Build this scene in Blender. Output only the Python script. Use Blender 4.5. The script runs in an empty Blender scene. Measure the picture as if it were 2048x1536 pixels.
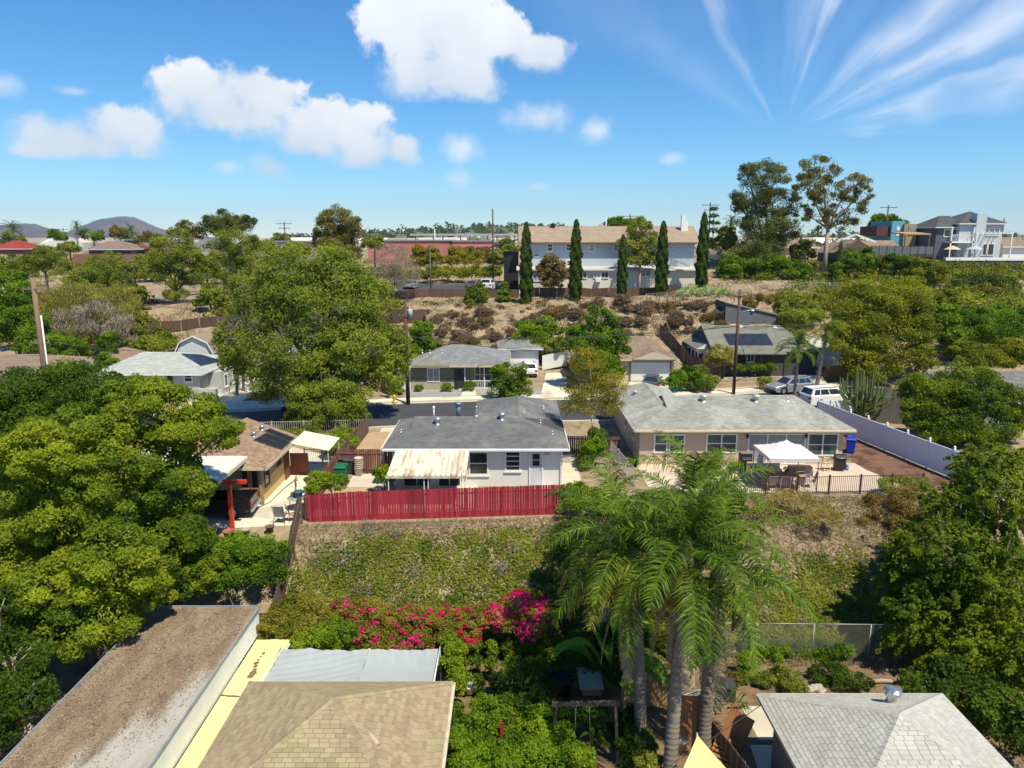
import bpy, math, random
import numpy as np
from mathutils import Vector, Matrix, Euler
SC = bpy.context.scene
COL = SC.collection
R = math.radians
rnd = random.Random(7)
# ---------------------------------------------------------------- camera
CAM_H = 15.5
PITCH = R(11.3)
FPX = 1447.0
cd = bpy.data.cameras.new('camera')
cam = bpy.data.objects.new('camera', cd)
COL.objects.link(cam)
cam.location = (0, 0, CAM_H)
cam.rotation_euler = (R(90) - PITCH, 0, 0)
cd.sensor_width = 36.0
cd.lens = 36.0 * FPX / 2048.0
cd.clip_start = 0.5
cd.clip_end = 30000
SC.camera = cam
SC.render.resolution_x, SC.render.resolution_y = 1024, 768
# ---------------------------------------------------------------- exposure, sun, sky
SC.view_settings.view_transform = 'Standard'
SC.view_settings.look = 'None'
SC.view_settings.exposure = 0.48
SC.view_settings.gamma = 1.0
SC.view_settings.use_curve_mapping = False
SUN_DIR = Vector((0.35, -0.44, 1.0)).normalized()
SUN_EL = math.asin(SUN_DIR.z)
SUN_AZ = math.atan2(SUN_DIR.x, SUN_DIR.y)
sl = bpy.data.lights.new('sun', 'SUN')
sl.energy = 4.6
sl.angle = R(0.5)
sl.color = (1.0, 0.93, 0.74)
so = bpy.data.objects.new('sun', sl)
so.rotation_euler = (-SUN_DIR).to_track_quat('-Z', 'Y').to_euler()
so.location = (20, -20, 60)
COL.objects.link(so)
def wray(px, py):
 """direction of the photo's pixel (2048 x 1536), from the camera"""
 a, b = (px - 1024) / FPX, (768 - py) / FPX
 c, s = math.cos(PITCH), math.sin(PITCH)
 return Vector((a, c + b * s, -s + b * c))
def at(px, py, y=None, z=None):
 """world point seen at a pixel, at depth y or height z"""
 d = wray(px, py)
 t = y / d.y if y is not None else (z - CAM_H) / d.z
 return Vector((d.x * t, d.y * t, CAM_H + d.z * t))
def mpp(py, y):
 """metres per photo pixel at that row and depth"""
 return y / wray(1024, py).y / FPX
W = bpy.data.worlds.new('World')
SC.world = W
W.use_nodes = True
nt = W.node_tree
nt.nodes.clear()
class NT:
 """small node-graph helper"""
 def __init__(s, tree): s.t = tree
 def n(s, typ, ins=None, **kw):
  nd = s.t.nodes.new(typ)
  for k, v in kw.items(): setattr(nd, k, v)
  if ins:
   for k, v in ins.items():
    if isinstance(v, bpy.types.NodeSocket): s.t.links.new(v, nd.inputs[k])
    else: nd.inputs[k].default_value = v
  return nd
 def m(s, op, a, b=0.0, c=None, clamp=False):
  ins = {0: a, 1: b}
  if c is not None: ins[2] = c
  return s.n('ShaderNodeMath', ins, operation=op, use_clamp=clamp).outputs[0]
 def v(s, op, a, b=(0, 0, 0)):
  nd = s.n('ShaderNodeVectorMath', {0: a, 1: b}, operation=op)
  return nd.outputs['Value'] if op in ('LENGTH', 'DOT_PRODUCT', 'DISTANCE') else nd.outputs[0]
 def mix(s, f, a, b, blend='MIX'):
  nd = s.n('ShaderNodeMix', None, data_type='RGBA', blend_type=blend)
  for i, v in ((0, f), (6, a), (7, b)):
   if isinstance(v, bpy.types.NodeSocket): s.t.links.new(v, nd.inputs[i])
   else: nd.inputs[i].default_value = (*v, 1) if (i > 0 and len(v) == 3) else v
  return nd.outputs[2]
 def ramp(s, f, pts, interp='LINEAR'):
  nd = s.n('ShaderNodeValToRGB', {0: f})
  cr = nd.color_ramp; cr.interpolation = interp
  while len(cr.elements) < len(pts): cr.elements.new(0.5)
  for e, (p, c) in zip(cr.elements, pts):
   e.position = p; e.color = (*c, 1) if not isinstance(c, (int, float)) else (c, c, c, 1)
  return nd.outputs[0]
 def mr(s, v, a, b, c=0.0, d=1.0, typ='SMOOTHSTEP'):
  return s.n('ShaderNodeMapRange', {0: v, 1: a, 2: b, 3: c, 4: d}, interpolation_type=typ).outputs[0]
 def noise(s, vec, scale, detail=3.0, rough=0.5, dim='3D', dist=0.0):
  return s.n('ShaderNodeTexNoise', {'Vector': vec, 'Scale': scale, 'Detail': detail, 'Roughness': rough, 'Distortion': dist},
     noise_dimensions=dim)
def build_sky():
 g = NT(nt)
 sky = g.n('ShaderNodeTexSky', None, sky_type='NISHITA', sun_disc=False, sun_elevation=SUN_EL,
    sun_rotation=SUN_AZ, altitude=100.0, air_density=1.0, dust_density=0.0, ozone_density=1.5)
 ss = g.n('ShaderNodeSeparateXYZ', {0: sky.outputs[0]})      # deeper blue overhead, pale at the horizon
 skyc = g.n('ShaderNodeCombineXYZ', {0: g.m('MULTIPLY', g.m('POWER', ss.outputs[0], 1.5), 0.222), 1: g.m('MULTIPLY', g.m('POWER', ss.outputs[1], 1.15), 0.616), 2: g.m('MULTIPLY', ss.outputs[2], 1.06)}).outputs[0]
 tc = g.n('ShaderNodeTexCoord')
 d = g.v('NORMALIZE', tc.outputs['Generated'])
 sx = g.n('ShaderNodeSeparateXYZ', {0: d})
 az = g.m('ARCTAN2', sx.outputs[0], sx.outputs[1])
 el = g.m('ARCSINE', sx.outputs[2])
 p = g.n('ShaderNodeCombineXYZ', {0: az, 1: el, 2: 0.0}).outputs[0]
 nz = g.noise(p, 17.0, 5.0, 0.55, '2D')
 nzf = g.noise(p, 52.0, 3.0, 0.6, '2D')
 nn = g.m('ADD', g.m('MULTIPLY', g.m('SUBTRACT', nz.outputs[0], 0.5), 1.15), g.m('MULTIPLY', g.m('SUBTRACT', nzf.outputs[0], 0.5), 0.42))
 nlow = g.noise(p, 8.0, 2.0, 0.5, '2D').outputs[0]
 def ang(px, py):
  w = wray(px, py).normalized()
  return math.atan2(w.x, w.y), math.asin(w.z)
 col = skyc
 # cirrus: long streaks fanning out from a point low in the sky
 a0, e0 = ang(1560, 275)
 dx = g.m('SUBTRACT', az, a0); dy = g.m('SUBTRACT', el, e0)
 rr = g.m('SQRT', g.m('ADD', g.m('MULTIPLY', dx, dx), g.m('MULTIPLY', dy, dy)))
 th = g.m('DIVIDE', g.m('ARCTAN2', dy, dx), math.pi)
 pc = g.n('ShaderNodeCombineXYZ', {0: g.m('MULTIPLY', th, 6.0), 1: g.m('MULTIPLY', rr, 1.6), 2: 0.0}).outputs[0]
 n1 = g.noise(pc, 1.6, 4.0, 0.6, '2D').outputs[0]
 n2 = g.noise(p, 5.0, 3.0, 0.6, '2D').outputs[0]
 thd = g.m('ADD', g.m('ADD', th, g.m('MULTIPLY', g.m('SUBTRACT', n1, 0.5), 0.07)), g.m('MULTIPLY', g.m('SUBTRACT', n2, 0.5), 0.13))
 st = g.ramp(thd, [(0.0, 0.0), (0.025, 0.35), (0.075, 0.85), (0.1, 0.15), (0.16, 0.9), (0.19, 0.35), (0.25, 0.75), (0.30, 0.10), (0.39, 0.10),
      (0.43, 1.0), (0.465, 0.45), (0.52, 0.05), (0.62, 0.1), (0.66, 0.62), (0.70, 0.08), (0.8, 0.22), (0.86, 0.0), (1.0, 0.0)], 'EASE')
 rad = g.m('MULTIPLY', g.mr(g.m('ADD', rr, g.m('MULTIPLY', g.m('SUBTRACT', n1, 0.5), 0.22)), 0.0, 0.17), g.mr(rr, 0.95, 0.35))
 ci = g.m('MULTIPLY', g.m('MULTIPLY', st, rad), g.mr(n2, 0.3, 0.6, 0.45, 1.0))
 ci = g.m('MULTIPLY', ci, g.mr(n1, 0.3, 0.6, 0.45, 1.0))
 col = g.mix(g.m('MULTIPLY', ci, 0.78), col, (6.6, 7.2, 8.0))
 # cumulus: groups of (centre x, y, radius x, radius y) in photo pixels, base row, strength
 groups = [
  ([(130, 278, 105, 46), (235, 262, 95, 52), (180, 290, 150, 34), (60, 300, 55, 22)], 318, 0.95),
  ([(395, 190, 72, 66), (512, 190, 88, 62), (450, 225, 130, 55), (350, 205, 50, 40)], 284, 1.0),
  ([(680, 252, 92, 58), (620, 285, 80, 45), (730, 300, 92, 45), (800, 300, 42, 36)], 345, 0.97),
  ([(835, 45, 112, 82), (905, 60, 95, 110), (868, 150, 112, 60), (1010, 70, 50, 55), (1080, 110, 75, 42), (950, 165, 60, 45)], 212, 0.95),
  ([(925, 295, 48, 36), (541, 338, 46, 30), (1085, 235, 72, 40), (1196, 258, 40, 34)], 380, 0.66),
  ([(924, 360, 30, 24), (458, 335, 30, 18), (1342, 316, 26, 14), (1072, 372, 30, 14), (8, 168, 46, 26), (150, 182, 40, 12)], 420, 0.42),
 ]
 for gi, (bl, base, strength) in enumerate(groups):
  f = None
  for (x, y, rx, ry) in bl:
   a, e = ang(x, y)
   a2, e2 = ang(x + rx, y); a3, e3 = ang(x, y - ry)
   q = g.v('MULTIPLY', g.v('SUBTRACT', p, (a, e, 0)), (.85 / abs(a2 - a), .87 / abs(e3 - e), 0))
   fl = g.m('SUBTRACT', 1.0, g.v('LENGTH', q))
   f = fl if f is None else g.m('SMOOTH_MAX', f, fl, 0.35)
  eb = ang(bl[0][0], base)[1]
  if gi < 4:      # flat, soft base
   f = g.m('SUBTRACT', f, g.m('MULTIPLY', g.m('MAXIMUM', g.m('SUBTRACT', eb + 0.006, el), 0.0), 34.0))
  fn = g.m('ADD', f, nn)
  hgt = 0.125 if gi < 4 else 0.05
  up = g.mr(g.m('ADD', el, g.m('MULTIPLY', g.m('SUBTRACT', nlow, 0.5), 0.09)), eb, eb + hgt, 0.0, 1.0)
  soft = g.mr(up, 0.1, 0.7, 0.75, 0.24) if gi < 4 else 0.95
  mk = g.m('MULTIPLY', g.mr(fn, -0.02, soft), strength)
  lit = g.m('ADD', g.m('MULTIPLY', up, 0.8), g.m('MULTIPLY', g.mr(nz.outputs[0], 0.3, 0.7), 0.2))
  cc = g.mix(lit, (4.9, 5.6, 6.4), (7.3, 7.45, 7.6))
  col = g.mix(mk, col, cc)
 bg = g.n('ShaderNodeBackground', {'Color': col, 'Strength': 0.102})
 bg0 = g.n('ShaderNodeBackground', {'Color': skyc, 'Strength': 0.102})
 # clouds are only evaluated in the part of the sky where any stand
 part = g.m('MULTIPLY', g.m('MULTIPLY', g.m('GREATER_THAN', sx.outputs[1], 0.3), g.m('LESS_THAN', sx.outputs[2], 0.75)), g.m('GREATER_THAN', sx.outputs[2], -0.02))
 sh = g.n('ShaderNodeMixShader', {0: part, 1: bg0.outputs[0], 2: bg.outputs[0]})
 g.n('ShaderNodeOutputWorld', {'Surface': sh.outputs[0]})
build_sky()
W.cycles.sampling_method = 'NONE'
SC.cycles.max_bounces = 6
SC.cycles.diffuse_bounces = 4
SC.cycles.transparent_max_bounces = 6
SC.cycles.volume_bounces = 0
SC.cycles.use_denoising = True
# ---------------------------------------------------------------- materials
MATS = {}
def mat(name, c1, c2=None, rough=0.8, scale=3.0, var=0.5, bump=0.0, bscale=40.0, metal=0.0, tint=0.0, spec=0.3, stretch=(1, 1, 1), detail=5.0, c3=None, s3=0.4, world=False):
 """painted / mineral surface: noise between two real colours, per-piece tint, fine relief"""
 if name in MATS: return MATS[name]
 m = bpy.data.materials.new(name); m.use_nodes = True
 t = m.node_tree; t.nodes.clear(); g = NT(t)
 if c2 is None: c2 = tuple(v * 0.72 for v in c1)
 tc = g.n('ShaderNodeTexCoord')
 vec = tc.outputs['Object']
 if world: vec = g.n('ShaderNodeNewGeometry').outputs['Position']
 vs = g.v('MULTIPLY', vec, stretch)
 nz = g.noise(vs, scale, detail, 0.6)
 f = g.mr(nz.outputs[0], 0.5 - var * 0.5, 0.5 + var * 0.5)
 c = g.mix(f, c1, c2)
 if c3 is not None:
  n3 = g.noise(vs, s3, 6.0, 0.65, dist=0.6)
  c = g.mix(g.mr(n3.outputs[0], 0.47, 0.62), c, c3)
 if tint > 0:
  at_ = g.n('ShaderNodeAttribute', attribute_name='tint', attribute_type='GEOMETRY').outputs['Fac']
  oi = g.n('ShaderNodeObjectInfo').outputs['Random']
  tv = g.m('FRACT', g.m('ADD', at_, oi))
  k = g.mr(tv, 0.0, 1.0, 1.0 - tint, 1.0 + tint, 'LINEAR')
  c = g.v('MULTIPLY', c, g.n('ShaderNodeCombineXYZ', {0: k, 1: k, 2: k}).outputs[0])
 ins = {'Base Color': c, 'Roughness': rough, 'Metallic': metal, 'Specular IOR Level': spec}
 if bump > 0:
  nb = g.noise(vs, bscale, 4.0, 0.6)
  bp = g.n('ShaderNodeBump', {'Height': nb.outputs[0], 'Strength': min(1.0, bump), 'Distance': 0.02})
  ins['Normal'] = bp.outputs[0]
 b = g.n('ShaderNodeBsdfPrincipled', ins)
 g.n('ShaderNodeOutputMaterial', {'Surface': b.outputs[0]})
 MATS[name] = m
 return m
def leafmat(name, c1, c2, c3=None, trans=0.4, nscale=0.35, rough=0.55, gain=(1.9, 1.8, 0.74)):
 """leaves: tint attribute picks between young and old green, with slow patches through the crown"""
 if name in MATS: return MATS[name]
 m = bpy.data.materials.new(name); m.use_nodes = True
 t = m.node_tree; t.nodes.clear(); g = NT(t)
 a = g.n('ShaderNodeAttribute', attribute_name='tint', attribute_type='GEOMETRY').outputs['Fac']
 pos = g.n('ShaderNodeNewGeometry').outputs['Position']
 n = g.noise(pos, nscale, 3.0, 0.5).outputs[0]
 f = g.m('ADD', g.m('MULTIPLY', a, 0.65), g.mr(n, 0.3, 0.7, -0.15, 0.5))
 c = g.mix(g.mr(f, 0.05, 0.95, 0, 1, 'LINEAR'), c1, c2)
 if c3 is not None:
  c = g.mix(g.mr(g.m('FRACT', g.m('MULTIPLY', a, 7.31)), 0.8, 0.9), c, c3)
 c = g.mix(1.0, c, gain, 'MULTIPLY')
 p = g.n('ShaderNodeBsdfPrincipled', {'Base Color': c, 'Roughness': rough, 'Specular IOR Level': 0.15})
 tr = g.n('ShaderNodeBsdfTranslucent', {'Color': g.mix(1.0, c, (1.15, 1.1, 0.5), 'MULTIPLY')})
 s = g.n('ShaderNodeMixShader', {0: trans, 1: p.outputs[0], 2: tr.outputs[0]})
 g.n('ShaderNodeOutputMaterial', {'Surface': s.outputs[0]})
 MATS[name] = m
 return m
def glassmat(name, tintc=(0.02, 0.025, 0.03), rough=0.06):
 return mat(name, tintc, tuple(v * 1.8 for v in tintc), rough=rough, scale=1.2, spec=0.6)
# ---------------------------------------------------------------- mesh helpers
def tag(o, label=None, cat=None, group=None, kind=None):
 if label: o['label'] = label
 if cat: o['category'] = cat
 if group: o['group'] = group
 if kind: o['kind'] = kind
 return o
def link(name, me, parent=None, loc=None, rz=0.0):
 o = bpy.data.objects.new(name, me)
 COL.objects.link(o)
 if loc is not None: o.location = loc
 if rz: o.rotation_euler = (0, 0, rz)
 if parent is not None: o.parent = parent
 return o
def thing(name, label, cat, loc=(0, 0, 0), rz=0.0, group=None):
 o = link(name, None, None, loc, rz)
 o.empty_display_size = 0.3
 return tag(o, label, cat, group)
def copy_tree(o, parent=None, loc=None, rz=None):
 c = o.copy(); COL.objects.link(c); c.parent = parent
 if loc is not None: c.location = loc
 if rz is not None: c.rotation_euler = (0, 0, rz)
 for ch in o.children: copy_tree(ch, c)
 return c
class MB:
 """collects simple shapes into ONE mesh"""
 def __init__(s):
  s.v = []; s.f = []; s.sm = []; s.tint = []; s.cur = 0.0
 def add(s, vs, fs, smooth=False):
  b = len(s.v)
  s.v.extend([tuple(p) for p in vs])
  for f in fs:
   s.f.append([b + i for i in f]); s.sm.append(smooth); s.tint.append(s.cur)
  return s
 def box(s, c, d, rz=0.0, rx=0.0, ry=0.0, mtx=None):
  hx, hy, hz = d[0] / 2, d[1] / 2, d[2] / 2
  vs = [Vector((x, y, z)) for x in (-hx, hx) for y in (-hy, hy) for z in (-hz, hz)]
  if rz or rx or ry:
   m = Euler((rx, ry, rz)).to_matrix(); vs = [m @ p for p in vs]
  vs = [p + Vector(c) for p in vs]
  if mtx is not None: vs = [mtx @ p for p in vs]
  return s.add(vs, [(0, 1, 3, 2), (4, 6, 7, 5), (0, 4, 5, 1), (2, 3, 7, 6), (0, 2, 6, 4), (1, 5, 7, 3)])
 def b2(s, x0, x1, y0, y1, z0, z1):
  return s.box(((x0 + x1) / 2, (y0 + y1) / 2, (z0 + z1) / 2), (x1 - x0, y1 - y0, z1 - z0))
 def bar(s, a, b, w, h=None, up=(0, 0, 1)):
  a, b = Vector(a), Vector(b); h = h or w
  d = (b - a).normalized(); u = Vector(up)
  if abs(d.dot(u)) > 0.98: u = Vector((1, 0, 0))
  r = d.cross(u).normalized(); u = r.cross(d)
  vs = []
  for q in (a, b):
   for i, j in ((-1, -1), (1, -1), (1, 1), (-1, 1)): vs.append(q + r * i * w / 2 + u * j * h / 2)
  return s.add(vs, [(3, 2, 1, 0), (4, 5, 6, 7), (0, 1, 5, 4), (1, 2, 6, 5), (2, 3, 7, 6), (3, 0, 4, 7)])
 def tube(s, pts, rad, n=8, cap=True, smooth=True):
  pts = [Vector(p) for p in pts]
  if not hasattr(rad, '__len__'): rad = [rad] * len(pts)
  vs = []; pr = None
  for i, q in enumerate(pts):
   d = (pts[min(i + 1, len(pts) - 1)] - pts[max(i - 1, 0)]).normalized()
   if pr is None:
    pr = d.cross(Vector((0, 1, 0)) if abs(d.y) < 0.9 else Vector((1, 0, 0))).normalized()
   else:
    pr = (pr - d * pr.dot(d)).normalized()
   q2 = d.cross(pr)
   for k in range(n):
    a = 2 * math.pi * k / n
    vs.append(q + (pr * math.cos(a) + q2 * math.sin(a)) * rad[i])
  fs = [(i * n + k, i * n + (k + 1) % n, (i + 1) * n + (k + 1) % n, (i + 1) * n + k) for i in range(len(pts) - 1) for k in range(n)]
  s.add(vs, fs, smooth)
  if cap:
   b = len(s.v) - len(vs)
   s.f.append([b + k for k in range(n)][::-1]); s.sm.append(False); s.tint.append(s.cur)
   s.f.append([b + len(vs) - n + k for k in range(n)]); s.sm.append(False); s.tint.append(s.cur)
  return s
 def lathe(s, c, prof, n=14, smooth=True):
  vs = [(c[0] + r * math.cos(2 * math.pi * k / n), c[1] + r * math.sin(2 * math.pi * k / n), c[2] + z) for r, z in prof for k in range(n)]
  fs = [(i * n + k, i * n + (k + 1) % n, (i + 1) * n + (k + 1) % n, (i + 1) * n + k) for i in range(len(prof) - 1) for k in range(n)]
  return s.add(vs, fs, smooth)
 def poly(s, pts): return s.add(pts, [tuple(range(len(pts)))])
 def slab(s, pts, thick):
  """polygon with thickness downwards"""
  n = len(pts); lo = [(p[0], p[1], p[2] - thick) for p in pts]
  return s.add(list(pts) + lo, [tuple(range(n)), tuple(range(2 * n - 1, n - 1, -1))] + [(i, n + i, n + (i + 1) % n, (i + 1) % n) for i in range(n)])
 def prism(s, prof, a, b):
  """profile of (offset across, z) swept from a to b (both at profile origin)"""
  a, b = Vector(a), Vector(b); d = (b - a); d.z = 0; d.normalize(); r = Vector((d.y, -d.x, 0))
  n = len(prof)
  vs = [q + r * u + Vector((0, 0, w)) for q in (a, b) for u, w in prof]
  return s.add(vs, [tuple(range(n))[::-1], tuple(range(n, 2 * n))] + [(i, (i + 1) % n, n + (i + 1) % n, n + i) for i in range(n)])
 def build(s, name, m, parent=None, loc=None, rz=0.0):
  me = bpy.data.meshes.new(name)
  me.from_pydata(s.v, [], s.f)
  if any(s.sm): me.polygons.foreach_set('use_smooth', s.sm)
  if any(s.tint):
   me.attributes.new('tint', 'FLOAT', 'FACE').data.foreach_set('value', s.tint)
  if m is not None: me.materials.append(m)
  me.update()
  return link(name, me, parent, loc, rz)
def quadmesh(name, V, tint, m):
 """V: (n,k,3) numpy faces"""
 n, k = V.shape[:2]
 me = bpy.data.meshes.new(name)
 me.vertices.add(n * k)
 me.vertices.foreach_set('co', np.ascontiguousarray(V, dtype=np.float32).reshape(-1))
 me.loops.add(n * k)
 me.loops.foreach_set('vertex_index', np.arange(n * k, dtype=np.int32))
 me.polygons.add(n)
 me.polygons.foreach_set('loop_start', np.arange(0, n * k, k, dtype=np.int32))
 me.update(calc_edges=True)
 me.attributes.new('tint', 'FLOAT', 'FACE').data.foreach_set('value', np.ascontiguousarray(tint, dtype=np.float32))
 me.materials.append(m)
 return me
def unit(a): return a / np.maximum(np.linalg.norm(a, axis=-1, keepdims=True), 1e-6)
def leaves(rg, P, N, size, aspect=0.5, droop=0.0, jit=0.35):
 """pointed leaves at P with normals N"""
 n = len(P)
 t = unit(np.cross(N, rg.normal(size=(n, 3))))
 if droop:
  t = unit(t + np.array([0, 0, -droop]))
  b = unit(np.cross(N, t))
 else:
  b = np.cross(N, t)
 L = size * (1 + jit * rg.uniform(-1, 1, (n, 1)))
 Wd = L * aspect
 sag = N * L * -0.12
 return np.stack([P - t * L * .5 - b * Wd * .5 + sag, P + t * L * .5 + sag, P - t * L * .5 + b * Wd * .5], 1)
def crown_pts(rg, lobes, n, sub=16, subr=0.40, shell=0.72, fill=0.22, low=-0.55, flat=0.75, spray=0.0):
 """points and outward directions through a crown made of leafy clumps on ellipsoid lobes"""
 lobes = np.asarray(lobes, float)
 area = (lobes[:, 3] * lobes[:, 4] + lobes[:, 4] * lobes[:, 5] + lobes[:, 3] * lobes[:, 5])
 pr = area / area.sum()
 P = []; N = []; T = []
 for lb, q in zip(lobes, pr):
  k = max(4, int(sub * (0.8 + 0.4 * rg.random())))
  d = unit(rg.normal(size=(k * 3, 3)))
  d = d[d[:, 2] > low][:k]; k = len(d)
  rr = rg.uniform(shell, 1.0, (k, 1))
  c = lb[:3] + d * lb[3:6] * rr
  sr = subr * lb[3:6].mean() * rg.uniform(0.65, 1.25, (k, 1))
  m = int(n * q)
  i = rg.integers(0, k, m)
  e = unit(rg.normal(size=(m, 3)) + d[i] * 0.55)
  rad = rg.uniform(0, 1, (m, 1)) ** 0.4
  p = c[i] + e * sr[i] * rad * np.array([1.1, 1.1, flat])
  if spray:      # leaves strung along arching twigs
   u = rg.uniform(0, 1, (m, 1)); ax = unit(d[i] + np.array([0, 0, .35])); ln = sr[i] * spray
   p = c[i] + ax * u * ln + np.array([0, 0, -.55]) * u * u * ln + e * sr[i] * (.34 - .22 * u)
  P.append(p); N.append(unit(e * 0.6 + d[i] * 0.5 + np.array([0.05, -0.1, 0.3])))
  T.append(rg.uniform(0, 1, k)[i])
  mf = int(m * fill)
  if mf:
   e = unit(rg.normal(size=(mf, 3)))
   P.append(lb[:3] + e * lb[3:6] * rg.uniform(0.2, 0.95, (mf, 1)) ** 0.5)
   N.append(e); T.append(rg.uniform(0, 1, mf))
 return np.concatenate(P), np.concatenate(N), np.concatenate(T)
def crown_mesh(name, lobes, n, size, m, seed=0, aspect=0.5, droop=0.0, spread=0.75, **kw):
 rg = np.random.default_rng(seed)
 P, N, T = crown_pts(rg, lobes, n, **kw)
 N = unit(N + rg.normal(size=N.shape) * spread)
 V = leaves(rg, P, N, size, aspect, droop)
 tint = np.clip(0.55 * T + 0.45 * rg.uniform(0, 1, len(T)), 0.001, 1)
 return quadmesh(name, V, tint, m)
def lob(px, py, rx, ry, D, dk=1.0):
 """ellipsoid clump from its outline in the photo and its depth"""
 c = at(px, py, y=D); s = mpp(py, D)
 return (c.x, c.y, c.z, rx * s, (rx + ry) * 0.5 * s * dk, ry * s)
def H(x, y):
 x = np.asarray(x, float); y = np.asarray(y, float)
 e = np.interp(x, [-30, -12, 3, 13, 30, 60], [36.0, 37.4, 38.6, 41.6, 42.6, 42.6])
 b = np.interp(x, [-30, -12, 3, 13, 30, 60], [33.5, 31.5, 31.3, 31.4, 32, 34])
 t = np.clip((y - b) / (e - b), 0, 1)
 t = 0.35 * t + 0.65 * (t * t * (3 - 2 * t))
 z = -4.0 * (1 - t)
 prof = [
  (-400, [(80, 0), (120, 0), (200, 4), (400, 9), (900, 12), (6000, 12)]),
  (-46, [(84, 0), (95, 2.0), (104, 4.6), (112, 5.0), (130, 5.4), (160, 6.4), (205, 9.8), (300, 11), (900, 12), (6000, 12)]),
  (-75, [(84, 0), (97, 2.0), (106, 4.6), (130, 5.2), (160, 6.2), (205, 9.8), (300, 11), (900, 12), (6000, 12)]),
  (-27, [(84, 0), (95, 2.4), (102, 5.4), (109, 7.0), (140, 7.3), (180, 9.3), (300, 11.5), (900, 12), (6000, 12)]),
  (-8, [(84, 0), (90, 1.6), (101, 6.1), (107, 7.0), (140, 7.3), (155, 9.5), (200, 11.0), (300, 12), (900, 12), (6000, 12)]),
  (18, [(86, 0), (97, 5.6), (103, 7.4), (110, 7.0), (140, 7.8), (180, 11), (300, 12), (900, 12), (6000, 12)]),
  (34, [(86, 0.0), (93, 3.0), (99, 7.8), (106, 8.6), (114, 9.8), (128, 11.8), (150, 12.5), (300, 12.5), (900, 12), (6000, 12)]),
  (75, [(74, 0.0), (84, 4.0), (95, 6.6), (108, 8.8), (121, 9.7), (124, 11.6), (140, 12.4), (300, 12.5), (900, 12), (6000, 12)]),
  (400, [(74, 0.0), (110, 9), (140, 12), (300, 12), (900, 12), (6000, 12)]),
 ]
 cols = np.stack([np.interp(y, [q[0] for q in pp], [q[1] for q in pp]) for _, pp in prof], 0)
 xs = np.array([p[0] for p in prof], float)
 i = np.clip(np.searchsorted(xs, x) - 1, 0, len(xs) - 2)
 f = np.clip((x - xs[i]) / (xs[i + 1] - xs[i]), 0, 1); f = f * f * (3 - 2 * f)
 shp = np.broadcast(x, y).shape
 i = np.broadcast_to(i, shp); f = np.broadcast_to(f, shp)
 ix = np.indices(shp)
 zb = cols[(i,) + tuple(ix)] * (1 - f) + cols[(i + 1,) + tuple(ix)] * f
 z = z + zb
 # rough banks
 def sn(a, b, c): return np.sin(x * a + y * b + c) * np.sin(x * b * 0.9 - y * a * 1.1 + c * 2.1)
 steep = np.clip((zb - 0.6) / 2, 0, 1) * np.clip((112 - y) / 6, 0, 1) + np.clip(t * (1 - t) * 4, 0, 1) * 0.45
 z = z + steep * (0.22 * sn(0.7, 0.5, 1) + 0.12 * sn(1.9, 1.3, 4) + 0.06 * sn(4.3, 3.9, 2))
 return z
def h1(x, y): return float(H(np.array([x]), np.array([y]))[0])
def ground_at(px, py, y0=20.0, y1=400.0):
 """where the pixel's ray meets the terrain"""
 ys = np.linspace(y0, y1, 3000)
 d = wray(px, py)
 zs = CAM_H + d.z / d.y * ys; xs = d.x / d.y * ys
 g = H(xs, ys)
 k = np.argmax(zs <= g)
 return Vector((xs[k], ys[k], g[k]))
# ================================================================ the setting: ground, street, paving
def axis(lo, a, b, hi, fine, grow=1.16):
 xs = list(np.arange(a, b, fine)); s = fine; x = b
 while x < hi: xs.append(x); s *= grow; x += s
 xs.append(hi); s = fine; x = a; left = []
 while x > lo: s *= grow; x -= s; left.append(max(x, lo))
 return np.array(left[::-1] + xs)
def ground_material():
 m = bpy.data.materials.new('dry_ground'); m.use_nodes = True
 t = m.node_tree; t.nodes.clear(); g = NT(t)
 pos = g.n('ShaderNodeNewGeometry').outputs['Position']
 n1 = g.noise(pos, 0.22, 6, 0.6).outputs[0]; n2 = g.noise(pos, 1.6, 6, 0.65).outputs[0]; n3 = g.noise(pos, 14.0, 4, 0.7).outputs[0]
 c = g.mix(g.mr(n2, 0.35, 0.65), (0.37, 0.285, 0.185), (0.26, 0.19, 0.125))
 c = g.mix(g.mr(n1, 0.52, 0.68), c, (0.215, 0.135, 0.085))
 c = g.mix(g.m('MULTIPLY', g.mr(n3, 0.5, 0.75), 0.55), c, (0.50, 0.385, 0.225))
 c = g.mix(g.m('MULTIPLY', g.mr(g.noise(pos, 0.6, 5, 0.65).outputs[0], 0.53, 0.66), 0.7), c, (0.13, 0.135, 0.04))
 sy = g.n('ShaderNodeSeparateXYZ', {0: pos})
 yard = g.mr(sy.outputs[2], -3.3, -3.8)                                  # the darker soil of the low garden
 c = g.mix(g.m('MULTIPLY', yard, 0.75), c, g.mix(g.mr(n2, 0.3, 0.7), (0.24, 0.15, 0.085), (0.12, 0.075, 0.042)))
 far = g.mr(sy.outputs[1], 170, 420)
 c = g.mix(far, c, g.mix(g.mr(g.noise(pos, 0.03, 5, 0.6).outputs[0], 0.4, 0.6), (0.10, 0.12, 0.055), (0.30, 0.26, 0.18)))
 b = g.n('ShaderNodeBump', {'Height': g.m('ADD', n3, g.m('MULTIPLY', n2, 2.0)), 'Strength': 0.7, 'Distance': 0.08})
 p = g.n('ShaderNodeBsdfPrincipled', {'Base Color': c, 'Roughness': 0.95, 'Specular IOR Level': 0.1, 'Normal': b.outputs[0]})
 g.n('ShaderNodeOutputMaterial', {'Surface': p.outputs[0]})
 return m
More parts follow.
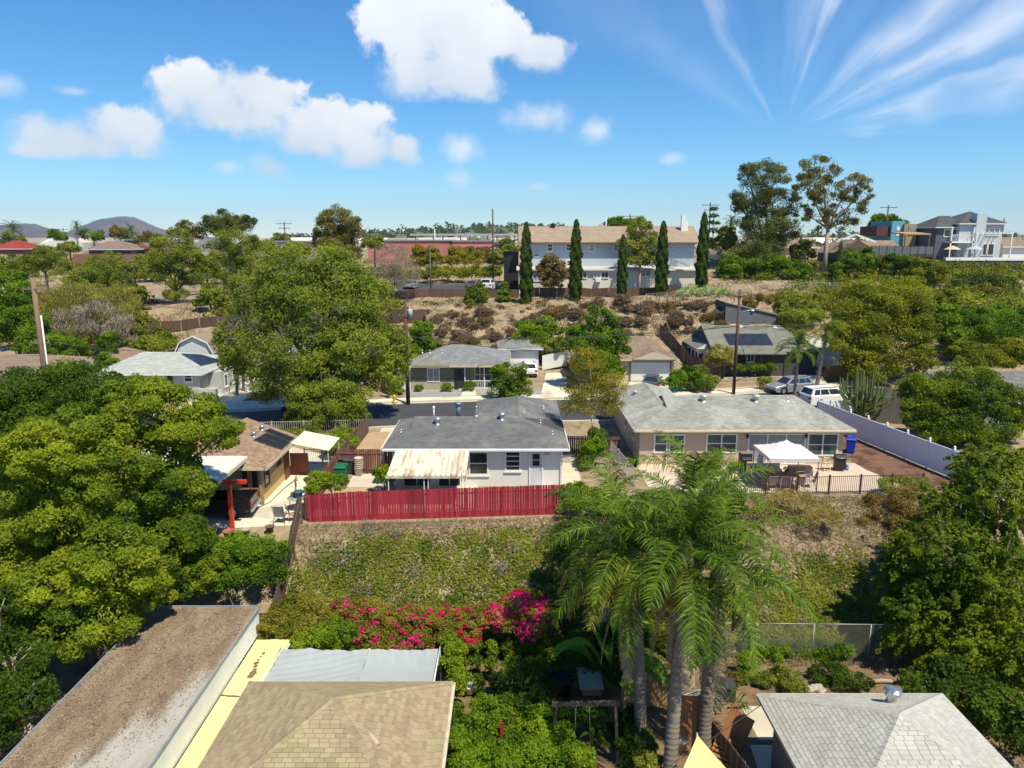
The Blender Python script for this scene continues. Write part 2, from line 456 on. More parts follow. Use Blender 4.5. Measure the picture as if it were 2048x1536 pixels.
def build_ground():
 xs = axis(-7000, -62, 72, 7000, 0.8); ys = axis(-60, 16, 136, 7000, 0.65)
 X, Y = np.meshgrid(xs, ys)
 Z = H(X, Y)
 nx, ny = len(xs), len(ys)
 me = bpy.data.meshes.new('ground')
 V = np.stack([X, Y, Z], -1).reshape(-1, 3)
 me.vertices.add(len(V)); me.vertices.foreach_set('co', V.astype(np.float32).reshape(-1))
 i = np.arange(nx * ny).reshape(ny, nx)
 F = np.stack([i[:-1, :-1], i[:-1, 1:], i[1:, 1:], i[1:, :-1]], -1).reshape(-1, 4)
 me.loops.add(F.size); me.loops.foreach_set('vertex_index', F.astype(np.int32).reshape(-1))
 me.polygons.add(len(F)); me.polygons.foreach_set('loop_start', np.arange(0, F.size, 4, dtype=np.int32))
 me.update(calc_edges=True)
 me.polygons.foreach_set('use_smooth', [True] * len(F))
 me.materials.append(ground_material())
 tag(link('ground', me), 'dry straw coloured ground with bare soil running up the hillside', None, None, 'structure')
build_ground()
ASPH = mat('asphalt', (0.045, 0.046, 0.048), (0.064, 0.064, 0.066), 0.85, 0.8, 0.6, 0.3, 60, world=True, c3=(0.08, 0.078, 0.075), s3=0.12)
CONC = mat('concrete', (0.60, 0.54, 0.43), (0.47, 0.41, 0.32), 0.85, 0.5, 0.7, 0.2, 30, world=True)
CONC2 = mat('pale_concrete', (0.70, 0.645, 0.51), (0.59, 0.53, 0.40), 0.85, 0.45, 0.8, 0.2, 25, world=True, c3=(0.47, 0.42, 0.32), s3=0.3)
KERB = mat('kerb_stone', (0.55, 0.50, 0.40), (0.40, 0.35, 0.28), 0.9, 0.7, 0.6, world=True)
GRAV = mat('grey_gravel', (0.36, 0.355, 0.34), (0.22, 0.22, 0.21), 0.95, 6.0, 0.7, 0.8, 30, world=True)
MULCH = mat('bark_mulch', (0.13, 0.066, 0.042), (0.21, 0.115, 0.07), 0.95, 2.2, 0.6, 0.9, 18, world=True, c3=(0.08, 0.042, 0.026), s3=0.7)
TANSOIL = mat('bare_soil', (0.46, 0.32, 0.19), (0.34, 0.225, 0.13), 0.95, 0.9, 0.7, 0.6, 20, world=True)
STRAW = mat('straw_grass', (0.50, 0.38, 0.16), (0.34, 0.28, 0.11), 0.95, 1.2, 0.7, 0.6, 20, world=True)
WHITE = mat('white_paint', (0.80, 0.79, 0.77), (0.72, 0.71, 0.68), 0.5, 2.0, 0.7)
KX = [-90, -60, -24.8, -10.7, -1.2, 12, 21, 30, 60, 100]
KY = [50.0, 57.5, 64.9, 68.2, 69.5, 70.5, 71.8, 74.4, 84, 98]
def kerb_y(x): return float(np.interp(x, KX, KY))
def strip(name, off0, off1, z0, z1, m, label, x0=-90, x1=100, step=2.0):
 """a ribbon along the street between two offsets from the far kerb line"""
 v = []; f = []; xs = np.arange(x0, x1 + 0.1, step)
 for i, x in enumerate(xs):
  y = kerb_y(x); sl = (kerb_y(x + .5) - kerb_y(x - .5)); n = Vector((-sl, 1, 0)).normalized()
  a = Vector((x, y, 0)) + n * off0; b = Vector((x, y, 0)) + n * off1
  ha = max(h1(a.x, a.y), 0) if abs(a.y) < 86 else h1(a.x, a.y)
  v += [(a.x, a.y, z0), (b.x, b.y, z0 if z1 is None else z1)]
  if i: f.append((2 * i - 2, 2 * i - 1, 2 * i + 1, 2 * i)[::-1])
 mb = MB(); mb.add(v, f); return tag(mb.build(name, m), label, None, None, 'structure')
strip('road', -9.0, 0.0, 0.020, None, ASPH, 'dark asphalt street crossing behind the houses')
def kerb(name, o0, o1, label):
 mb = MB(); xs = np.arange(-90, 100.1, 2.0); rows = []
 for x in xs:
  y = kerb_y(x); sl = kerb_y(x + .5) - kerb_y(x - .5); n = Vector((-sl, 1, 0)).normalized(); c = Vector((x, y, 0))
  rows.append([c + n * o0 + Vector((0, 0, .01)), c + n * o0 + Vector((0, 0, .13)), c + n * o1 + Vector((0, 0, .13)), c + n * o1 + Vector((0, 0, .01))])
 v = [p for r in rows for p in r]
 f = [(4 * i + k, 4 * i + k + 1, 4 * i + 5 + k, 4 * i + 4 + k) for i in range(len(rows) - 1) for k in range(3)]
 mb.add(v, f); tag(mb.build(name, KERB), label, None, None, 'structure')
kerb('kerb', 0.003, 0.32, 'pale concrete kerb along the far side of the street')
kerb('kerb', -9.32, -9.003, 'pale concrete kerb along the near side of the street')
strip('gutter', -0.45, -0.01, 0.028, None, CONC, 'pale concrete gutter at the far kerb')
strip('pavement', 0.32, 1.75, 0.125, None, CONC2, 'pale concrete pavement along the far side of the street')
def patch(name, pts, m, z, label, jit=0.0):
 """flat sheet through ground points, pixels (x, y) of the photo or metres when given as 3-tuples"""
 mb = MB(); q = []
 for p in pts:
  w = Vector((p[0], p[1], z)) if len(p) == 3 else at(p[0], p[1], z=z)
  q.append((w.x, w.y, z))
 mb.poly(q)
 o = mb.build(name, m)
 me = o.data
 if me.polygons[0].normal.z < 0: me.flip_normals()
 return tag(o, label, None, None, 'structure')
M3 = lambda x, y: (x, y, 0)
# near side of the street
patch('driveway', [M3(-10.9, 59.4), M3(-8.3, 59.9), M3(-7.9, 44.0), M3(-10.6, 44.0)], CONC, 0.012, 'narrow concrete driveway left of the white house')
patch('soil_strip', [M3(-12.0, 57), M3(-10.0, 57.5), M3(-9.9, 46.5), M3(-11.6, 46.5)], TANSOIL, 0.018, 'bare reddish soil strip beside the driveway')
patch('back_yard', [M3(-11.5, 44.2), M3(-7.3, 44.2), M3(-7.3, 38.4), M3(-11.3, 38.4)], TANSOIL, 0.010, 'bare tan soil yard behind the red fence')
patch('patio_slab', [M3(-7.4, 44.3), M3(-2.2, 44.3), M3(-2.2, 40.2), M3(-7.4, 40.2)], CONC, 0.016, 'concrete slab under the corrugated patio cover')
patch('side_path', [M3(3.1, 58), M3(4.4, 58), M3(4.6, 40.5), M3(3.1, 40.5)], CONC, 0.014, 'concrete path along the right side of the white house')
patch('concrete_yard', [M3(-21, 56), M3(-12.2, 50), M3(-11.9, 37.7), M3(-21, 36.6)], CONC2, 0.012, 'pale concrete yard beside the yellow garage')
patch('patio', [M3(8.7, 49), M3(24.6, 49), M3(25.3, 43.2), M3(13.0, 42.6), M3(8.7, 44)], mat('patio_paving', (0.50, 0.38, 0.29), (0.60, 0.48, 0.37), 0.85, 0.6, 0.6, 0.2, 20, world=True), 0.012, 'pinkish concrete patio behind the tan house')
patch('mulch_bed', [M3(23.6, 58), M3(26.6, 59.5), M3(28.6, 47.8), M3(29.4, 43.4), M3(25.4, 43.4), M3(24.3, 47.5)], MULCH, 0.020, 'reddish bark mulch bed between tan house and white fence')
# far side of the street
patch('gravel_bed', [M3(-10.9, 70.1), M3(-5.2, 71.2), M3(-5.2, 74.4), M3(-10.9, 74.4)], GRAV, 0.030, 'grey gravel front garden left of the walkway')
patch('gravel_bed', [M3(-3.6, 71.4), M3(3.0, 72.0), M3(3.0, 74.4), M3(-3.6, 74.4)], GRAV, 0.030, 'grey gravel front garden right of the walkway')
patch('walkway', [M3(-5.2, 71.2), M3(-3.6, 71.4), M3(-3.8, 75.0), M3(-5.0, 75.0)], CONC2, 0.040, 'pale concrete walkway to the grey house door')
patch('driveway', [M3(2.9, 71.6), M3(5.6, 71.9), M3(6.4, 86), M3(4.2, 86)], CONC2, 0.034, 'long concrete driveway right of the grey house')
patch('lawn_strip', [M3(5.6, 71.9), M3(8.3, 72.1), M3(7.6, 84), M3(6.2, 84)], STRAW, 0.026, 'dry yellow lawn strip beside the driveway')
patch('front_lawn', [M3(8.5, 72.1), M3(12.4, 72.4), M3(12.8, 81), M3(8.0, 83)], STRAW, 0.024, 'dry grass front garden by the brown roofed garage')
patch('driveway', [M3(12.2, 72.4), M3(18.6, 73.2), M3(17.9, 78.6), M3(12.9, 78.6)], CONC2, 0.030, 'wide pale driveway before the brown roofed garage')
patch('driveway', [M3(-31.5, 65.4), M3(-20.0, 67.8), M3(-22.5, 76.0), M3(-27.5, 86.0), M3(-30.0, 86.0)], CONC2, 0.030, 'wide pale concrete driveway beside the pale grey house')
patch('mulch_bed', [M3(-26.4, 69.0), M3(-23.0, 69.4), M3(-24.4, 75), M3(-25.6, 77)], MULCH, 0.036, 'dark red mulch bed with small palms')
patch('front_walk', [M3(21, 74.0), M3(33, 78.2), M3(33, 84), M3(21, 83)], mat('pale_soil', (0.56, 0.46, 0.33), (0.44, 0.34, 0.23), 0.95, 0.8, 0.7, 0.5, 20, world=True), 0.040, 'pale stony front garden of the dark house')
patch('parking_lot', [M3(-26, 111), M3(0.5, 111), M3(1.0, 134), M3(-26, 134)], ASPH, 7.5, 'asphalt parking lot on the terrace')
patch('parking_lot', [M3(-62, 110), M3(-42, 110), M3(-42, 124), M3(-62, 124)], ASPH, 5.62, 'asphalt parking lot under the left pines')
# ================================================================ tools for buildings
GLASS = glassmat('window_glass', (0.018, 0.021, 0.026))
GLASSG = mat('greenish_glass', (0.10, 0.135, 0.12), (0.05, 0.07, 0.065), 0.1, 0.9, 0.6, spec=0.6)
CURT = mat('curtained_glass', (0.36, 0.37, 0.38), (0.20, 0.21, 0.23), 0.12, 2.2, 0.9, spec=0.6, stretch=(6, 6, 0.2))
METAL = mat('galvanised_metal', (0.55, 0.57, 0.60), (0.42, 0.44, 0.47), 0.38, 3, 0.8, metal=0.75)
DARKM = mat('black_metal', (0.02, 0.019, 0.018), (0.035, 0.03, 0.028), 0.5, 4)
DKWOOD = mat('weathered_dark_wood', (0.10, 0.065, 0.048), (0.17, 0.115, 0.085), 0.85, 2.0, 0.7, 0.3, 30, tint=0.35, stretch=(3, 3, 0.5))
REDWOOD = mat('reddish_brown_wood', (0.15, 0.055, 0.042), (0.22, 0.095, 0.07), 0.85, 2.0, 0.7, 0.3, 30, tint=0.35, stretch=(3, 3, 0.5))
def hip(x0, x1, y0, y1, ze, zr, ax, e0, e1):
 """facets of a simple roof; ax = ridge direction; e0/e1 = run of the hip at each end (0 = gable, negative = dutch gablet)"""
 F = []; GB = []
 def T(a, b, z): return Vector((a, b, z)) if ax == 'x' else Vector((b, a, z))
 a0, a1, b0, b1 = (x0, x1, y0, y1) if ax == 'x' else (y0, y1, x0, x1)
 bm = (b0 + b1) / 2; hw = (b1 - b0) / 2
 def end(run):
  if run >= 0: return None
  return 0.62
 q0, q1 = end(e0), end(e1)
 r0, r1 = a0 + abs(e0), a1 - abs(e1)
 def zc(q): return ze + (zr - ze) * q
 low = [T(a0, b0, ze), T(a1, b0, ze)]
 s1 = [T(a0, b0, ze), T(a1, b0, ze)]; s2 = [T(a1, b1, ze), T(a0, b1, ze)]
 if q1: s1 += [T(r1, b0 + hw * q1, zc(q1))]
 s1 += [T(r1, bm, zr), T(r0, bm, zr)]
 if q0: s1 += [T(r0, b0 + hw * q0, zc(q0))]
 if q0: s2 += [T(r0, b1 - hw * q0, zc(q0))]
 s2 += [T(r0, bm, zr), T(r1, bm, zr)]
 if q1: s2 += [T(r1, b1 - hw * q1, zc(q1))]
 F += [s1, s2]
 for (a, r, q, e, sg) in ((a0, r0, q0, e0, 1), (a1, r1, q1, e1, -1)):
  ba, bb = (b1, b0) if sg == 1 else (b0, b1)
  if e == 0:
   GB.append([T(a, ba, ze), T(a, bb, ze), T(a, bm, zr)])
  elif q:
   k = hw * q
   F.append([T(a, ba, ze), T(a, bb, ze), T(r, bb + (k if bb < bm else -k), zc(q)), T(r, ba + (k if ba < bm else -k), zc(q))])
   GB.append([T(r, ba + (k if ba < bm else -k), zc(q)), T(r, bb + (k if bb < bm else -k), zc(q)), T(r, bm, zr)])
  else:
   F.append([T(a, ba, ze), T(a, bb, ze), T(r, bm, zr)])
 if ax == 'y': F = [[p[1], p[0]] + p[2:][::-1] for p in F]
 return F, GB
def clip_u(poly, v):
 """u-range of a convex 2-D polygon at height v"""
 us = []
 for i in range(len(poly)):
  (ua, va), (ub, vb) = poly[i], poly[(i + 1) % len(poly)]
  if (va - v) * (vb - v) <= 0 and abs(va - vb) > 1e-9: us.append(ua + (ub - ua) * (v - va) / (vb - va))
 return (min(us), max(us)) if len(us) >= 2 else None
def shingle_roof(parent, facets, m, expo=0.14, tabw=0.32, deck=None, thick=0.10, single=0, seed=1, lift=0.018, fascia=None, fh=0.16, caps=True, name='shingle', near=None):
 """deck slabs, courses of overlapping tabs (the largest-showing ones as single pieces), hip caps and fascia boards"""
 rg = random.Random(seed); gap = 0.014 if single else 0.012
 dk = MB(); full = []; cut = MB(); fa = MB()
 edges = {}
 for poly in facets:
  P = [Vector(p) for p in poly]
  n = (P[1] - P[0]).cross(P[-1] - P[0]).normalized()
  if n.z < 0: P = [P[1], P[0]] + P[2:][::-1]; n = -n
  dk.slab([p - n * 0.004 for p in P], thick)
  if fascia is not None:
   d = (P[1] - P[0]).normalized(); o = d.cross(Vector((0, 0, 1)))
   fa.bar(P[0] + o * 0.02 - Vector((0, 0, fh / 2 - .01)), P[1] + o * 0.02 - Vector((0, 0, fh / 2 - .01)), 0.045, fh)
  u = (P[1] - P[0]).normalized(); v = n.cross(u)
  uv = [((p - P[0]).dot(u), (p - P[0]).dot(v)) for p in P]
  vm = max(q[1] for q in uv); k = 0
  for i in range(len(P)):
   a, b = P[i], P[(i + 1) % len(P)]
   if i: edges.setdefault(tuple(sorted([tuple(round(c, 2) for c in a), tuple(round(c, 2) for c in b)])), []).append((a, b))
  while k * expo < vm - 0.02:
   va = k * expo; vb = min(va + expo, vm); k += 1
   rng_ = clip_u(uv, (va + vb) / 2)
   if rng_ is None: continue
   u0, u1 = rng_; s = u0 - rg.random() * tabw
   while s < u1 - 0.01:
    w = tabw if single else tabw * rg.choice((0.5, 0.75, 1.0, 1.0, 1.4))
    a, b = max(s, u0), min(s + w - gap, u1); s += w
    if b - a < 0.02: continue
    whole = single and (b - a) > tabw - gap - .004 and vb - va > expo - 0.001
    if whole: full.append((P[0] + u * a + v * va, u, v, n))
    else:
     cut.cur = rg.random() * 0.98 + 0.01
     q = [P[0] + u * a + v * va, P[0] + u * b + v * va, P[0] + u * b + v * vb, P[0] + u * a + v * vb]
     vs = [q[0] + n * .001, q[1] + n * .001, q[0] + n * lift, q[1] + n * lift, q[2] + n * .003, q[3] + n * .003]
     cut.add(vs, [(0, 1, 3, 2), (2, 3, 4, 5), (1, 4, 3), (0, 2, 5)])
 d = dk.build('roof_deck', deck if single else m, parent)
 if fascia is not None: fa.build('fascia', fascia, parent)
 if full:
  ref = near or Vector((0, 0, CAM_H))
  full.sort(key=lambda q: (q[0] - ref).length * (1.0 if q[3].dot((ref - q[0]).normalized()) > 0.25 else 3))
  w = tabw - gap
  mb = MB(); mb.add([(0, 0, .001), (w, 0, .001), (0, 0, lift), (w, 0, lift), (w, expo, .003), (0, expo, .003)], [(0, 1, 3, 2), (2, 3, 4, 5), (1, 4, 3), (0, 2, 5)])
  me = None
  for i, (o, u, v, n) in enumerate(full):
   if i < single:
    if me is None:
     ob = mb.build(name, m, parent); me = ob.data
    else: ob = link(name, me, parent)
    mt = Matrix((u, v, n)).transposed().to_4x4(); mt.translation = o
    ob.matrix_basis = mt
   else:
    cut.cur = rg.random() * 0.98 + 0.01
    vs = [o + u * x + v * y + n * z for x, y, z in ((0, 0, .001), (w, 0, .001), (0, 0, lift), (w, 0, lift), (w, expo, .003), (0, expo, .003))]
    cut.add(vs, [(0, 1, 3, 2), (2, 3, 4, 5), (1, 4, 3), (0, 2, 5)])
 if cut.f: tag(cut.build('shingle_field', m, parent), kind='stuff')
 if caps:
  cp = MB()
  for key, l in edges.items():
   if len(l) < 2: continue
   a, b = l[0]
   if a.z > b.z: a, b = b, a
   L = (b - a).length; nseg = max(1, int(L / 0.24)); dr = (b - a).normalized(); sd = dr.cross(Vector((0, 0, 1))).normalized(); up = sd.cross(dr)
   for i in range(nseg):
    p = a + (b - a) * (i / nseg); q = a + (b - a) * ((i + 1) / nseg)
    cp.cur = rg.random() * 0.98 + .01
    vs = [p + sd * .13 - up * .02, p + up * .045, p - sd * .13 - up * .02, q + sd * .12 - up * .03, q + up * .028, q - sd * .12 - up * .03]
    cp.add(vs, [(0, 1, 4, 3), (1, 2, 5, 4), (0, 2, 1)])
  if cp.f: tag(cp.build('hip_cap', m, parent), kind='stuff')
 return d
def gables(parent, GB, m, name='gable_wall'):
 for tri in GB:
  mb = MB(); c = sum(tri, Vector()) / 3
  n = (tri[1] - tri[0]).cross(tri[2] - tri[0]).normalized() * 0.04
  mb.add([p + n for p in tri] + [p - n for p in tri], [(0, 1, 2), (5, 4, 3), (0, 3, 4, 1), (1, 4, 5, 2), (2, 5, 3, 0)])
  mb.build(name, m, parent)
def window(parent, c, w, h, rz=0.0, frame=None, glass=None, mull=(), trans=(), fw=0.07, sill=True, out=0.05, name='window'):
 """frame with pane and sill; local -y points out of the wall"""
 frame = frame or WHITE; glass = glass or GLASS
 mb = MB(); hw, hh = w / 2, h / 2
 mb.box((-hw + fw / 2, -out / 2, 0), (fw, out, h)); mb.box((hw - fw / 2, -out / 2, 0), (fw, out, h))
 mb.box((0, -out / 2, hh - fw / 2), (w - 2 * fw, out, fw)); mb.box((0, -out / 2, -hh + fw / 2), (w - 2 * fw, out, fw))
 for k in mull: mb.box((-hw + w * k, -out / 2 + .004, 0), (fw * .8, out * .8, h - 2 * fw))
 for k in trans: mb.box((0, -out / 2 + .006, -hh + h * k), (w - 2 * fw, out * .7, fw * .6))
 f = mb.build(name, frame, parent, c, rz)
 nv = sorted([0] + list(mull) + [1])
 for i in range(len(nv) - 1):
  a, b = -hw + w * nv[i] + fw * .5, -hw + w * nv[i + 1] - fw * .5
  p = MB(); p.box(((a + b) / 2, -0.008, 0), (b - a, 0.012, h - 2 * fw)); p.build('pane', glass, f)
 if sill:
  s = MB(); s.box((0, -out * .9, -hh - 0.05), (w + 0.14, out * 1.8, 0.08)); s.build('sill', frame, f)
 return f
def winpx(parent, x0, y0, x1, y1, Y, **kw):
 a, b = at(x0, y0, y=Y), at(x1, y1, y=Y)
 inv = parent.matrix_world.inverted() if parent is not None else Matrix()
 c = (a + b) / 2
 c.x -= parent.location.x; c.y = Y - 0.003 - parent.location.y; c.z -= parent.location.z
 return window(parent, c, abs(b.x - a.x), abs(a.z - b.z), **kw)
def turbine_vent(parent, c, s=1.0, m=None, finned=False):
 """roof vent: flanged pipe with a bulbous head"""
 v = MB(); v.lathe(c, [(0.26 * s, -.05 * s), (0.18 * s, 0.0), (0.16 * s, 0.22 * s), (0.16 * s, 0.26 * s)], 16)
 o = v.build('roof_vent', m or METAL, parent)
 h = MB(); n = 20
 prof = [(0.17, .24), (0.26, .29), (0.30, .38), (0.29, .47), (0.22, .54), (0.10, .575), (0.01, .58)]
 vs = []; 
 for r, z in prof:
  for k in range(n):
   rr = r * s * (1.0 if k % 2 == 0 else (0.93 if finned else 0.99))
   a = 2 * math.pi * k / n + z * 1.2
   vs.append((c[0] + rr * math.cos(a), c[1] + rr * math.sin(a), c[2] + z * s))
 h.add(vs, [(i * n + k, i * n + (k + 1) % n, (i + 1) * n + (k + 1) % n, (i + 1) * n + k) for i in range(len(prof) - 1) for k in range(n)], not finned)
 h.build('vent_head', m or METAL, o)
 return o
def pipe(parent, c, h, r=0.04, m=None, name='vent_pipe', cap=False):
 p = MB(); p.tube([c, (c[0], c[1], c[2] + h)], r, 10)
 p.lathe(c, [(r * 3, -0.03), (r * 1.4, 0.06)], 10)
 o = p.build(name, m or METAL, parent)
 if cap:
  k = MB(); k.lathe((c[0], c[1], c[2] + h), [(r * 1.5, -.06), (r * 1.6, .02), (r * 1.5, .1), (0.005, .12)], 12); k.build('pipe_cap', m or METAL, o)
 return o
def board_fence(name, label, pts, h, bw, m, gap=0.012, th=0.022, dog=True, postm=None, rails=2, side=1, zf=None, cat='fence', hv=0.02, group=None, follow=True, board='picket'):
 """board-on-rail fence through ground points: every board, post and rail its own piece"""
 t = thing(name, label, cat, pts[0], 0, group)
 base = Vector(pts[0]); postm = postm or m
 def bm(hh):
  mb = MB(); w2 = (bw - gap) / 2; k = 0.035 if dog else 0.0
  prof = [(-w2, 0), (w2, 0), (w2, hh - k), (w2 - k, hh), (-w2 + k, hh), (-w2, hh - k)]
  n = 6
  mb.add([(x, -th / 2, z) for x, z in prof] + [(x, th / 2, z) for x, z in prof], [tuple(range(n)), tuple(range(2 * n - 1, n - 1, -1))] + [((i + 1) % n, i, n + i, n + (i + 1) % n) for i in range(n)])
  return mb
 meshes = []
 for j in range(3):
  o = bm(h + (j - 1) * hv * .5).build(board, m, t); meshes.append(o.data)
  COL.objects.unlink(o); bpy.data.objects.remove(o)
 rg = random.Random(len(label))
 for a, b in zip(pts[:-1], pts[1:]):
  a, b = Vector(a), Vector(b); d = Vector((b.x - a.x, b.y - a.y, 0)); L = d.length; d.normalize(); ang = math.atan2(d.y, d.x)
  nrm = Vector((-d.y, d.x, 0)) * side
  n = max(1, int(L / bw))
  for i in range(n):
   s = (i + 0.5) * L / n; p = a + d * s
   z = a.z + (b.z - a.z) * s / L if not follow else h1(p.x, p.y) - 0.03
   if zf is not None: z = zf(p.x)
   o = link(board, rg.choice(meshes), t)
   o.location = (p.x - base.x, p.y - base.y + rg.uniform(-.003, .003), z - base.z + rg.uniform(-.5, .5) * hv)
   o.rotation_euler = (0, rg.gauss(0, 0.004), ang)
  npst = max(1, round(L / 2.4))
  for i in range(npst + 1):
   p = a + d * (L * i / npst) + nrm * 0.075; z = h1(p.x, p.y) if zf is None else zf(p.x)
   mb = MB(); mb.box((p.x - base.x, p.y - base.y, z - base.z + h * .45), (0.09, 0.09, h * 0.9), ang); mb.build('post', postm, t)
  for r in range(rails):
   mb = MB()
   for i in range(npst):
    p, q = a + d * (L * i / npst) + nrm * 0.032, a + d * (L * (i + 1) / npst) + nrm * 0.032
    zz = h * (0.2 + 0.62 * r / max(1, rails - 1))
    zp, zq = (h1(p.x, p.y), h1(q.x, q.y)) if zf is None else (zf(p.x), zf(q.x))
    mb.bar((p.x - base.x, p.y - base.y, zp + zz - base.z), (q.x - base.x, q.y - base.y, zq + zz - base.z), 0.04, 0.085)
   mb.build('rail', postm, t)
 return t
# ================================================================ white house behind the red fence
GREYSH = mat('grey_shingle', (0.165, 0.165, 0.165), (0.115, 0.115, 0.115), 0.92, 1.3, 0.7, 0.3, 60, tint=0.13, c3=(0.20, 0.195, 0.175), s3=0.25)
STUCCO = mat('white_stucco', (0.72, 0.70, 0.67), (0.64, 0.62, 0.595), 0.9, 1.2, 0.8, 0.25, 50)
FASC = mat('white_trim', (0.78, 0.78, 0.78), (0.66, 0.66, 0.66), 0.6, 1.5, 0.8)
def white_house():
 t = thing('bungalow', 'white stucco bungalow with grey shingle hip roof behind the red fence', 'house', (-2.2, 44.2, 0))
 o = t.location
 w = MB(); w.b2(-5.4, 5.3, 0, 6.6, -0.25, 2.55); w.build('wall', STUCCO, t)
 w = MB(); w.b2(-0.1, 5.29, 6.4, 12.6, -0.25, 2.545); w.build('wall', STUCCO, t)
 F, G = hip(-5.95, 5.8, -0.5, 7.1, 2.62, 3.75, 'x', -1.55, 3.2)
 F2, G2 = hip(-0.6, 5.8, 3.32, 13.2, 2.62, 3.75, 'y', 0.0, 3.4)
 shingle_roof(t, F, GREYSH, 0.145, 0.33, deck=FASC, fascia=FASC, seed=3)
 shingle_roof(t, F2, GREYSH, 0.145, 0.33, deck=FASC, fascia=None, seed=4)
 gables(t, G, mat('dark_gablet', (0.10, 0.10, 0.105)))
 winpx(t, 937, 903, 977, 950, 44.2, trans=(0.5,), fw=0.09)
 winpx(t, 1010, 902, 1041, 942, 44.2, trans=(0.25, 0.5, 0.75), fw=0.08)
 winpx(t, 806, 948, 862, 973, 44.2, mull=(0.5,), fw=0.06, sill=False)
 winpx(t, 876, 948, 922, 973, 44.2, mull=(0.5,), fw=0.06, sill=False)
 # back door with a small light
 a, b = at(1058, 901, y=44.2), at(1086, 975, y=44.2); b.z = 0.05
 d = MB(); W_, Hh = b.x - a.x, a.z - b.z
 d.box((0, -.03, 0), (W_ - .16, .04, Hh - .08))
 dm = mat('grey_door_paint', (0.58, 0.58, 0.62), (0.52, 0.52, 0.56), 0.5, 2)
 do = d.build('door', dm, t, ((a.x + b.x) / 2 - o.x, -0.01, (a.z + b.z) / 2))
 f = MB(); f.box((-W_ / 2 + .04, -.04, 0), (.08, .07, Hh)); f.box((W_ / 2 - .04, -.04, 0), (.08, .07, Hh)); f.box((0, -.04, Hh / 2 - .03), (W_ - .16, .07, .07)); f.build('door_frame', WHITE, do)
 f = MB(); f.box((0, -.058, Hh * .24), (W_ * .48, .02, Hh * .34)); f.build('door_pane', GLASS, do)
 f = MB(); f.box((0, -.07, Hh * .24), (W_ * .48, .012, .035)); f.build('glazing_bar', WHITE, do)
 f = MB(); f.lathe((W_ * .36, -.09, -.05), [(0.005, 0), (.035, .01), (.035, .05), (.005, .06)], 10); f.build('knob', METAL, do)
 f = MB(); f.lathe((W_ * .36, -.09, .14), [(0.005, 0), (.025, .01), (.025, .04), (.005, .05)], 10); f.build('lock', METAL, do)
 lp = at(1094, 911, y=44.1); l = MB()
 for dx in (-.09, .09): l.lathe((dx, -.1, 0), [(0.05, -.06), (.075, 0), (.06, .07), (.01, .09)], 10)
 l.box((0, -.04, .06), (.2, .08, .05)); l.build('security_light', WHITE, t, (lp.x - o.x, 0, lp.z))
 # roof furniture
 def roof_z(x, y):
  dy = y - 43.7; return 2.62 + 1.13 * min(dy, 7.6 - dy) / 3.8
 p = at(875, 846, y=46.6); turbine_vent(t, (p.x - o.x, 46.6 - o.y, roof_z(p.x, 46.6)), 0.85)
 p = at(1004, 838, y=47.2); turbine_vent(t, (p.x - o.x, 47.2 - o.y, roof_z(p.x, 47.2)), 0.85)
 p = at(917, 832, y=48.4); pipe(t, (p.x - o.x, 48.4 - o.y, 3.45), 1.0, 0.16, mat('blue_grey_flue', (0.22, 0.28, 0.34), None, 0.45, 3, metal=0.5), 'flue', True)
 p = at(868, 838, y=47.6); pipe(t, (p.x - o.x, 47.6 - o.y, 3.6), 0.75, 0.05, WHITE, 'vent_pipe', True)
 p = at(953, 825, y=50); pipe(t, (p.x - o.x, 5.6, 3.25), 0.6, 0.05, METAL, 'vent_pipe', True)
 for i, (px, py, y) in enumerate([(1087, 822, 53), (1048, 836, 49.5), (1081, 852, 48), (1105, 868, 46), (802, 858, 46.3)]):
  p = at(px, py, y=y)
  zz = 2.62 + 1.13 * max(0, (3.6 - p.x)) / 3.2 if px > 1000 else 3.0
  pipe(t, (p.x - o.x, y - o.y, zz), 0.22, 0.035, METAL)
 g = MB(); g.bar((-5.95, -.57, 2.54), (5.8, -.57, 2.54), .11, .1); g.build('rain_gutter', FASC, t)
 g = MB(); g.bar((5.36, -.12, -.1), (5.36, -.12, 2.45), .07, .09); g.build('downspout', FASC, t)
 s = MB(); s.b2(3.4, 4.9, -.75, -.02, -.2, .05); s.build('step', CONC, t)
 # corrugated patio cover, each pan its own piece
 pm = mat('weathered_white_metal', (0.70, 0.66, 0.54), (0.60, 0.54, 0.42), 0.6, 0.9, 0.8, tint=0.06, c3=(0.44, 0.33, 0.22), s3=0.8, stretch=(2.2, 0.5, 1), world=True)
 x0, x1, n = -5.1, -0.48, 15; pw = (x1 - x0) / n
 me = None
 for i in range(n):
  if me is None:
   b = MB(); prof = [(0, .0), (pw * .12, .0), (pw * .2, .11), (pw * .36, .11), (pw * .5, .0), (pw, .0)]
   L = 3.95
   v = [(x, 0, z) for x, z in prof] + [(x, L, z) for x, z in prof] + [(x, 0, z - .008) for x, z in prof] + [(x, L, z - .008) for x, z in prof]
   b.add(v, [(k, k + 1, 7 + k, 6 + k) for k in range(5)] + [(13 + k, 12 + k, 18 + k, 19 + k) for k in range(5)] + [(12 + k, 13 + k, k + 1, k) for k in range(5)])
   ob = b.build('roof_panel', pm, t); me = ob.data
  else: ob = link('roof_panel', me, t)
  ob.location = (x0 + i * pw, -4.15, 2.02 + rnd.uniform(-.004, .004)); ob.rotation_euler = (R(7.6), 0, 0)
 e = MB(); e.bar((x0 - .03, -4.18, 2.0), (x1 + .03, -4.18, 2.0), .03, .16); e.build('edge_beam', pm, t)
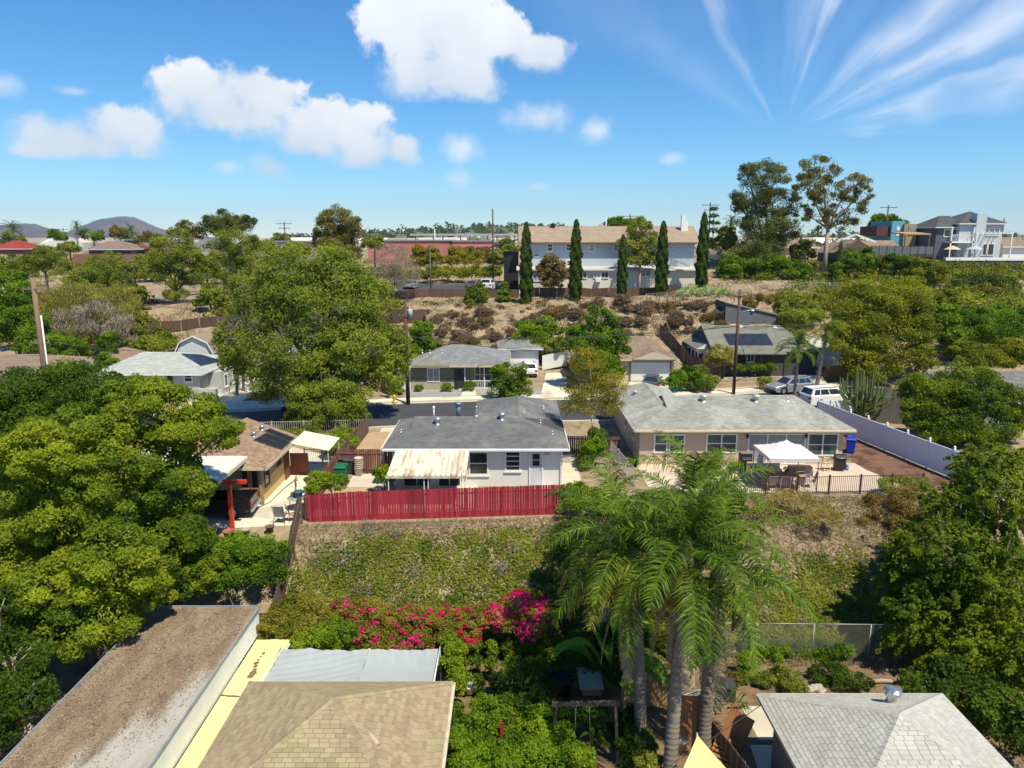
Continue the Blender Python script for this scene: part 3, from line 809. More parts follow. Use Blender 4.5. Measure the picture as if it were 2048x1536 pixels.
 for x in (x0 + .12, (x0 + x1) / 2 - .12, (x0 + x1) / 2 + .12, x1 - .25, x1 - .06):
  q = MB(); q.bar((x, -4.08, 0.0), (x, -4.08, 1.95), .05, .05)
  q.build('patio_post', WHITE, t)
white_house()
REDP = mat('dark_red_paint', (0.37, 0.03, 0.048), (0.28, 0.022, 0.036), 0.6, 1.2, 0.8, 0.2, 40, tint=0.36, stretch=(2, 2, 0.4))
fl = lambda x: float(np.interp(x, [-11.35, 3.05], [38.15, 39.35]))
board_fence('picket_fence', 'long dark red picket fence at the top of the slope', [(-11.35, fl(-11.35), 0), (-7.8, fl(-7.8), 0), (-3.9, fl(-3.9), 0), (-.6, fl(-.6), 0), (3.05, fl(3.05), 0)], 1.82, 0.142, REDP, gap=0.009, side=1, hv=.02,
   zf=lambda x: np.interp(x, [-11.35, -9, 3.05], [-.22, -.10, -.02]) , follow=False)
board_fence('board_fence', 'reddish brown board fence with rails across the side yard', [(-11.7, 46.7, 0), (-7.75, 46.7, 0)], 1.75, 0.15, REDWOOD, side=-1)
board_fence('board_fence', 'dark board fence running back beside the driveway to the street', [(-11.75, 57.4, 0), (-11.75, 46.9, 0)], 1.55, 0.15, DKWOOD, side=-1)
board_fence('board_fence', 'weathered board fence beside the concrete yard and waste bins', [(-11.8, 46.5, 0), (-11.65, 38.4, 0)], 1.5, 0.15, REDWOOD, side=1)
board_fence('board_fence', 'dark slatted fence between the white house and the tan house', [(3.75, 51.2, 0), (7.9, 51.0, 0)], 1.45, 0.15, DKWOOD, gap=.03, side=-1)
board_fence('board_fence', 'dark weathered board fence stepping down the slope on its left', [(-11.75, 37.9, 0), (-11.55, 35.6, 0), (-11.75, 32.0, 0)], 1.7, 0.16, DKWOOD, side=1, gap=.02)
def trash_bin(name, label, loc, m, lidm, h=1.05, w=0.62, rz=0.0):
 t = thing(name, label, 'bin', loc, rz, 'wheeled bins')
 b = MB(); v = []
 for z, k in ((0.06, .78), (h * .86, 1.0), (h * .9, 1.05)):
  hw = w / 2 * k; hd = w * .58 * k
  v += [(-hw, -hd, z), (hw, -hd, z), (hw, hd, z), (-hw, hd, z)]
 b.add(v, [(3, 2, 1, 0)] + [(4 * r + i, 4 * r + (i + 1) % 4, 4 * r + 4 + (i + 1) % 4, 4 * r + 4 + i) for r in range(2) for i in range(4)] + [(8, 9, 10, 11)])
 b.build('body', m, t)
 l = MB(); hw, hd = w * .55, w * .66
 l.add([(-hw, -hd, h * .9 + .005), (hw, -hd, h * .9 + .005), (hw, hd, h * .9 + .02), (-hw, hd, h * .9 + .02), (-hw * .85, -hd * .8, h * .98), (hw * .85, -hd * .8, h * .98), (hw * .85, hd * .85, h), (-hw * .85, hd * .85, h)],
   [(0, 3, 2, 1), (4, 5, 6, 7), (0, 1, 5, 4), (1, 2, 6, 5), (2, 3, 7, 6), (3, 0, 4, 7)])
 l.build('lid', lidm, t)
 k = MB(); k.tube([(-w * .4, hd + .05, h * .9), (w * .4, hd + .05, h * .9)], .02, 8); k.build('handle', lidm, t)
 for sx in (-1, 1):
  q = MB(); q.tube([(sx * w * .36, hd * .8, .13), (sx * w * .46, hd * .8, .13)], .13, 12); q.build('wheel', DARKM, t)
 return t
BING = mat('green_plastic', (0.01, 0.16, 0.075), (0.012, 0.12, 0.06), 0.45, 2)
BINB = mat('blue_plastic', (0.012, 0.045, 0.42), (0.012, 0.035, 0.34), 0.45, 2)
BINK = mat('dark_grey_plastic', (0.04, 0.042, 0.045), (0.06, 0.06, 0.06), 0.5, 2)
p = at(683, 962, z=0); trash_bin('waste_bin', 'green wheeled waste bin beside the stacked buckets', (p.x, p.y, 0), BING, BING, 1.12, .72)
p = at(676, 950, z=0); trash_bin('waste_bin', 'dark grey wheeled waste bin just behind the green one', (p.x + .3, p.y + .55, 0), BINK, BINK, 1.15, .68)
p = at(698, 950, z=0); trash_bin('waste_bin', 'dark grey wheeled waste bin next to the stacked buckets', (p.x, p.y + .4, 0), BINK, BINK, 1.1, .66)
p = at(1697, 906, z=0); trash_bin('recycling_bin', 'bright blue wheeled bin at the tan house corner', (p.x + .1, p.y, 0), BINB, BINB, 1.2, .62, R(-20))
def bucket_stack():
 p = at(718, 951, z=0)
 t = thing('bucket_stack', 'stack of pale grey buckets against the side yard fence', 'buckets', (p.x, p.y, 0))
 m = mat('pale_plastic', (0.52, 0.47, 0.41), (0.44, 0.39, 0.34), .6)
 for i in range(6):
  b = MB(); z = .0 + i * .13
  b.lathe((rnd.uniform(-.02, .02), 0, z), [(.0, .02), (.22, .02), (.29, .55), (.31, .55), (.31, .6), (.27, .6), (.2, .05)], 16)
  b.build('bucket', m, t)
bucket_stack()
# ================================================================ yellow garage on the left
YEL = mat('yellow_stucco', (0.66, 0.46, 0.17), (0.58, 0.40, 0.15), 0.9, 0.8, 0.8, 0.2, 40)
TANSID = mat('tan_siding', (0.36, 0.24, 0.14), (0.30, 0.20, 0.115), 0.85, 1.5)
BRNSH = mat('brown_shingle', (0.34, 0.225, 0.15), (0.25, 0.165, 0.11), 0.92, 1.4, 0.7, 0.3, 60, tint=0.22)
BRTRIM = mat('brown_trim', (0.17, 0.055, 0.03), (0.22, 0.08, 0.045), 0.6)
REDPOST = mat('orange_red_paint', (0.62, 0.055, 0.02), (0.54, 0.045, 0.016), 0.5, 2)
CREAM = mat('cream_trim', (0.62, 0.52, 0.36), (0.54, 0.45, 0.31), 0.6)
SOLAR = mat('solar_cells', (0.012, 0.015, 0.028), (0.02, 0.024, 0.04), 0.18, 2.0, spec=0.6)
SOLFR = mat('panel_frame', (0.16, 0.165, 0.18), None, 0.4, metal=.4)
def on_plane(px, py, p0, n):
 d = wray(px, py); c = Vector((0, 0, CAM_H)); t = (Vector(p0) - c).dot(n) / d.dot(n)
 return c + d * t
def solar_array(parent, q, nu, nv, lift=0.09):
 """panels filling the quad q (world points: q0->q1 along u, q0->q3 along v)"""
 o = parent.matrix_basis.translation
 q = [Vector(p) - o for p in q]; n = (q[1] - q[0]).cross(q[3] - q[0]).normalized()
 if n.z < 0: n = -n
 for i in range(nu):
  for j in range(nv):
   def P(a, b): return (q[0] * (1 - a) + q[1] * a) * (1 - b) + (q[3] * (1 - a) + q[2] * a) * b + n * lift
   a0, a1, b0, b1 = (i + .02) / nu, (i + .98) / nu, (j + .02) / nv, (j + .98) / nv
   c = [P(a0, b0), P(a1, b0), P(a1, b1), P(a0, b1)]
   fm = MB(); fm.add([v - n * .04 for v in c] + c, [(3, 2, 1, 0), (4, 5, 6, 7), (0, 1, 5, 4), (1, 2, 6, 5), (2, 3, 7, 6), (3, 0, 4, 7)])
   po = fm.build('solar_panel', SOLFR, parent)
   cm = MB(); k = 6 if nu * nv < 9 else 3
   for s in range(k):
    e0, e1 = a0 + (a1 - a0) * (s + .06) / k, a0 + (a1 - a0) * (s + .96) / k
    cm.add([P(e0, b0 + .02 / nv) + n * .003, P(e1, b0 + .02 / nv) + n * .003, P(e1, b1 - .02 / nv) + n * .003, P(e0, b1 - .02 / nv) + n * .003], [(0, 1, 2, 3)])
   cm.build('cell_sheet', SOLAR, po)
def yellow_garage():
 t = thing('garage', 'yellow stucco garage with brown shingle roof and solar panels', 'garage', (-14.9, 40.9, 0))
 o = t.location
 w = MB(); w.b2(-5.6, 0, 0, 5.6, -.2, 1.25); w.build('lower_wall', YEL, t)
 w = MB(); w.b2(-5.6, -.004, .004, 5.6, 1.25, 2.45); w.build('upper_wall', TANSID, t)
 F, G = hip(-6.4, 0.6, -.55, 6.3, 2.45, 3.75, 'y', 2.2, 0)
 shingle_roof(t, F, BRNSH, 0.15, 0.33, deck=BRTRIM, fascia=CREAM, seed=8)
 pw = (mat('window_wood', (0.42, 0.19, 0.09), None, .6))
 winpx(t, 480, 938, 500, 978, 40.9, frame=pw, fw=.09); winpx(t, 500, 938, 520, 978, 40.9, frame=pw, fw=.09)
 window(t, (0.004, 1.1, 1.55), 0.9, 1.5, R(90), BRTRIM, GLASS, fw=.09, sill=False)
 window(t, (0.004, 3.4, 1.8), 0.8, .9, R(90), BRTRIM, GLASS, fw=.07, sill=False)
 c = MB(); c.bar((.05, -.05, -.1), (.05, -.05, 2.4), .2, .16); c.build('corner_post', TANSID, t)
 b = MB(); b.box((-.55, -.1, .75), (.4, .2, .35)); b.build('electric_box', CREAM, t)
 d = MB(); d.box((.06, 4.9, 1.05), (.06, .95, 2.1)); d.build('side_door', BRTRIM, t)
 d = MB(); d.box((.65, 5.6, .75), (1.2, .06, 1.5)); d.build('open_gate', BRTRIM, t)
 n = Vector((1.3, 0, 3.5)).normalized(); p0 = (-14.3, 40, 2.45)
 Q = lambda l: [on_plane(400 + x / 3.94, 760 + y / 3.94, p0, n) for x, y in l]
 solar_array(t, Q([(418, 480), (640, 555), (705, 500), (520, 425)]), 4, 2)
 solar_array(t, Q([(505, 408), (700, 494), (745, 464), (550, 390)]), 4, 1)
 for x, y in ((425, 445), (490, 392)):
  q = on_plane(400 + x / 3.94, 760 + y / 3.94, p0, n); turbine_vent(t, (q.x - o.x, q.y - o.y, q.z), .6)
 # awning over the side door
 a = MB(); pts = [(0.7, 6.9, 2.42), (0.7, 10.6, 2.42), (3.0, 10.6, 1.95), (3.0, 6.9, 1.95)]
 for i in range(14):
  y0 = 4.4 + i * .22
  a.add([(0.55, y0, 2.50), (0.55, y0 + .13, 2.56), (0.55, y0 + .22, 2.50), (3.0, y0, 2.02), (3.0, y0 + .13, 2.08), (3.0, y0 + .22, 2.02)], [(0, 3, 4, 1), (1, 4, 5, 2)])
 a.build('awning', mat('cream_metal', (0.64, 0.58, 0.46), (0.54, 0.48, 0.37), .6, 1), t)
 for y in (4.5, 7.4):
  q = MB(); q.bar((2.9, y, 0), (2.9, y, 2.0), .05); q.build('awning_post', CREAM, t)
yellow_garage()
def carport():
 t = thing('carport', 'white flat roofed carport on orange red posts', 'carport', (-15.3, 37.3, 0))
 wm = mat('white_roof_sheet', (0.68, 0.66, 0.60), (0.58, 0.56, 0.50), .7, .8)
 for i in range(5):
  r = MB(); r.b2(-7.2, -.35, -.6 + i * 1.4, .78 + i * 1.4, 2.86, 2.94); r.build('roof_sheet', wm, t)
 r = MB(); r.bar((-.33, -.65, 2.8), (-.33, 6.45, 2.8), .05, .2); r.bar((-7.2, -.63, 2.8), (-.36, -.63, 2.8), .05, .2); r.build('fascia', CREAM, t)
 for x in (.0, -5.4):
  p = MB(); p.bar((x, 0, 0), (x, 0, 2.55), .2, .2); p.bar((x - .9, 0, 2.66), (x + .95, 0, 2.66), .2, .2); p.build('post', REDPOST, t)
carport()
def iron_fence(name, label, a, b, h, m, step, post=2.4, bar=0.018, group=None, zf=None, z0=0.0, postw=.07):
 a, b = Vector(a), Vector(b); t = thing(name, label, 'fence', a, 0, group)
 d = b - a; L = d.length; d.normalize(); n = int(L / step)
 me = None
 for i in range(n + 1):
  p = d * (L * i / n)
  if me is None:
   q = MB(); q.box((0, 0, h * .53), (bar, bar, h * .9)); ob = q.build('bar', m, t); me = ob.data
  else: ob = link('bar', me, t)
  ob.location = p
 for z in (h * .12, h * .95):
  r = MB(); r.bar(Vector((0, 0, z)), d * L + Vector((0, 0, z)), .035, .03); r.build('rail', m, t)
 k = max(1, round(L / post))
 for i in range(k + 1):
  q = MB(); p = d * (L * i / k); q.box((p.x, p.y, p.z + h * .52), (postw, postw, h * 1.04)); q.build('post', m, t)
 return t
GREYIR = mat('pale_iron', (0.48, 0.47, 0.42), (0.38, 0.37, 0.33), .6)
iron_fence('iron_fence', 'pale grey iron railing beside the street', (-22.0, 56.6, 0), (-11.9, 57.6, 0), 1.05, GREYIR, .17, 2.5, .025)
iron_fence('iron_fence', 'cream iron gate between yellow garage and board fence', (-14.5, 48.6, 0), (-12.0, 48.6, 0), 1.2, CREAM, .13, 1.25, .022)
iron_fence('iron_fence', 'black iron railing along the patio edge above the slope', (13.6, 42.25, 0), (25.6, 43.0, 0), 1.22, mat('rusty_black_iron', (0.03, 0.022, 0.018), (0.06, 0.035, 0.025), .7), .125, 2.0, .02, postw=.09)
iron_fence('iron_fence', 'thin grey railing at the left side of the tan house', (7.2, 50.6, 0), (7.9, 44.2, 0), 1.15, GREYIR, .2, 2.0, .02)
# ================================================================ vehicles
def car(name, label, loc, rz, paint, kind='sedan', s=1.0, cat='car'):
 """local +x is forward"""
 t = thing(name, label, cat, loc, rz, 'vehicles on the street and driveways')
 if kind == 'sedan':
  L, Wd, belt, roof = 4.7, 1.8, .92, 1.43; fx, fr, rr, rx = 1.05, .35, -1.15, -1.95
 elif kind == 'wagon':
  L, Wd, belt, roof = 4.75, 1.84, 1.0, 1.62; fx, fr, rr, rx = 1.15, .4, -1.75, -2.2
 else:
  L, Wd, belt, roof = 5.0, 2.0, 1.12, 1.78; fx, fr, rr, rx = 1.2, .55, -2.1, -2.42
 h = L / 2; wr = .33 if kind == 'sedan' else .37; wx = L * .29
 def arch(cx):
  return [(cx + (wr + .07) * math.cos(a), wr + (wr + .07) * math.sin(a)) for a in np.linspace(-.35, math.pi + .35, 9)]
 prof = [(-h, .42), (-h + .05, .30)] + arch(-wx)[::-1] + arch(wx)[::-1] + [(h - .08, .30), (h, .45), (h - .04, belt * .72), (h - .35, belt * .86), (fx + .1, belt), (rx - .02, belt + .02), (-h + .03, belt * .95)]
 n = len(prof); b = MB(); rows = []
 for y, k in ((-Wd / 2, .0), (-Wd / 2 + .06, 1.0), (Wd / 2 - .06, 1.0), (Wd / 2, .0)):
  rows.append([(x * (1 if k else .985), y, z + (0.0 if k else (-.05 if z > belt * .8 else .0))) for x, z in prof])
 b.add([p for r in rows for p in r], [(r * n + i, r * n + (i + 1) % n, (r + 1) * n + (i + 1) % n, (r + 1) * n + i) for r in range(3) for i in range(n)] + [tuple(range(n)), tuple(range(4 * n - 1, 3 * n - 1, -1))])
 body = b.build('body', paint, t)
 c = MB(); wb, wt = Wd / 2 - .05, Wd / 2 - .24
 v = [(fx, -wb, belt - .02), (fx, wb, belt - .02), (rx, wb, belt - .02), (rx, -wb, belt - .02), (fr, -wt, roof - .03), (fr, wt, roof - .03), (rr, wt, roof - .02), (rr, -wt, roof - .02), (fr - .25, -wt + .08, roof), (fr - .25, wt - .08, roof), (rr + .12, wt - .08, roof + .01), (rr + .12, -wt + .08, roof + .01)]
 c.add(v, [(0, 1, 5, 4), (1, 2, 6, 5), (2, 3, 7, 6), (3, 0, 4, 7), (4, 5, 9, 8), (5, 6, 10, 9), (6, 7, 11, 10), (7, 4, 8, 11), (8, 9, 10, 11)])
 c.build('cabin', paint, t)
 def pane(name_, q, off):
  q = [Vector(p) for p in q]; nn = (q[1] - q[0]).cross(q[3] - q[0]).normalized() * off
  m = MB(); m.add([p + nn for p in q] + [p - nn * .2 for p in q], [(0, 1, 2, 3), (7, 6, 5, 4), (0, 4, 5, 1), (1, 5, 6, 2), (2, 6, 7, 3), (3, 7, 4, 0)]); m.build(name_, GLASS, t)
 def lerp(p, q, k): return tuple(a + (b_ - a) * k for a, b_ in zip(p, q))
 def face(i0, i1, i2, i3, u0, u1, v0, v1):
  P = lambda u, w: lerp(lerp(v[i0], v[i1], u), lerp(v[i3], v[i2], u), w)
  return [P(u0, v0), P(u1, v0), P(u1, v1), P(u0, v1)]
 pane('windscreen', face(0, 1, 5, 4, .06, .94, .1, .95), .012)
 pane('rear_window', face(2, 3, 7, 6, .08, .92, .18, .92), .012)
 for (i0, i1, i2, i3) in ((1, 2, 6, 5), (3, 0, 4, 7)):
  rng_ = ((.08, .42), (.45, .72), (.75, .93)) if kind != 'sedan' else ((.1, .5), (.53, .88))
  for u0, u1 in rng_:
   if i0 == 3: u0, u1 = 1 - u1, 1 - u0
   pane('side_window', face(i0, i1, i2, i3, u0, u1, .16, .88), .012)
 for sx in (-1, 1):
  for sy in (-1, 1):
   wv = MB(); y0 = sy * (Wd / 2 - .20); y1 = sy * (Wd / 2 - .0)
   wv.tube([(sx * wx, y0, wr), (sx * wx, y1, wr)], wr, 18); wo = wv.build('wheel', mat('tyre_rubber', (0.018, 0.018, 0.018), None, .9), t)
   rv = MB(); rv.tube([(sx * wx, y1 - sy * .01, wr), (sx * wx, y1 + sy * .012, wr)], wr * .62, 14); rv.build('rim', METAL, wo)
 for sy in (-1, 1):
  l = MB(); l.box((h - .13, sy * (Wd / 2 - .28), belt * .72), (.16, .34, .13)); l.build('headlight', mat('lamp_glass', (0.7, 0.7, 0.68), None, .15, spec=.6), t)
  l = MB(); l.box((-h + .04, sy * (Wd / 2 - .20), belt * .82), (.12, .3, .2)); l.build('taillight', mat('red_lamp', (0.35, 0.012, 0.012), None, .2), t)
  l = MB(); l.box((fx - .1, sy * (Wd / 2 + .07), belt + .06), (.14, .18, .13)); l.build('mirror', paint, t)
 l = MB(); l.box((h - .03, 0, .42), (.1, Wd * .8, .14)); l.box((-h + .03, 0, .42), (.1, Wd * .84, .16)); l.build('bumper', DARKM, t)
 if kind != 'sedan':
  l = MB(); 
  for sy in (-1, 1): l.bar((rr + .1, sy * (wt - .05), roof + .05), (fr - .2, sy * (wt - .05), roof + .05), .04)
  l.build('roof_rail', DARKM, t)
 l = MB(); l.box((-h - .01, 0, belt * .75), (.02, .5, .13)); l.build('number_plate', WHITE, t)
 if s != 1.0: t.scale = (s, s, s)
 return t
CARS = mat('silver_car_paint', (0.50, 0.51, 0.53), (0.46, 0.47, 0.49), .25, 1, metal=.6, spec=.5)
CARW = mat('white_car_paint', (0.78, 0.78, 0.78), (0.74, 0.74, 0.74), .25, 1, spec=.5)
CARG = mat('grey_car_paint', (0.15, 0.165, 0.185), (0.13, 0.145, 0.165), .25, 1, metal=.5, spec=.5)
CARK = mat('black_car_paint', (0.012, 0.014, 0.018), None, .25, 1, spec=.5)
def pickup():
 """pickup truck parked nose-left under the carport; only its bed and cab back show"""
 t = thing('pickup_truck', 'dark pickup truck parked under the white carport', 'truck', (-17.5, 39.2, 0.012), R(185), 'vehicles on the street and driveways')
 b = MB()
 b.b2(-2.7, -.3, -.92, -.84, .5, 1.15); b.b2(-2.7, -.3, .84, .92, .5, 1.15); b.b2(-2.72, -2.62, -.84, .84, .5, 1.13); b.b2(-2.6, -.3, -.84, .84, .5, .62); b.build('bed', CARK, t)
 b = MB(); b.b2(-.3, 1.1, -.92, .92, .5, 1.15); b.b2(1.1, 2.6, -.9, .9, .5, 1.08); b.b2(-2.5, 2.5, -.8, .8, .36, .5); b.build('body', CARK, t)
 b = MB(); b.add([(-.28, -.88, 1.15), (1.15, -.88, 1.15), (1.15, .88, 1.15), (-.28, .88, 1.15), (-.15, -.7, 1.75), (.55, -.7, 1.75), (.55, .7, 1.75), (-.15, .7, 1.75)], [(0, 1, 5, 4), (1, 2, 6, 5), (2, 3, 7, 6), (3, 0, 4, 7), (4, 5, 6, 7)]); b.build('cab', mat('blue_grey_paint', (0.05, 0.13, 0.2), None, .3), t)
 b = MB(); b.b2(-.26, -.22, -.6, .6, 1.25, 1.62); b.build('rear_window', GLASS, t)
 for sx in (-1.7, 1.7):
  for sy in (-1, 1):
   w = MB(); w.tube([(sx, sy * .7, .38), (sx, sy * .93, .38)], .38, 16); wo = w.build('wheel', mat('tyre_rubber', (0, 0, 0)), t)
   w = MB(); w.tube([(sx, sy * .92, .38), (sx, sy * .945, .38)], .22, 12); w.build('rim', METAL, wo)
 b = MB(); b.box((-2.78, 0, .5), (.12, 1.8, .16)); b.build('bumper', METAL, t)
 for sy in (-1, 1):
  b = MB(); b.box((-2.73, sy * .85, .9), (.05, .12, .35)); b.build('taillight', mat('red_lamp', (0.35, 0.012, 0.012)), t)
pickup()
# ================================================================ things in the concrete yard
def sling_chair(name, label, loc, rz, m, fm, s=1.0, group='garden chairs'):
 t = thing(name, label, 'chair', loc, rz, group)
 b = MB(); b.add([(-.27, -.25, .42), (.27, -.25, .42), (.27, .25, .38), (-.27, .25, .38), (-.27, -.25, .44), (.27, -.25, .44), (.27, .25, .40), (-.27, .25, .40)], [(3, 2, 1, 0), (4, 5, 6, 7), (0, 1, 5, 4), (1, 2, 6, 5), (2, 3, 7, 6), (3, 0, 4, 7)]); b.build('seat', m, t)
 b = MB(); b.box((0, .36, .72), (.54, .02, .68), 0, R(-18)); b.build('backrest', m, t)
 for sx in (-1, 1):
  b = MB(); x = sx * .3
  b.tube([(x, -.3, 0), (x, -.28, .62), (x, .3, .64)], .016, 6); b.build('armrest', fm, t)
  b = MB(); b.tube([(x, .38, 0), (x, .26, .4), (x, .5, 1.08)], .016, 6); b.build('leg', fm, t)
 b = MB(); b.tube([(-.3, -.28, .4), (.3, -.28, .4)], .014, 6); b.build('stretcher', fm, t)
 if s != 1: t.scale = (s, s, s)
 return t
GREYSL = mat('grey_sling_fabric', (0.40, 0.41, 0.37), (0.34, 0.35, 0.31), .8)
BRFR = mat('bronze_frame', (0.10, 0.075, 0.05), (0.14, 0.11, 0.07), .5, metal=.4)
p = at(564, 1044, z=.012); sling_chair('patio_chair', 'grey sling patio chair on the concrete yard', (p.x, p.y, .012), R(175), GREYSL, BRFR, 1.05)
p = at(582, 1040, z=.012); sling_chair('patio_chair', 'low folded lounge chair beside the grey sling chair', (p.x + .2, p.y, .012), R(120), mat('tan_fabric', (0.42, 0.3, 0.17), None, .8), BRFR, .9)
def yard_table():
 p = at(596, 1018, z=.012)
 t = thing('glass_table', 'round glass garden table beside the sling chair', 'table', (p.x, p.y, .012))
 b = MB(); b.lathe((0, 0, .70), [(.0, 0), (.56, 0), (.58, .015), (.56, .03), (0, .03)], 24); b.build('table_top', mat('pale_glass', (0.32, 0.36, 0.36), None, .15, spec=.6), t)
 for k in range(4):
  a = k * math.pi / 2 + .4; b = MB(); b.tube([(.5 * math.cos(a), .5 * math.sin(a), 0), (.4 * math.cos(a), .4 * math.sin(a), .69)], .018, 6); b.build('leg', BRFR, t)
 b = MB(); b.lathe((0, 0, 0), [(.19, .0), (.25, .36), (.27, .36), (.27, .40), (.0, .38)], 18); o = b.build('paint_bucket', mat('teal_plastic', (0.05, 0.16, 0.2), None, .4), None, (p.x + .1, p.y - .05, .745)); tag(o, 'teal bucket standing on the round glass table', 'bucket')
 b = MB(); b.lathe((0, 0, 0), [(0, .0), (.24, .0), (.3, .1), (.31, .22), (.27, .22), (.0, .05)], 18); o = b.build('basin', WHITE, None, (p.x + .22, p.y + .28, .745)); tag(o, 'white basin behind the teal bucket on the table', 'basin')
 b = MB(); b.box((-.3, .08, .12), (.2, .16, .22)); o = b.build('small_box', DKWOOD, None, (p.x, p.y, .735)); tag(o, 'small dark box at the table edge', 'box')
yard_table()
def pot(name, label, loc, r, h, m, plant=None, group='plant pots'):
 t = thing(name, label, 'flowerpot', loc, rnd.uniform(0, 6), group)
 b = MB(); b.lathe((0, 0, 0), [(0, .01), (r * .68, .01), (r * .95, h * .85), (r * 1.06, h * .85), (r * 1.06, h), (r * .92, h), (r * .9, h * .9), (0, h * .88)], 14); b.build('pot', m, t)
 if plant:
  lm, n, pr, ph, sz = plant
  lobes = [(0, 0, h + ph * .55, pr, pr, ph * .55)]
  me = crown_mesh('foliage', lobes, n, sz, lm, seed=rnd.randint(0, 9999), sub=8, low=-.8, shell=.4, fill=.4); link('foliage', me, t)
  s = MB(); s.tube([(0, 0, h * .8), (.02, 0, h + ph * .6)], .015, 5); s.build('stem', DKWOOD, t)
 return t
TERRA = mat('terracotta', (0.36, 0.13, 0.065), (0.28, 0.10, 0.05), .85)
STONEP = mat('pale_stone_pot', (0.42, 0.37, 0.29), None, .9)
BLKP = mat('black_nursery_pot', (0.018, 0.018, 0.018), (0.03, 0.03, 0.03), .6)
for i, (px, py, r, h, m, lab) in enumerate([(458, 1076, .3, .42, TERRA, 'wide terracotta pot at the foot of the orange red post'), (492, 1072, .24, .4, STONEP, 'pale stone pot on the concrete yard edge'), (540, 1062, .24, .3, DKWOOD, 'dark basket pot on the yard edge near the chair')]):
 p = at(px, py, z=.012); pot('flower_pot', lab, (p.x, p.y, .012), r, h, m)
def hose():
 pts = [(345, 1025), (420, 1030), (490, 1028), (540, 1004), (570, 975), (585, 965), (594, 963), (596, 975)]
 b = MB(); q = [at(x, y, z=.04) for x, y in pts]; q[-2].z = .35; q[-3].z = .1; q[-1].z = .5
 b.tube(q, .028, 6); tag(b.build('garden_hose', mat('blue_grey_hose', (0.16, 0.18, 0.22), None, .5)), 'blue grey garden hose curving across the concrete yard', 'hose')
hose()
sh = MB(); sh.lathe((0, 0, 0), [(.05, 0), (.05, .9), (.09, .9), (.12, 1.0)], 10); sh.tube([(0, 0, .95), (.05, 0, 1.25), (.25, 0, 1.3), (.3, 0, 1.15)], .02, 6)
p = at(592, 990, z=0); o = sh.build('hose_stand', mat('pale_stone_pot', (0, 0, 0)), None, (p.x, p.y, 0)); tag(o, 'pale hose stand beside the board fence', 'stand')
# ================================================================ tan house on the right
TANW = mat('tan_stucco', (0.56, 0.42, 0.31), (0.50, 0.37, 0.27), 0.9, 0.9, 0.8, 0.2, 40)
GRNSH = mat('grey_green_shingle', (0.335, 0.335, 0.29), (0.24, 0.24, 0.21), 0.92, 1.5, 0.7, 0.3, 60, tint=0.13, c3=(0.38, 0.375, 0.33), s3=0.3)
def tan_house():
 t = thing('bungalow', 'tan stucco bungalow with grey green shingle roof behind the canopy', 'house', (8.9, 48.7, 0))
 o = t.location
 w = MB(); w.b2(0, 14.2, 0, 9, -.2, 2.6); w.build('wall', TANW, t)
 w = MB(); w.b2(.004, 4.3, 8.8, 12.6, -.2, 2.59); w.build('wall', TANW, t)
 F, G = hip(-.5, 14.75, -.55, 9.6, 2.65, 3.98, 'x', -2.9, 2.5)
 F2, G2 = hip(-.5, 4.8, 3.7, 13.2, 2.65, 3.75, 'y', 0, 2.6)
 shingle_roof(t, F, GRNSH, .145, .33, deck=CREAM, fascia=CREAM, seed=11)
 shingle_roof(t, F2, GRNSH, .145, .33, deck=CREAM, fascia=None, seed=12)
 gables(t, G, mat('dark_gablet', (0, 0, 0))); gables(t, G2[:1], GRNSH)
 for (x0, y0, x1, y1) in ((1308, 868, 1369, 906), (1413, 867, 1473, 906), (1616, 866, 1674, 912)):
  winpx(t, x0, y0, x1, y1, 48.7, mull=(.5,), trans=(.5,), fw=.1, glass=GLASSG, sill=False)
 a, b = at(1497, 867, y=48.7), at(1608, 925, y=48.7); b.z = .05
 window(t, ((a.x + b.x) / 2 - o.x, -.003, (a.z + b.z) / 2), b.x - a.x, a.z - b.z, mull=(.335, .66), fw=.09, glass=CURT, sill=False, name='sliding_door')
 for px in (1495, 1612):
  p = at(px, 872, y=48.6); l = MB(); l.lathe((0, 0, 0), [(.03, -.16), (.09, -.12), (.11, .05), (.06, .12), (.0, .14)], 8); l.box((0, .06, .05), (.05, .12, .05)); l.build('wall_lamp', mat('dark_bronze', (0.05, 0.03, 0.02), None, .5), t, (p.x - o.x, -.13, p.z))
 window(t, (-.004, 2.4, 1.75), .8, 1.0, R(-90), WHITE, GLASS, fw=.08); window(t, (-.004, 6.0, 1.75), .9, 1.1, R(-90), WHITE, GLASS, fw=.08)
 def rz_(y): dy = y - 48.15; return 2.65 + 1.33 * min(dy, 10.15 - dy) / 5.08
 for px, py in ((1407, 803), (1512, 800)):
  p = at(px, py, y=52.3); turbine_vent(t, (p.x - o.x, 52.3 - o.y, rz_(52.3)), .95, mat('cream_vent', (0.55, 0.54, 0.48), None, .45, metal=.3))
 p = at(1575, 803, y=52.4); pipe(t, (p.x - o.x, 52.4 - o.y, rz_(52.4)), .28, .04)
 p = at(1289, 777, y=57); pipe(t, (1.0, 57 - o.y, 3.1), .35, .13, mat('cream_vent', (0, 0, 0)), 'vent_pipe', True)
 g = MB(); g.bar((-.5, -.62, 2.57), (14.75, -.62, 2.57), .11, .1); g.build('rain_gutter', CREAM, t)
 d = MB(); d.box((1.9, -.06, 1.2), (.07, .07, 2.5)); d.build('downspout', WHITE, t)
tan_house()
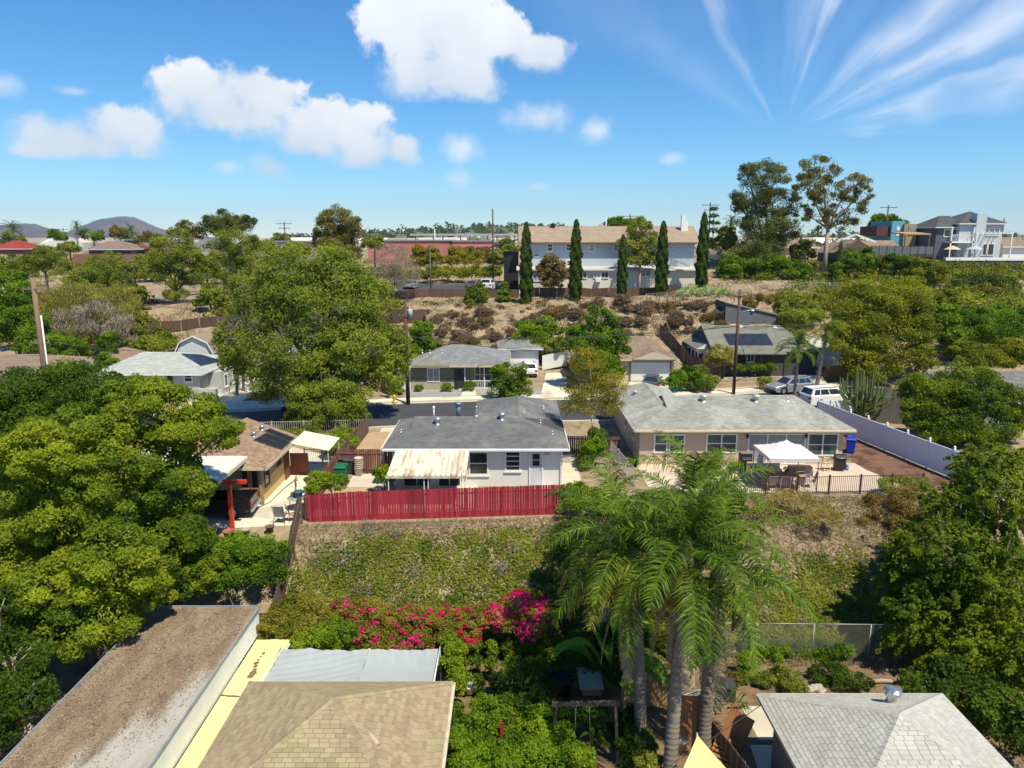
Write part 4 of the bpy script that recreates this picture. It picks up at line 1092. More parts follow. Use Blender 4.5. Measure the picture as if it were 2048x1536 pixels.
def vinyl_fence():
 t = thing('vinyl_fence', 'white vinyl panel fence with capped posts on the right', 'fence', (26.3, 60.5, 0))
 vm = mat('white_vinyl', (0.74, 0.74, 0.77), (0.68, 0.68, 0.71), .45, 1)
 line = [Vector((26.3, 60.5, 0)), Vector((28.6, 47.8, 0)), Vector((29.9, 41.5, 0))]
 o = line[0]
 for a, b in zip(line[:-1], line[1:]):
  d = b - a; L = d.length; n = max(1, round(L / 2.05)); an = math.atan2(d.y, d.x)
  for i in range(n):
   p, q = a + d * (i / n) - o, a + d * ((i + 1) / n) - o; c = (p + q) / 2
   m = MB(); m.box((c.x, c.y, 1.0), (L / n - .13, .045, 1.72), an); pan = m.build('panel', vm, t)
   for z in (.16, 1.86): m = MB(); m.box((c.x, c.y, z), (L / n - .13, .07, .13), an); m.build('rail', vm, t)
   m = MB(); m.box((p.x, p.y, 1.0), (.13, .13, 2.0), an); m.build('post', vm, t)
   m = MB(); m.lathe((p.x, p.y, 2.0), [(.1, 0), (.1, .03), (.05, .05), (.09, .12), (.07, .2), (0, .24)], 10); m.build('post_cap', WHITE, t)
 # return towards the street house
 m = MB(); m.box((-.0 + 2.2, .08, 1.0), (4.2, .05, 1.9)); m.build('panel', vm, t)
vinyl_fence()
def canopy():
 t = thing('canopy_tent', 'white pop up canopy shading the patio table', 'canopy', (17.45, 44.4, 0))
 cm = mat('white_canvas', (0.70, 0.65, 0.62), (0.66, 0.61, 0.58), .8, 1)
 b = MB(); n = 10; s = 1.55; v = []
 for i in range(n + 1):
  for j in range(n + 1):
   x, y = -s + 2 * s * i / n, -s + 2 * s * j / n
   k = max(abs(x), abs(y)) / s
   z = 2.25 + .78 * (1 - k) - .10 * math.sin(math.pi * k) * (1 - abs(abs(x) - abs(y)) / s * .4)
   v.append((x, y, z))
 b.add(v, [(i * (n + 1) + j, (i + 1) * (n + 1) + j, (i + 1) * (n + 1) + j + 1, i * (n + 1) + j + 1) for i in range(n) for j in range(n)], True)
 b.build('top', cm, t)
 for a, c in (((-s, -s), (s, -s)), ((s, -s), (s, s)), ((s, s), (-s, s)), ((-s, s), (-s, -s))):
  m = MB(); m.add([(a[0], a[1], 2.25), (c[0], c[1], 2.25), (c[0], c[1], 2.02), (a[0], a[1], 2.02)], [(0, 1, 2, 3)]); m.build('valance', cm, t)
 for x in (-1, 1):
  for y in (-1, 1):
   m = MB(); m.bar((x * 1.5, y * 1.5, 0), (x * 1.5, y * 1.5, 2.25), .04); m.box((x * 1.5, y * 1.5, .01), (.14, .14, .02)); m.build('leg', BRFR, t)
canopy()
def patio_set():
 t = thing('dining_table', 'brown wooden dining table under the white canopy', 'table', (17.3, 44.4, .012))
 wm = mat('brown_table_wood', (0.24, 0.11, 0.055), (0.3, 0.15, 0.08), .5, 3, stretch=(.4, 4, 1))
 for i in range(6):
  b = MB(); b.b2(-1.0, 1.0, -.5 + i * .17, -.5 + i * .17 + .16, .70, .74); b.build('plank', wm, t)
 for x in (-.9, .9):
  for y in (-.42, .42): b = MB(); b.bar((x, y, 0), (x, y, .7), .08); b.build('leg', wm, t)
 pm = mat('pinkish_sling', (0.42, 0.30, 0.27), (0.36, 0.25, 0.23), .8); fm = mat('pale_chair_frame', (0.52, 0.46, 0.42), None, .4, metal=.3)
 for (x, y, a, lab) in ((16.2, 43.4, 10, 'sling garden chair at the left end of the near table side'), (17.1, 43.35, -6, 'sling garden chair at the middle of the near table side'), (17.95, 43.4, 5, 'sling garden chair at the right of the near table side'), (18.95, 44.0, 75, 'tilted sling garden chair at the right end of the table'), (18.9, 44.9, 100, 'pale cushioned chair at the far right table corner'), (15.8, 44.6, -95, 'sling garden chair at the left end of the table')):
  sling_chair('garden_chair', lab, (x, y, .012), R(a + 180), pm, fm, 1.0)
 q = thing('potted_plant', 'small dark plant in the middle of the patio table', 'plant', (17.6, 44.5, .76))
 m = MB(); m.lathe((0, 0, 0), [(.0, .0), (.07, .0), (.1, .14), (.0, .13)], 10); m.build('pot', TERRA, q)
 link('foliage', crown_mesh('foliage', [(0, 0, .28, .16, .16, .14)], 220, .09, leafmat('dark_leaf', (0.018, 0.04, 0.012), (0.05, 0.09, 0.022)), 5, sub=6, low=-.9), q)
 u = thing('parasol', 'closed grey white parasol on a round base by the canopy', 'parasol', (at(1518, 956, z=0).x, at(1518, 956, z=0).y, .012))
 m = MB(); m.tube([(0, 0, 0), (0, 0, 2.25)], .022, 8); m.build('pole', BRFR, u)
 m = MB(); m.lathe((0, 0, 0), [(0, 0), (.36, 0), (.36, .05), (.08, .1), (.04, .3)], 18); m.build('base', WHITE, u)
 m = MB(); n = 16; prof = [(.2, .62), (.22, .85), (.19, 1.3), (.11, 1.8), (.03, 2.2), (0.005, 2.3)]
 v = [(r * (1 if k % 2 else .62) * math.cos(2 * math.pi * k / n), r * (1 if k % 2 else .62) * math.sin(2 * math.pi * k / n), z) for r, z in prof for k in range(n)]
 m.add(v, [(i * n + k, i * n + (k + 1) % n, (i + 1) * n + (k + 1) % n, (i + 1) * n + k) for i in range(len(prof) - 1) for k in range(n)]); m.build('folded_cloth', mat('grey_white_canvas', (0.62, 0.62, 0.63), None, .8), u)
 # cabinet smoker
 p = at(1489, 943, z=0); s = thing('smoker_cabinet', 'black cabinet smoker standing against the tan house wall', 'smoker', (p.x, p.y, .012))
 m = MB(); m.b2(-.38, .38, -.28, .28, .1, .72); m.build('lower_cabinet', DARKM, s)
 m = MB(); m.b2(-.38, .38, -.28, .28, .74, 1.3); uo = m.build('upper_cabinet', DARKM, s)
 for z in (.9, 1.02): m = MB(); m.b2(-.3, .3, -.30, -.283, z, z + .05); m.build('shelf', METAL, uo)
 m = MB(); m.b2(-.36, .36, -.26, .26, 1.303, 1.34); m.build('lid', mat('steel_lid', (0.35, 0.33, 0.30), None, .4, metal=.4), s)
 for x in (-.32, .32):
  for y in (-.22, .22): m = MB(); m.box((x, y, .05), (.06, .06, .1)); m.build('foot', DARKM, s)
 # gas grill
 p = at(1678, 941, z=0); s = thing('gas_grill', 'black gas grill with side shelves near the blue bin', 'grill', (p.x, p.y, .012), R(-8))
 m = MB(); m.b2(-.34, .34, -.25, .25, .12, .8); m.build('cart', DARKM, s)
 m = MB(); m.prism([(-.27, 0), (.27, 0), (.27, .12), (.16, .3), (-.16, .3), (-.27, .12)], (-.36, 0, .82), (.36, 0, .82)); m.build('hood', DARKM, s)
 for sx in (-1, 1): m = MB(); m.b2(min(sx * .36, sx * .72), max(sx * .36, sx * .72), -.2, .2, .78, .82); m.build('side_shelf', mat('grey_shelf', (0.2, 0.2, 0.2), None, .4), s)
 m = MB(); m.tube([(-.28, -.31, .95), (.28, -.31, .95)], .018, 8); m.build('handle', METAL, s)
 for sx in (-.28, .28): m = MB(); m.tube([(sx - .04, .2, .09), (sx + .04, .2, .09)], .09, 12); m.build('wheel', DARKM, s)
 m = MB(); m.lathe((0, 0, 0), [(0, 0), (.13, 0), (.15, .35), (.0, .36)], 12); tag(m.build('bucket', mat('light_blue_plastic', (0.12, 0.35, 0.5), None, .5), None, (p.x + .55, p.y + .1, .012)), 'small light blue bucket next to the gas grill', 'bucket')
 # white folding step stool
 p = at(1651, 941, z=0); s = thing('step_ladder', 'cream folding step stool left of the gas grill', 'ladder', (p.x, p.y, .012))
 for x in (-.2, .2):
  m = MB(); m.bar((x, -.25, 0), (x * .8, .05, 1.0), .05); m.build('front_leg', CREAM, s); m = MB(); m.bar((x, .35, 0), (x * .8, .1, 1.0), .04); m.build('rear_leg', CREAM, s)
 for k in range(3): z = .28 + k * .3; m = MB(); m.box((0, -.25 + .3 * z, z), (.4, .16, .03)); m.build('step', CREAM, s)
 # low dark chest under the canopy
 m = MB(); m.b2(-.75, .75, -.3, .3, 0, .6); tag(m.build('storage_chest', mat('dark_brown_resin', (0.06, 0.04, 0.035), None, .6), None, (19.3, 46.4, .013)), 'dark brown storage chest below the canopy edge', 'chest')
 m = MB(); m.b2(-1.1, 1.1, -.3, .3, .0, .45); m.b2(-1.1, 1.1, .2, .35, .45, .8); tag(m.build('outdoor_sofa', CREAM, None, (16.9, 46.4, .013)), 'cream outdoor sofa behind the dining table', 'sofa')
patio_set()
m = MB(); m.lathe((0, 0, 0), [(.18, 0), (.23, .8), (.25, .8), (.0, .78)], 12); tag(m.build('barrel', mat('navy_plastic', (0.015, 0.05, 0.14), None, .5), None, (8.0, 52.6, 0.0)), 'navy blue barrel beside the tan house side wall', 'barrel')
m = MB(); m.tube([(0, 0, .32), (0, .2, .32)], .32, 16); tag(m.build('spare_tyre', mat('tyre_rubber', (0, 0, 0)), None, (8.45, 48.0, 0.012)), 'spare tyre leaning by the tan house corner', 'tyre')
# ================================================================ foreground: roofs, tarps, low garden
ROOFGRAVEL = None
def gravel_roof_material():
 m = bpy.data.materials.new('leaf_strewn_flat_roof'); m.use_nodes = True
 t = m.node_tree; t.nodes.clear(); g = NT(t)
 pos = g.n('ShaderNodeNewGeometry').outputs['Position']
 s = g.n('ShaderNodeSeparateXYZ', {0: pos})
 n1 = g.noise(g.v('MULTIPLY', pos, (1, .28, 1)), 1.3, 7, .65).outputs[0]
 n2 = g.noise(pos, 9, 6, .7).outputs[0]; n3 = g.noise(pos, 38, 3, .6).outputs[0]
 # litter lies towards the tree side and thins out towards the right edge and the near end
 k = g.m('ADD', g.m('MULTIPLY', g.m('ADD', s.outputs[0], 12.8), -0.6), g.m('MULTIPLY', g.m('SUBTRACT', s.outputs[1], 22.4), 0.26))
 k = g.m('ADD', k, g.m('ADD', g.m('MULTIPLY', g.m('SUBTRACT', n1, .5), 2.6), g.m('MULTIPLY', g.m('SUBTRACT', n2, .5), 1.3)))
 f = g.mr(k, -.25, .45)
 gr = g.mix(g.mr(n1, .3, .7), (0.43, 0.405, 0.35), (0.32, 0.295, 0.25))
 gr = g.mix(g.m('MULTIPLY', g.mr(n2, .55, .75), .7), gr, (0.15, 0.12, 0.09))
 le = g.mix(g.mr(n3, .3, .7), (0.36, 0.285, 0.19), (0.215, 0.155, 0.105))
 le = g.mix(g.mr(n1, .35, .7), le, (0.17, 0.12, 0.08))
 c = g.mix(f, gr, le)
 b = g.n('ShaderNodeBump', {'Height': g.m('ADD', n3, n2), 'Strength': .6, 'Distance': .03})
 p = g.n('ShaderNodeBsdfPrincipled', {'Base Color': c, 'Roughness': .95, 'Specular IOR Level': .1, 'Normal': b.outputs[0]})
 g.n('ShaderNodeOutputMaterial', {'Surface': p.outputs[0]}); return m
def flat_roof_building():
 t = thing('flat_roof_building', 'long flat roofed building covered in brown leaf litter', 'building', (-16.4, 12, -4))
 wm = mat('white_wall_paint', (0.80, 0.80, 0.78), (0.70, 0.70, 0.68), .7, .8)
 m = MB(); m.b2(.2, 4.65, 0, 18.3, 0, 2.9); m.build('wall', wm, t)
 v = []; f = []; nx, ny = 16, 60
 for j in range(ny + 1):
  for i in range(nx + 1):
   v.append((4.85 * i / nx, -.2 + 18.7 * j / ny, 3.0 + .015 * math.sin(i * 1.7) * math.sin(j * .8)))
 m = MB(); m.add(v, [(j * (nx + 1) + i, j * (nx + 1) + i + 1, (j + 1) * (nx + 1) + i + 1, (j + 1) * (nx + 1) + i) for j in range(ny) for i in range(nx)], True); m.build('roof_surface', gravel_roof_material(), t)
 m = MB(); m.b2(0.02, 4.83, -.18, 18.48, 2.88, 2.97); m.build('roof_deck', wm, t)
 em = mat('roof_edge_metal', (0.38, 0.40, 0.43), None, .5, metal=.3)
 for a, b in (((0, -.2, 3.01), (0, 18.5, 3.01)), ((4.85, -.2, 3.01), (4.85, 18.5, 3.01)), ((0, 18.5, 3.01), (4.85, 18.5, 3.01))):
  m = MB(); m.bar(a, b, .05, .09); m.build('roof_edge', em, t)
 m = MB(); m.b2(4.66, 4.82, 0, 15.6, 1.75, 2.86); m.build('fascia', wm, t)
 for k in range(18):
  m = MB(); m.box((4.78, 15.75 + k * .155, 2.35), (.05, .05, 1.05), 0, R(0)); m.build('slat', wm, t)
 for z in (1.82, 2.86): m = MB(); m.bar((4.78, 15.65, z), (4.78, 18.5, z), .06); m.build('slat_rail', wm, t)
flat_roof_building()
def litter_material(): return mat('dead_leaf', (0.33, 0.22, 0.14), (0.16, 0.10, 0.065), .9, 5, tint=.4)
def roof_litter():
 """dry leaves lying on the flat roof"""
 rg = np.random.default_rng(4); n = 14000
 x = rg.uniform(-16.35, -11.7, n); y = rg.uniform(17, 30.4, n)
 k = -(x + 12.8) * .6 + (y - 22.4) * .26 + rg.normal(0, .5, n)
 x, y = x[k > 0], y[k > 0]; n = len(x)
 P = np.stack([x, y, np.full(n, -.985)], 1); N = unit(rg.normal(size=(n, 3)) * .35 + np.array([0, 0, 1.]))
 me = quadmesh('dry_leaves', leaves(rg, P, N, .085, .45), rg.uniform(.01, 1, n), litter_material())
 tag(link('dry_leaves', me), 'brown dry leaves scattered over the flat roof', 'leaf litter', None, 'stuff')
roof_litter()
def yellow_cover():
 t = thing('patio_cover', 'long pale yellow sheet cover beside the flat roofed building', 'cover', (-11.5, 14, -4))
 ym = mat('pale_yellow_sheet', (0.76, 0.70, 0.30), (0.72, 0.655, 0.26), .55, .5, .9)
 for i, (y0, y1, dz) in enumerate(((0, 5.2, 0), (5.2, 11.6, .012), (11.62, 15.7, .03))):
  v = []; nx, ny = 6, 14
  for j in range(ny + 1):
   for q in range(nx + 1):
    x = 1.55 * q / nx; y = y0 + (y1 - y0) * j / ny
    v.append((x, y, 1.8 + dz + .02 * math.sin(j * 1.1 + i) * math.sin(q * 1.3)))
  m = MB(); m.add(v, [(j * (nx + 1) + q, j * (nx + 1) + q + 1, (j + 1) * (nx + 1) + q + 1, (j + 1) * (nx + 1) + q) for j in range(ny) for q in range(nx)], True); m.build('sheet', ym, t)
 m = MB(); m.bar((1.58, 0, 1.79), (1.58, 15.7, 1.79), .05); m.build('edge_rail', WHITE, t)
 for y in (.2, 5, 10, 15.6):
  m = MB(); m.bar((1.56, y, 0), (1.56, y, 1.76), .06); m.build('post', WHITE, t)
 # stain left by a puddle, and the dark crease between two sheets
 rg = random.Random(3); st = MB(); pts = []
 for k in range(9):
  p = at(501 + k * 3.4 + (2 * math.sin(k * 1.1)), 1352 - k * 6.5, z=-2.15); r = .14 - .012 * k + .03 * math.sin(k * 2)
  st.lathe((p.x + 11.5, p.y - 14, 1.853), [(r, 0), (.001, .002)], 10)
 st.build('water_stain', mat('stain_brown', (0.22, 0.15, 0.08), (0.16, 0.11, 0.06), .9), t)
 c = MB(); c.tube([(-.02 + k * .25, 11.66 - .13 * math.sin(k * .5), 1.845) for k in range(7)], .022, 5); c.build('sheet_crease', mat('stain_brown', (0, 0, 0)), t)
yellow_cover()
TANSH = mat('tan_shingle', (0.36, 0.275, 0.17), (0.29, 0.215, 0.13), 0.93, 0.9, 0.8, 0.35, 70, tint=0.16, c3=(0.315, 0.265, 0.145), s3=0.35, world=True)
SILVSH = mat('silver_grey_shingle', (0.46, 0.445, 0.395), (0.385, 0.37, 0.325), 0.93, 1.0, 0.8, 0.35, 70, tint=0.11, world=True)
def near_house(name, label, x0, x1, y0, y1, ze, apex, wallm, sh, deckm, seed):
 t = thing(name, label, 'house', ((x0 + x1) / 2, (y0 + y1) / 2, -4))
 o = t.location
 L = [Vector((x0, y0, ze)), Vector((x1, y0, ze)), Vector((x1, y1, ze)), Vector((x0, y1, ze))]; L = [p - o for p in L]; A = Vector(apex) - o
 F = [[L[0], L[1], A], [L[1], L[2], A], [L[2], L[3], A], [L[3], L[0], A]]
 w = MB(); w.b2(x0 - o.x + .5, x1 - o.x - .5, y0 - o.y + .5, y1 - o.y - .5, 0, ze - o.z - .02); w.build('wall', wallm, t)
 shingle_roof(t, F, sh, .15, .325, deck=mat('seam_shade_felt', (0.11, 0.095, 0.075), None, .95), fascia=deckm, fh=.14, single=290, seed=seed, lift=.02, near=Vector((0, 0, CAM_H)) - o)  # deck felt kept dark to stand for shade in the tab gaps
 return t
nh = near_house('cottage', 'small house with tan shingle pyramid roof in the foreground', -10.1, -2.3, 17.2, 25.05, -1.2, (-5.85, 21.2, .78), TANSID, TANSH, mat('tan_fascia', (0.5, 0.4, 0.28), None, .7), 21)
g = MB(); g.bar((3.98, -3.9, 2.72), (3.98, 3.95, 2.72), .1, .1); g.build('rain_gutter', mat('cream_gutter', (0.62, 0.55, 0.42), None, .5), nh)
v = MB(); v.tube([(1.55, -.55, 4.05), (2.0, -1.05, 3.9)], .09, 8); v.build('ridge_vent', mat('tan_fascia', (0, 0, 0)), nh)
nh2 = near_house('cottage', 'small house with silver grey shingle roof and turbine vent', 9.2, 16.1, 17.3, 24.3, -1.2, (12.5, 20.75, .55), mat('taupe_wall', (0.26, 0.20, 0.155), (0.22, 0.17, 0.13), .9, 1), SILVSH, mat('pale_fascia', (0.55, 0.52, 0.46), None, .7), 22)
q = at(1782, 1408, y=22.6)
turbine_vent(nh2, (q.x - nh2.location.x, 22.6 - nh2.location.y, -1.2 + 1.75 * (24.3 - 22.6) / 3.55 + 4.02), 1.0, mat('bright_aluminium', (0.75, 0.75, 0.76), None, .28, metal=.9), True)
def tarp_shelter():
 t = thing('tarp_shelter', 'grey white tarpaulin shelter stretched behind the tan shingle roof', 'canopy', (-6.5, 26.6, -4))
 tm = mat('grey_white_tarp', (0.37, 0.395, 0.385), (0.33, 0.355, 0.35), .6, .6)
 for (xa, xb, sd) in ((-3.3, .38, 1), (.40, 3.35, 2)):
  v = []; nx, ny = 44, 26
  for j in range(ny + 1):
   for i in range(nx + 1):
    u, w = i / nx, j / ny
    x = xa + (xb - xa) * u + (.12 * (1 - w) * (-1 if sd == 1 and u < .5 else 0)) ; y = -1.75 + 3.25 * w
    z = 2.4 - .18 * math.sin(math.pi * w) * (.6 + .4 * math.sin(math.pi * u)) - .08 * w
    wr = math.sin((u * 2.2 - w * 5.5) * 9 + sd) * .032 * math.exp(-((u - .35) * 1.6) ** 2) if sd == 1 else math.sin((u * 4 + w * 3) * 6) * .010
    wr += .012 * (math.sin(u * 61 + w * 14) + math.sin(u * 37 + 2)) * (w ** 5) + .014 * math.sin(u * 9.1 + w * 17) + .03 * math.sin(u * 5.3 + sd)
    v.append((x, y, z + wr))
  m = MB(); m.add(v, [(j * (nx + 1) + i, j * (nx + 1) + i + 1, (j + 1) * (nx + 1) + i + 1, (j + 1) * (nx + 1) + i) for j in range(ny) for i in range(nx)], True); m.build('tarp', tm, t)
 for a, b in (((-3.4, -1.7, 2.4), (-3.4, 1.55, 2.35)), ((3.42, -1.7, 2.42), (3.42, 1.55, 2.4))):
  m = MB(); m.tube([a, b], .035, 8); m.build('side_pole', WHITE, t)
 for x, y in ((-3.4, 1.5), (3.42, 1.5), (-3.4, -1.6), (3.42, -1.6), (.39, 1.5)):
  m = MB(); m.tube([(x, y, 0), (x, y, 2.38)], .03, 8); m.build('pole', METAL, t)
tarp_shelter()
def shade_sail():
 t = thing('shade_sail', 'pale yellow shade sail corner beside the palm trunks', 'sail', (6.3, 20.3, -4))
 a, b, c = Vector((.3, 2.5, 2.2)), Vector((1.75, -1.3, 2.1)), Vector((-1.9, -1.4, 2.25)); v = []; n = 14
 for i in range(n + 1):
  for j in range(n + 1 - i):
   u, w = i / n, j / n; k = 1 - u - w; p = a * k + b * u + c * w
   cen = (a + b + c) / 3; pin = 27 * k * u * w; e = 4 * (k * u + u * w + k * w) / 1.333 * .10
   p = p.lerp(cen, e * .55); v.append((p.x, p.y, p.z - .12 * pin))
 idx = {}; c0 = 0
 for i in range(n + 1):
  for j in range(n + 1 - i): idx[i, j] = c0; c0 += 1
 f = []
 for i in range(n):
  for j in range(n - i):
   f.append((idx[i, j], idx[i + 1, j], idx[i, j + 1]))
   if j < n - i - 1: f.append((idx[i + 1, j], idx[i + 1, j + 1], idx[i, j + 1]))
 m = MB(); m.add(v, f, True); m.build('cloth', mat('yellow_cloth', (0.74, 0.62, 0.27), (0.70, 0.58, 0.24), .8), t)
 m = MB(); m.tube([(.3, 2.55, 0), (.3, 2.55, 2.25)], .04, 8); m.build('post', METAL, t)
shade_sail()
# ---------------------------------------------------------------- sheds, boards and garden things
PLY = mat('plywood', (0.44, 0.27, 0.12), (0.34, 0.20, 0.09), .8, 1.4, .8, stretch=(3, 1, 1))
PLYG = mat('weathered_plywood', (0.42, 0.34, 0.24), (0.34, 0.27, 0.19), .85, 1.4, .8)
BOARD = mat('orange_brown_board', (0.36, 0.16, 0.065), (0.28, 0.115, 0.045), .8, 1.6, .8, stretch=(3, 1, .5))
def gz(px, py, z=-4.0): return at(px, py, z=z)
def plywood_table():
 p = gz(1180, 1404); t = thing('plywood_hutch', 'plywood topped hutch on legs in the low garden', 'hutch', (p.x, p.y, -4), R(4))
 m = MB(); m.box((0, .12, 1.05), (1.02, 1.1, .035), 0, R(24)); m.build('lid', PLYG, t)
 m = MB(); m.b2(-.4, .45, -.28, .5, .5, .80); m.build('box', PLY, t)
 for x in (-.36, .4):
  for y in (-.24, .45): m = MB(); m.bar((x, y, 0), (x, y, .5), .07); m.build('leg', DKWOOD, t)
plywood_table()
def board(name, label, c, d, rz=0, rx=0, ry=0, m=None, cat='board'):
 b = MB(); b.box((0, 0, d[2] / 2), d); o = b.build(name, m or PLY, None, c); o.rotation_euler = (rx, ry, rz); return tag(o, label, cat)
def timber_frame():
 p = gz(1235, 1525); t = thing('garden_swing_set', 'weathered timber swing frame in the low garden', 'frame', (p.x, p.y, -4))
 m = MB(); m.bar((0, 0, 0), (-.1, .25, 2.3), .11); m.build('post', DKWOOD, t)
 m = MB(); m.bar((-2.6, .3, 0), (-2.3, .25, 2.3), .11); m.build('post', DKWOOD, t)
 m = MB(); m.bar((-2.5, .25, 2.3), (.05, .25, 2.36), .12, .16); m.build('beam', DKWOOD, t)
 s = thing('yellow_swing', 'curved yellow plastic swing seat hanging in the frame', 'swing', (p.x - 1.35, p.y + .05, -3.45))
 m = MB(); prof = [(-.32, .2), (-.2, .06), (0, 0), (.2, .06), (.32, .2)]
 v = [(x, y, z) for y in (-.1, .1) for x, z in prof] + [(x, y, z - .03) for y in (-.1, .1) for x, z in prof]
 m.add(v, [(k, k + 1, 6 + k, 5 + k) for k in range(4)] + [(11 + k, 10 + k, 15 + k, 16 + k) for k in range(4)] + [(10 + k, 11 + k, k + 1, k) for k in range(4)] + [(5 + k, 6 + k, 16 + k, 15 + k) for k in range(4)], True)
 m.build('seat', mat('yellow_plastic', (0.70, 0.5, 0.03), None, .4), s)
 for x in (-.3, .3): m = MB(); m.tube([(x, 0, .18), (x * .85, .1, 1.72)], .008, 5); m.build('rope', METAL, s)
timber_frame()
p = gz(1265, 1435); board('plywood_sheet', 'upright brown plywood sheet between the palm trunks, left one', (p.x, p.y, -4), (1.0, .04, 1.9), R(12), R(-4), 0, PLY)
p = gz(1385, 1500); board('plywood_sheet', 'tall orange brown plywood sheet between the two right palm trunks', (p.x - .1, p.y + .2, -4), (1.25, .04, 2.1), R(-6), R(-5), 0, BOARD)
p = gz(1450, 1520); board('plywood_sheet', 'leaning weathered plywood sheet near the yellow sail', (p.x + .1, p.y + .3, -4), (.95, .04, 1.7), R(-35), R(-24), R(14), BOARD)
p = gz(1395, 1400); board('plywood_sheet', 'grey white weathered board behind the right palm trunk', (p.x - .4, p.y + .5, -4), (.9, .04, 2.0), R(8), R(-14), 0, PLYG)
p = gz(1395, 1445); board('plywood_sheet', 'tilted pale board lying over boxes between palm trunks', (p.x, p.y + .2, -3.2), (1.5, 1.2, .04), R(-20), R(18), R(-14), PLYG)
p = gz(1320, 1420); board('plywood_sheet', 'sunlit plywood panel just right of the left palm trunk', (p.x - .1, p.y + .3, -4), (.9, .04, 1.5), R(4), R(-6), 0, PLY)
p = gz(1445, 1395); m = MB(); m.b2(-.45, .45, -.35, .35, 0, .62); m.b2(-.5, .5, -.4, .4, .62, .70); tag(m.build('storage_box', BINK, None, (p.x, p.y, -4)), 'dark grey plastic storage box behind the right palm trunk', 'box')
t = thing('wooden_pallet', 'orange brown pallet leaning beside the plywood sheets', 'pallet', (gz(1440, 1530).x, gz(1440, 1530).y, -4), R(-30)); t.rotation_euler = (R(-50), 0, R(-40))
for k in range(6): m = MB(); m.b2(-.5, .5, -.02, .02, .05 + k * .17, .15 + k * .17); m.build('slat', BOARD, t)
for x in (-.45, 0, .45): m = MB(); m.b2(x - .04, x + .04, .021, .1, 0, 1.1); m.build('bearer', BOARD, t)
board_fence('board_fence', 'low dark board fence beside the concrete path', [(7.8, 25.6, -4), (9.0, 20.5, -4)], 1.0, .16, DKWOOD, side=1)
patch('path_slab', [(1482, 1412, ), (1528, 1412), (1562, 1480), (1518, 1480)], CONC, -3.985, 'pale concrete path slab left of the silver grey roof')
patch('path_slab', [(1500, 1490), (1548, 1490), (1600, 1580), (1530, 1580)], CONC, -3.985, 'shaded concrete path slab along the taupe wall')
patch('dirt_path', [(1420, 1292), (1560, 1286), (1700, 1292), (1690, 1302), (1420, 1306)], TANSOIL, -3.9, 'narrow bare dirt path behind the chain link fence')
def chain_fence(name, label, line, h, mesh=.11, zoff=0.0, every=2.6, wire=.006, m=None):
 m = m or mat('galvanised_wire', (0.45, 0.44, 0.38), (0.36, 0.35, 0.3), .5, metal=.3)
 base = Vector(line[0]); t = thing(name, label, 'fence', base)
 def Z(x, y): return h1(x, y) + zoff - base.z
 for a, b in zip(line[:-1], line[1:]):
  a, b = Vector(a), Vector(b); L = (b - a).length; n = max(1, round(L / every))
  for i in range(n + 1):
   p = a.lerp(b, i / n); z = Z(p.x, p.y)
   q = MB(); q.tube([(p.x - base.x, p.y - base.y, z - .1), (p.x - base.x, p.y - base.y, z + h)], .03, 6); q.build('post', m, t)
  for i in range(n):
   p, r = a.lerp(b, i / n), a.lerp(b, (i + 1) / n); zp, zr = Z(p.x, p.y), Z(r.x, r.y)
   q = MB(); q.tube([(p.x - base.x, p.y - base.y, zp + h), (r.x - base.x, r.y - base.y, zr + h)], .022, 6); q.build('top_rail', m, t)
  if mesh:
   w = MB(); k = int(L / mesh); hk = h / mesh
   for i in range(-int(hk), k):
    for sg in (1, -1):
     s0, s1 = i * mesh, i * mesh + h
     z0, z1 = (0, h) if sg == 1 else (h, 0)
     if s0 < 0: z0 += (z1 - z0) * (-s0) / h; s0 = 0
     if s1 > L: z1 = z0 + (z1 - z0) * (L - s0) / (s1 - s0); s1 = L
     if s1 - s0 < .02: continue
     P, Q = a.lerp(b, s0 / L), a.lerp(b, s1 / L)
     w.bar((P.x - base.x, P.y - base.y, Z(P.x, P.y) + z0), (Q.x - base.x, Q.y - base.y, Z(Q.x, Q.y) + z1), wire)
   tag(w.build('wire_mesh', m, t), kind='stuff')
 return t
chain_fence('chain_link_fence', 'chain link fence at the foot of the right slope', [(8.9, 31.2, -4), (19.5, 31.0, -4)], 1.8)
def lattice():
 t = thing('lattice_fence', 'dark wooden lattice fence below the hedge', 'fence', (-15.6, 32.2, -3.6))
 m = DKWOOD; L, h = 4.0, 1.3
 for i in range(-9, 29):
  for sg in (1, -1):
   x0, x1 = i * .14, i * .14 + h; z0, z1 = (0, h) if sg == 1 else (h, 0)
   if x0 < 0: z0 += (z1 - z0) * (-x0) / h; x0 = 0
   if x1 > L: z1 = z0 + (z1 - z0) * (L - x0) / (x1 - x0); x1 = L
   if x1 - x0 < .05: continue
   q = MB(); q.bar((x0, .012 * sg, z0), (x1, .012 * sg, z1), .012, .035); q.build('lath', m, t)
 for z in (0, h): q = MB(); q.bar((0, 0, z), (L, 0, z), .06, .08); q.build('rail', m, t)
 for x in (0, L / 2, L): q = MB(); q.box((x, 0, h / 2 - .2), (.09, .09, h + .5)); q.build('post', m, t)
lattice()
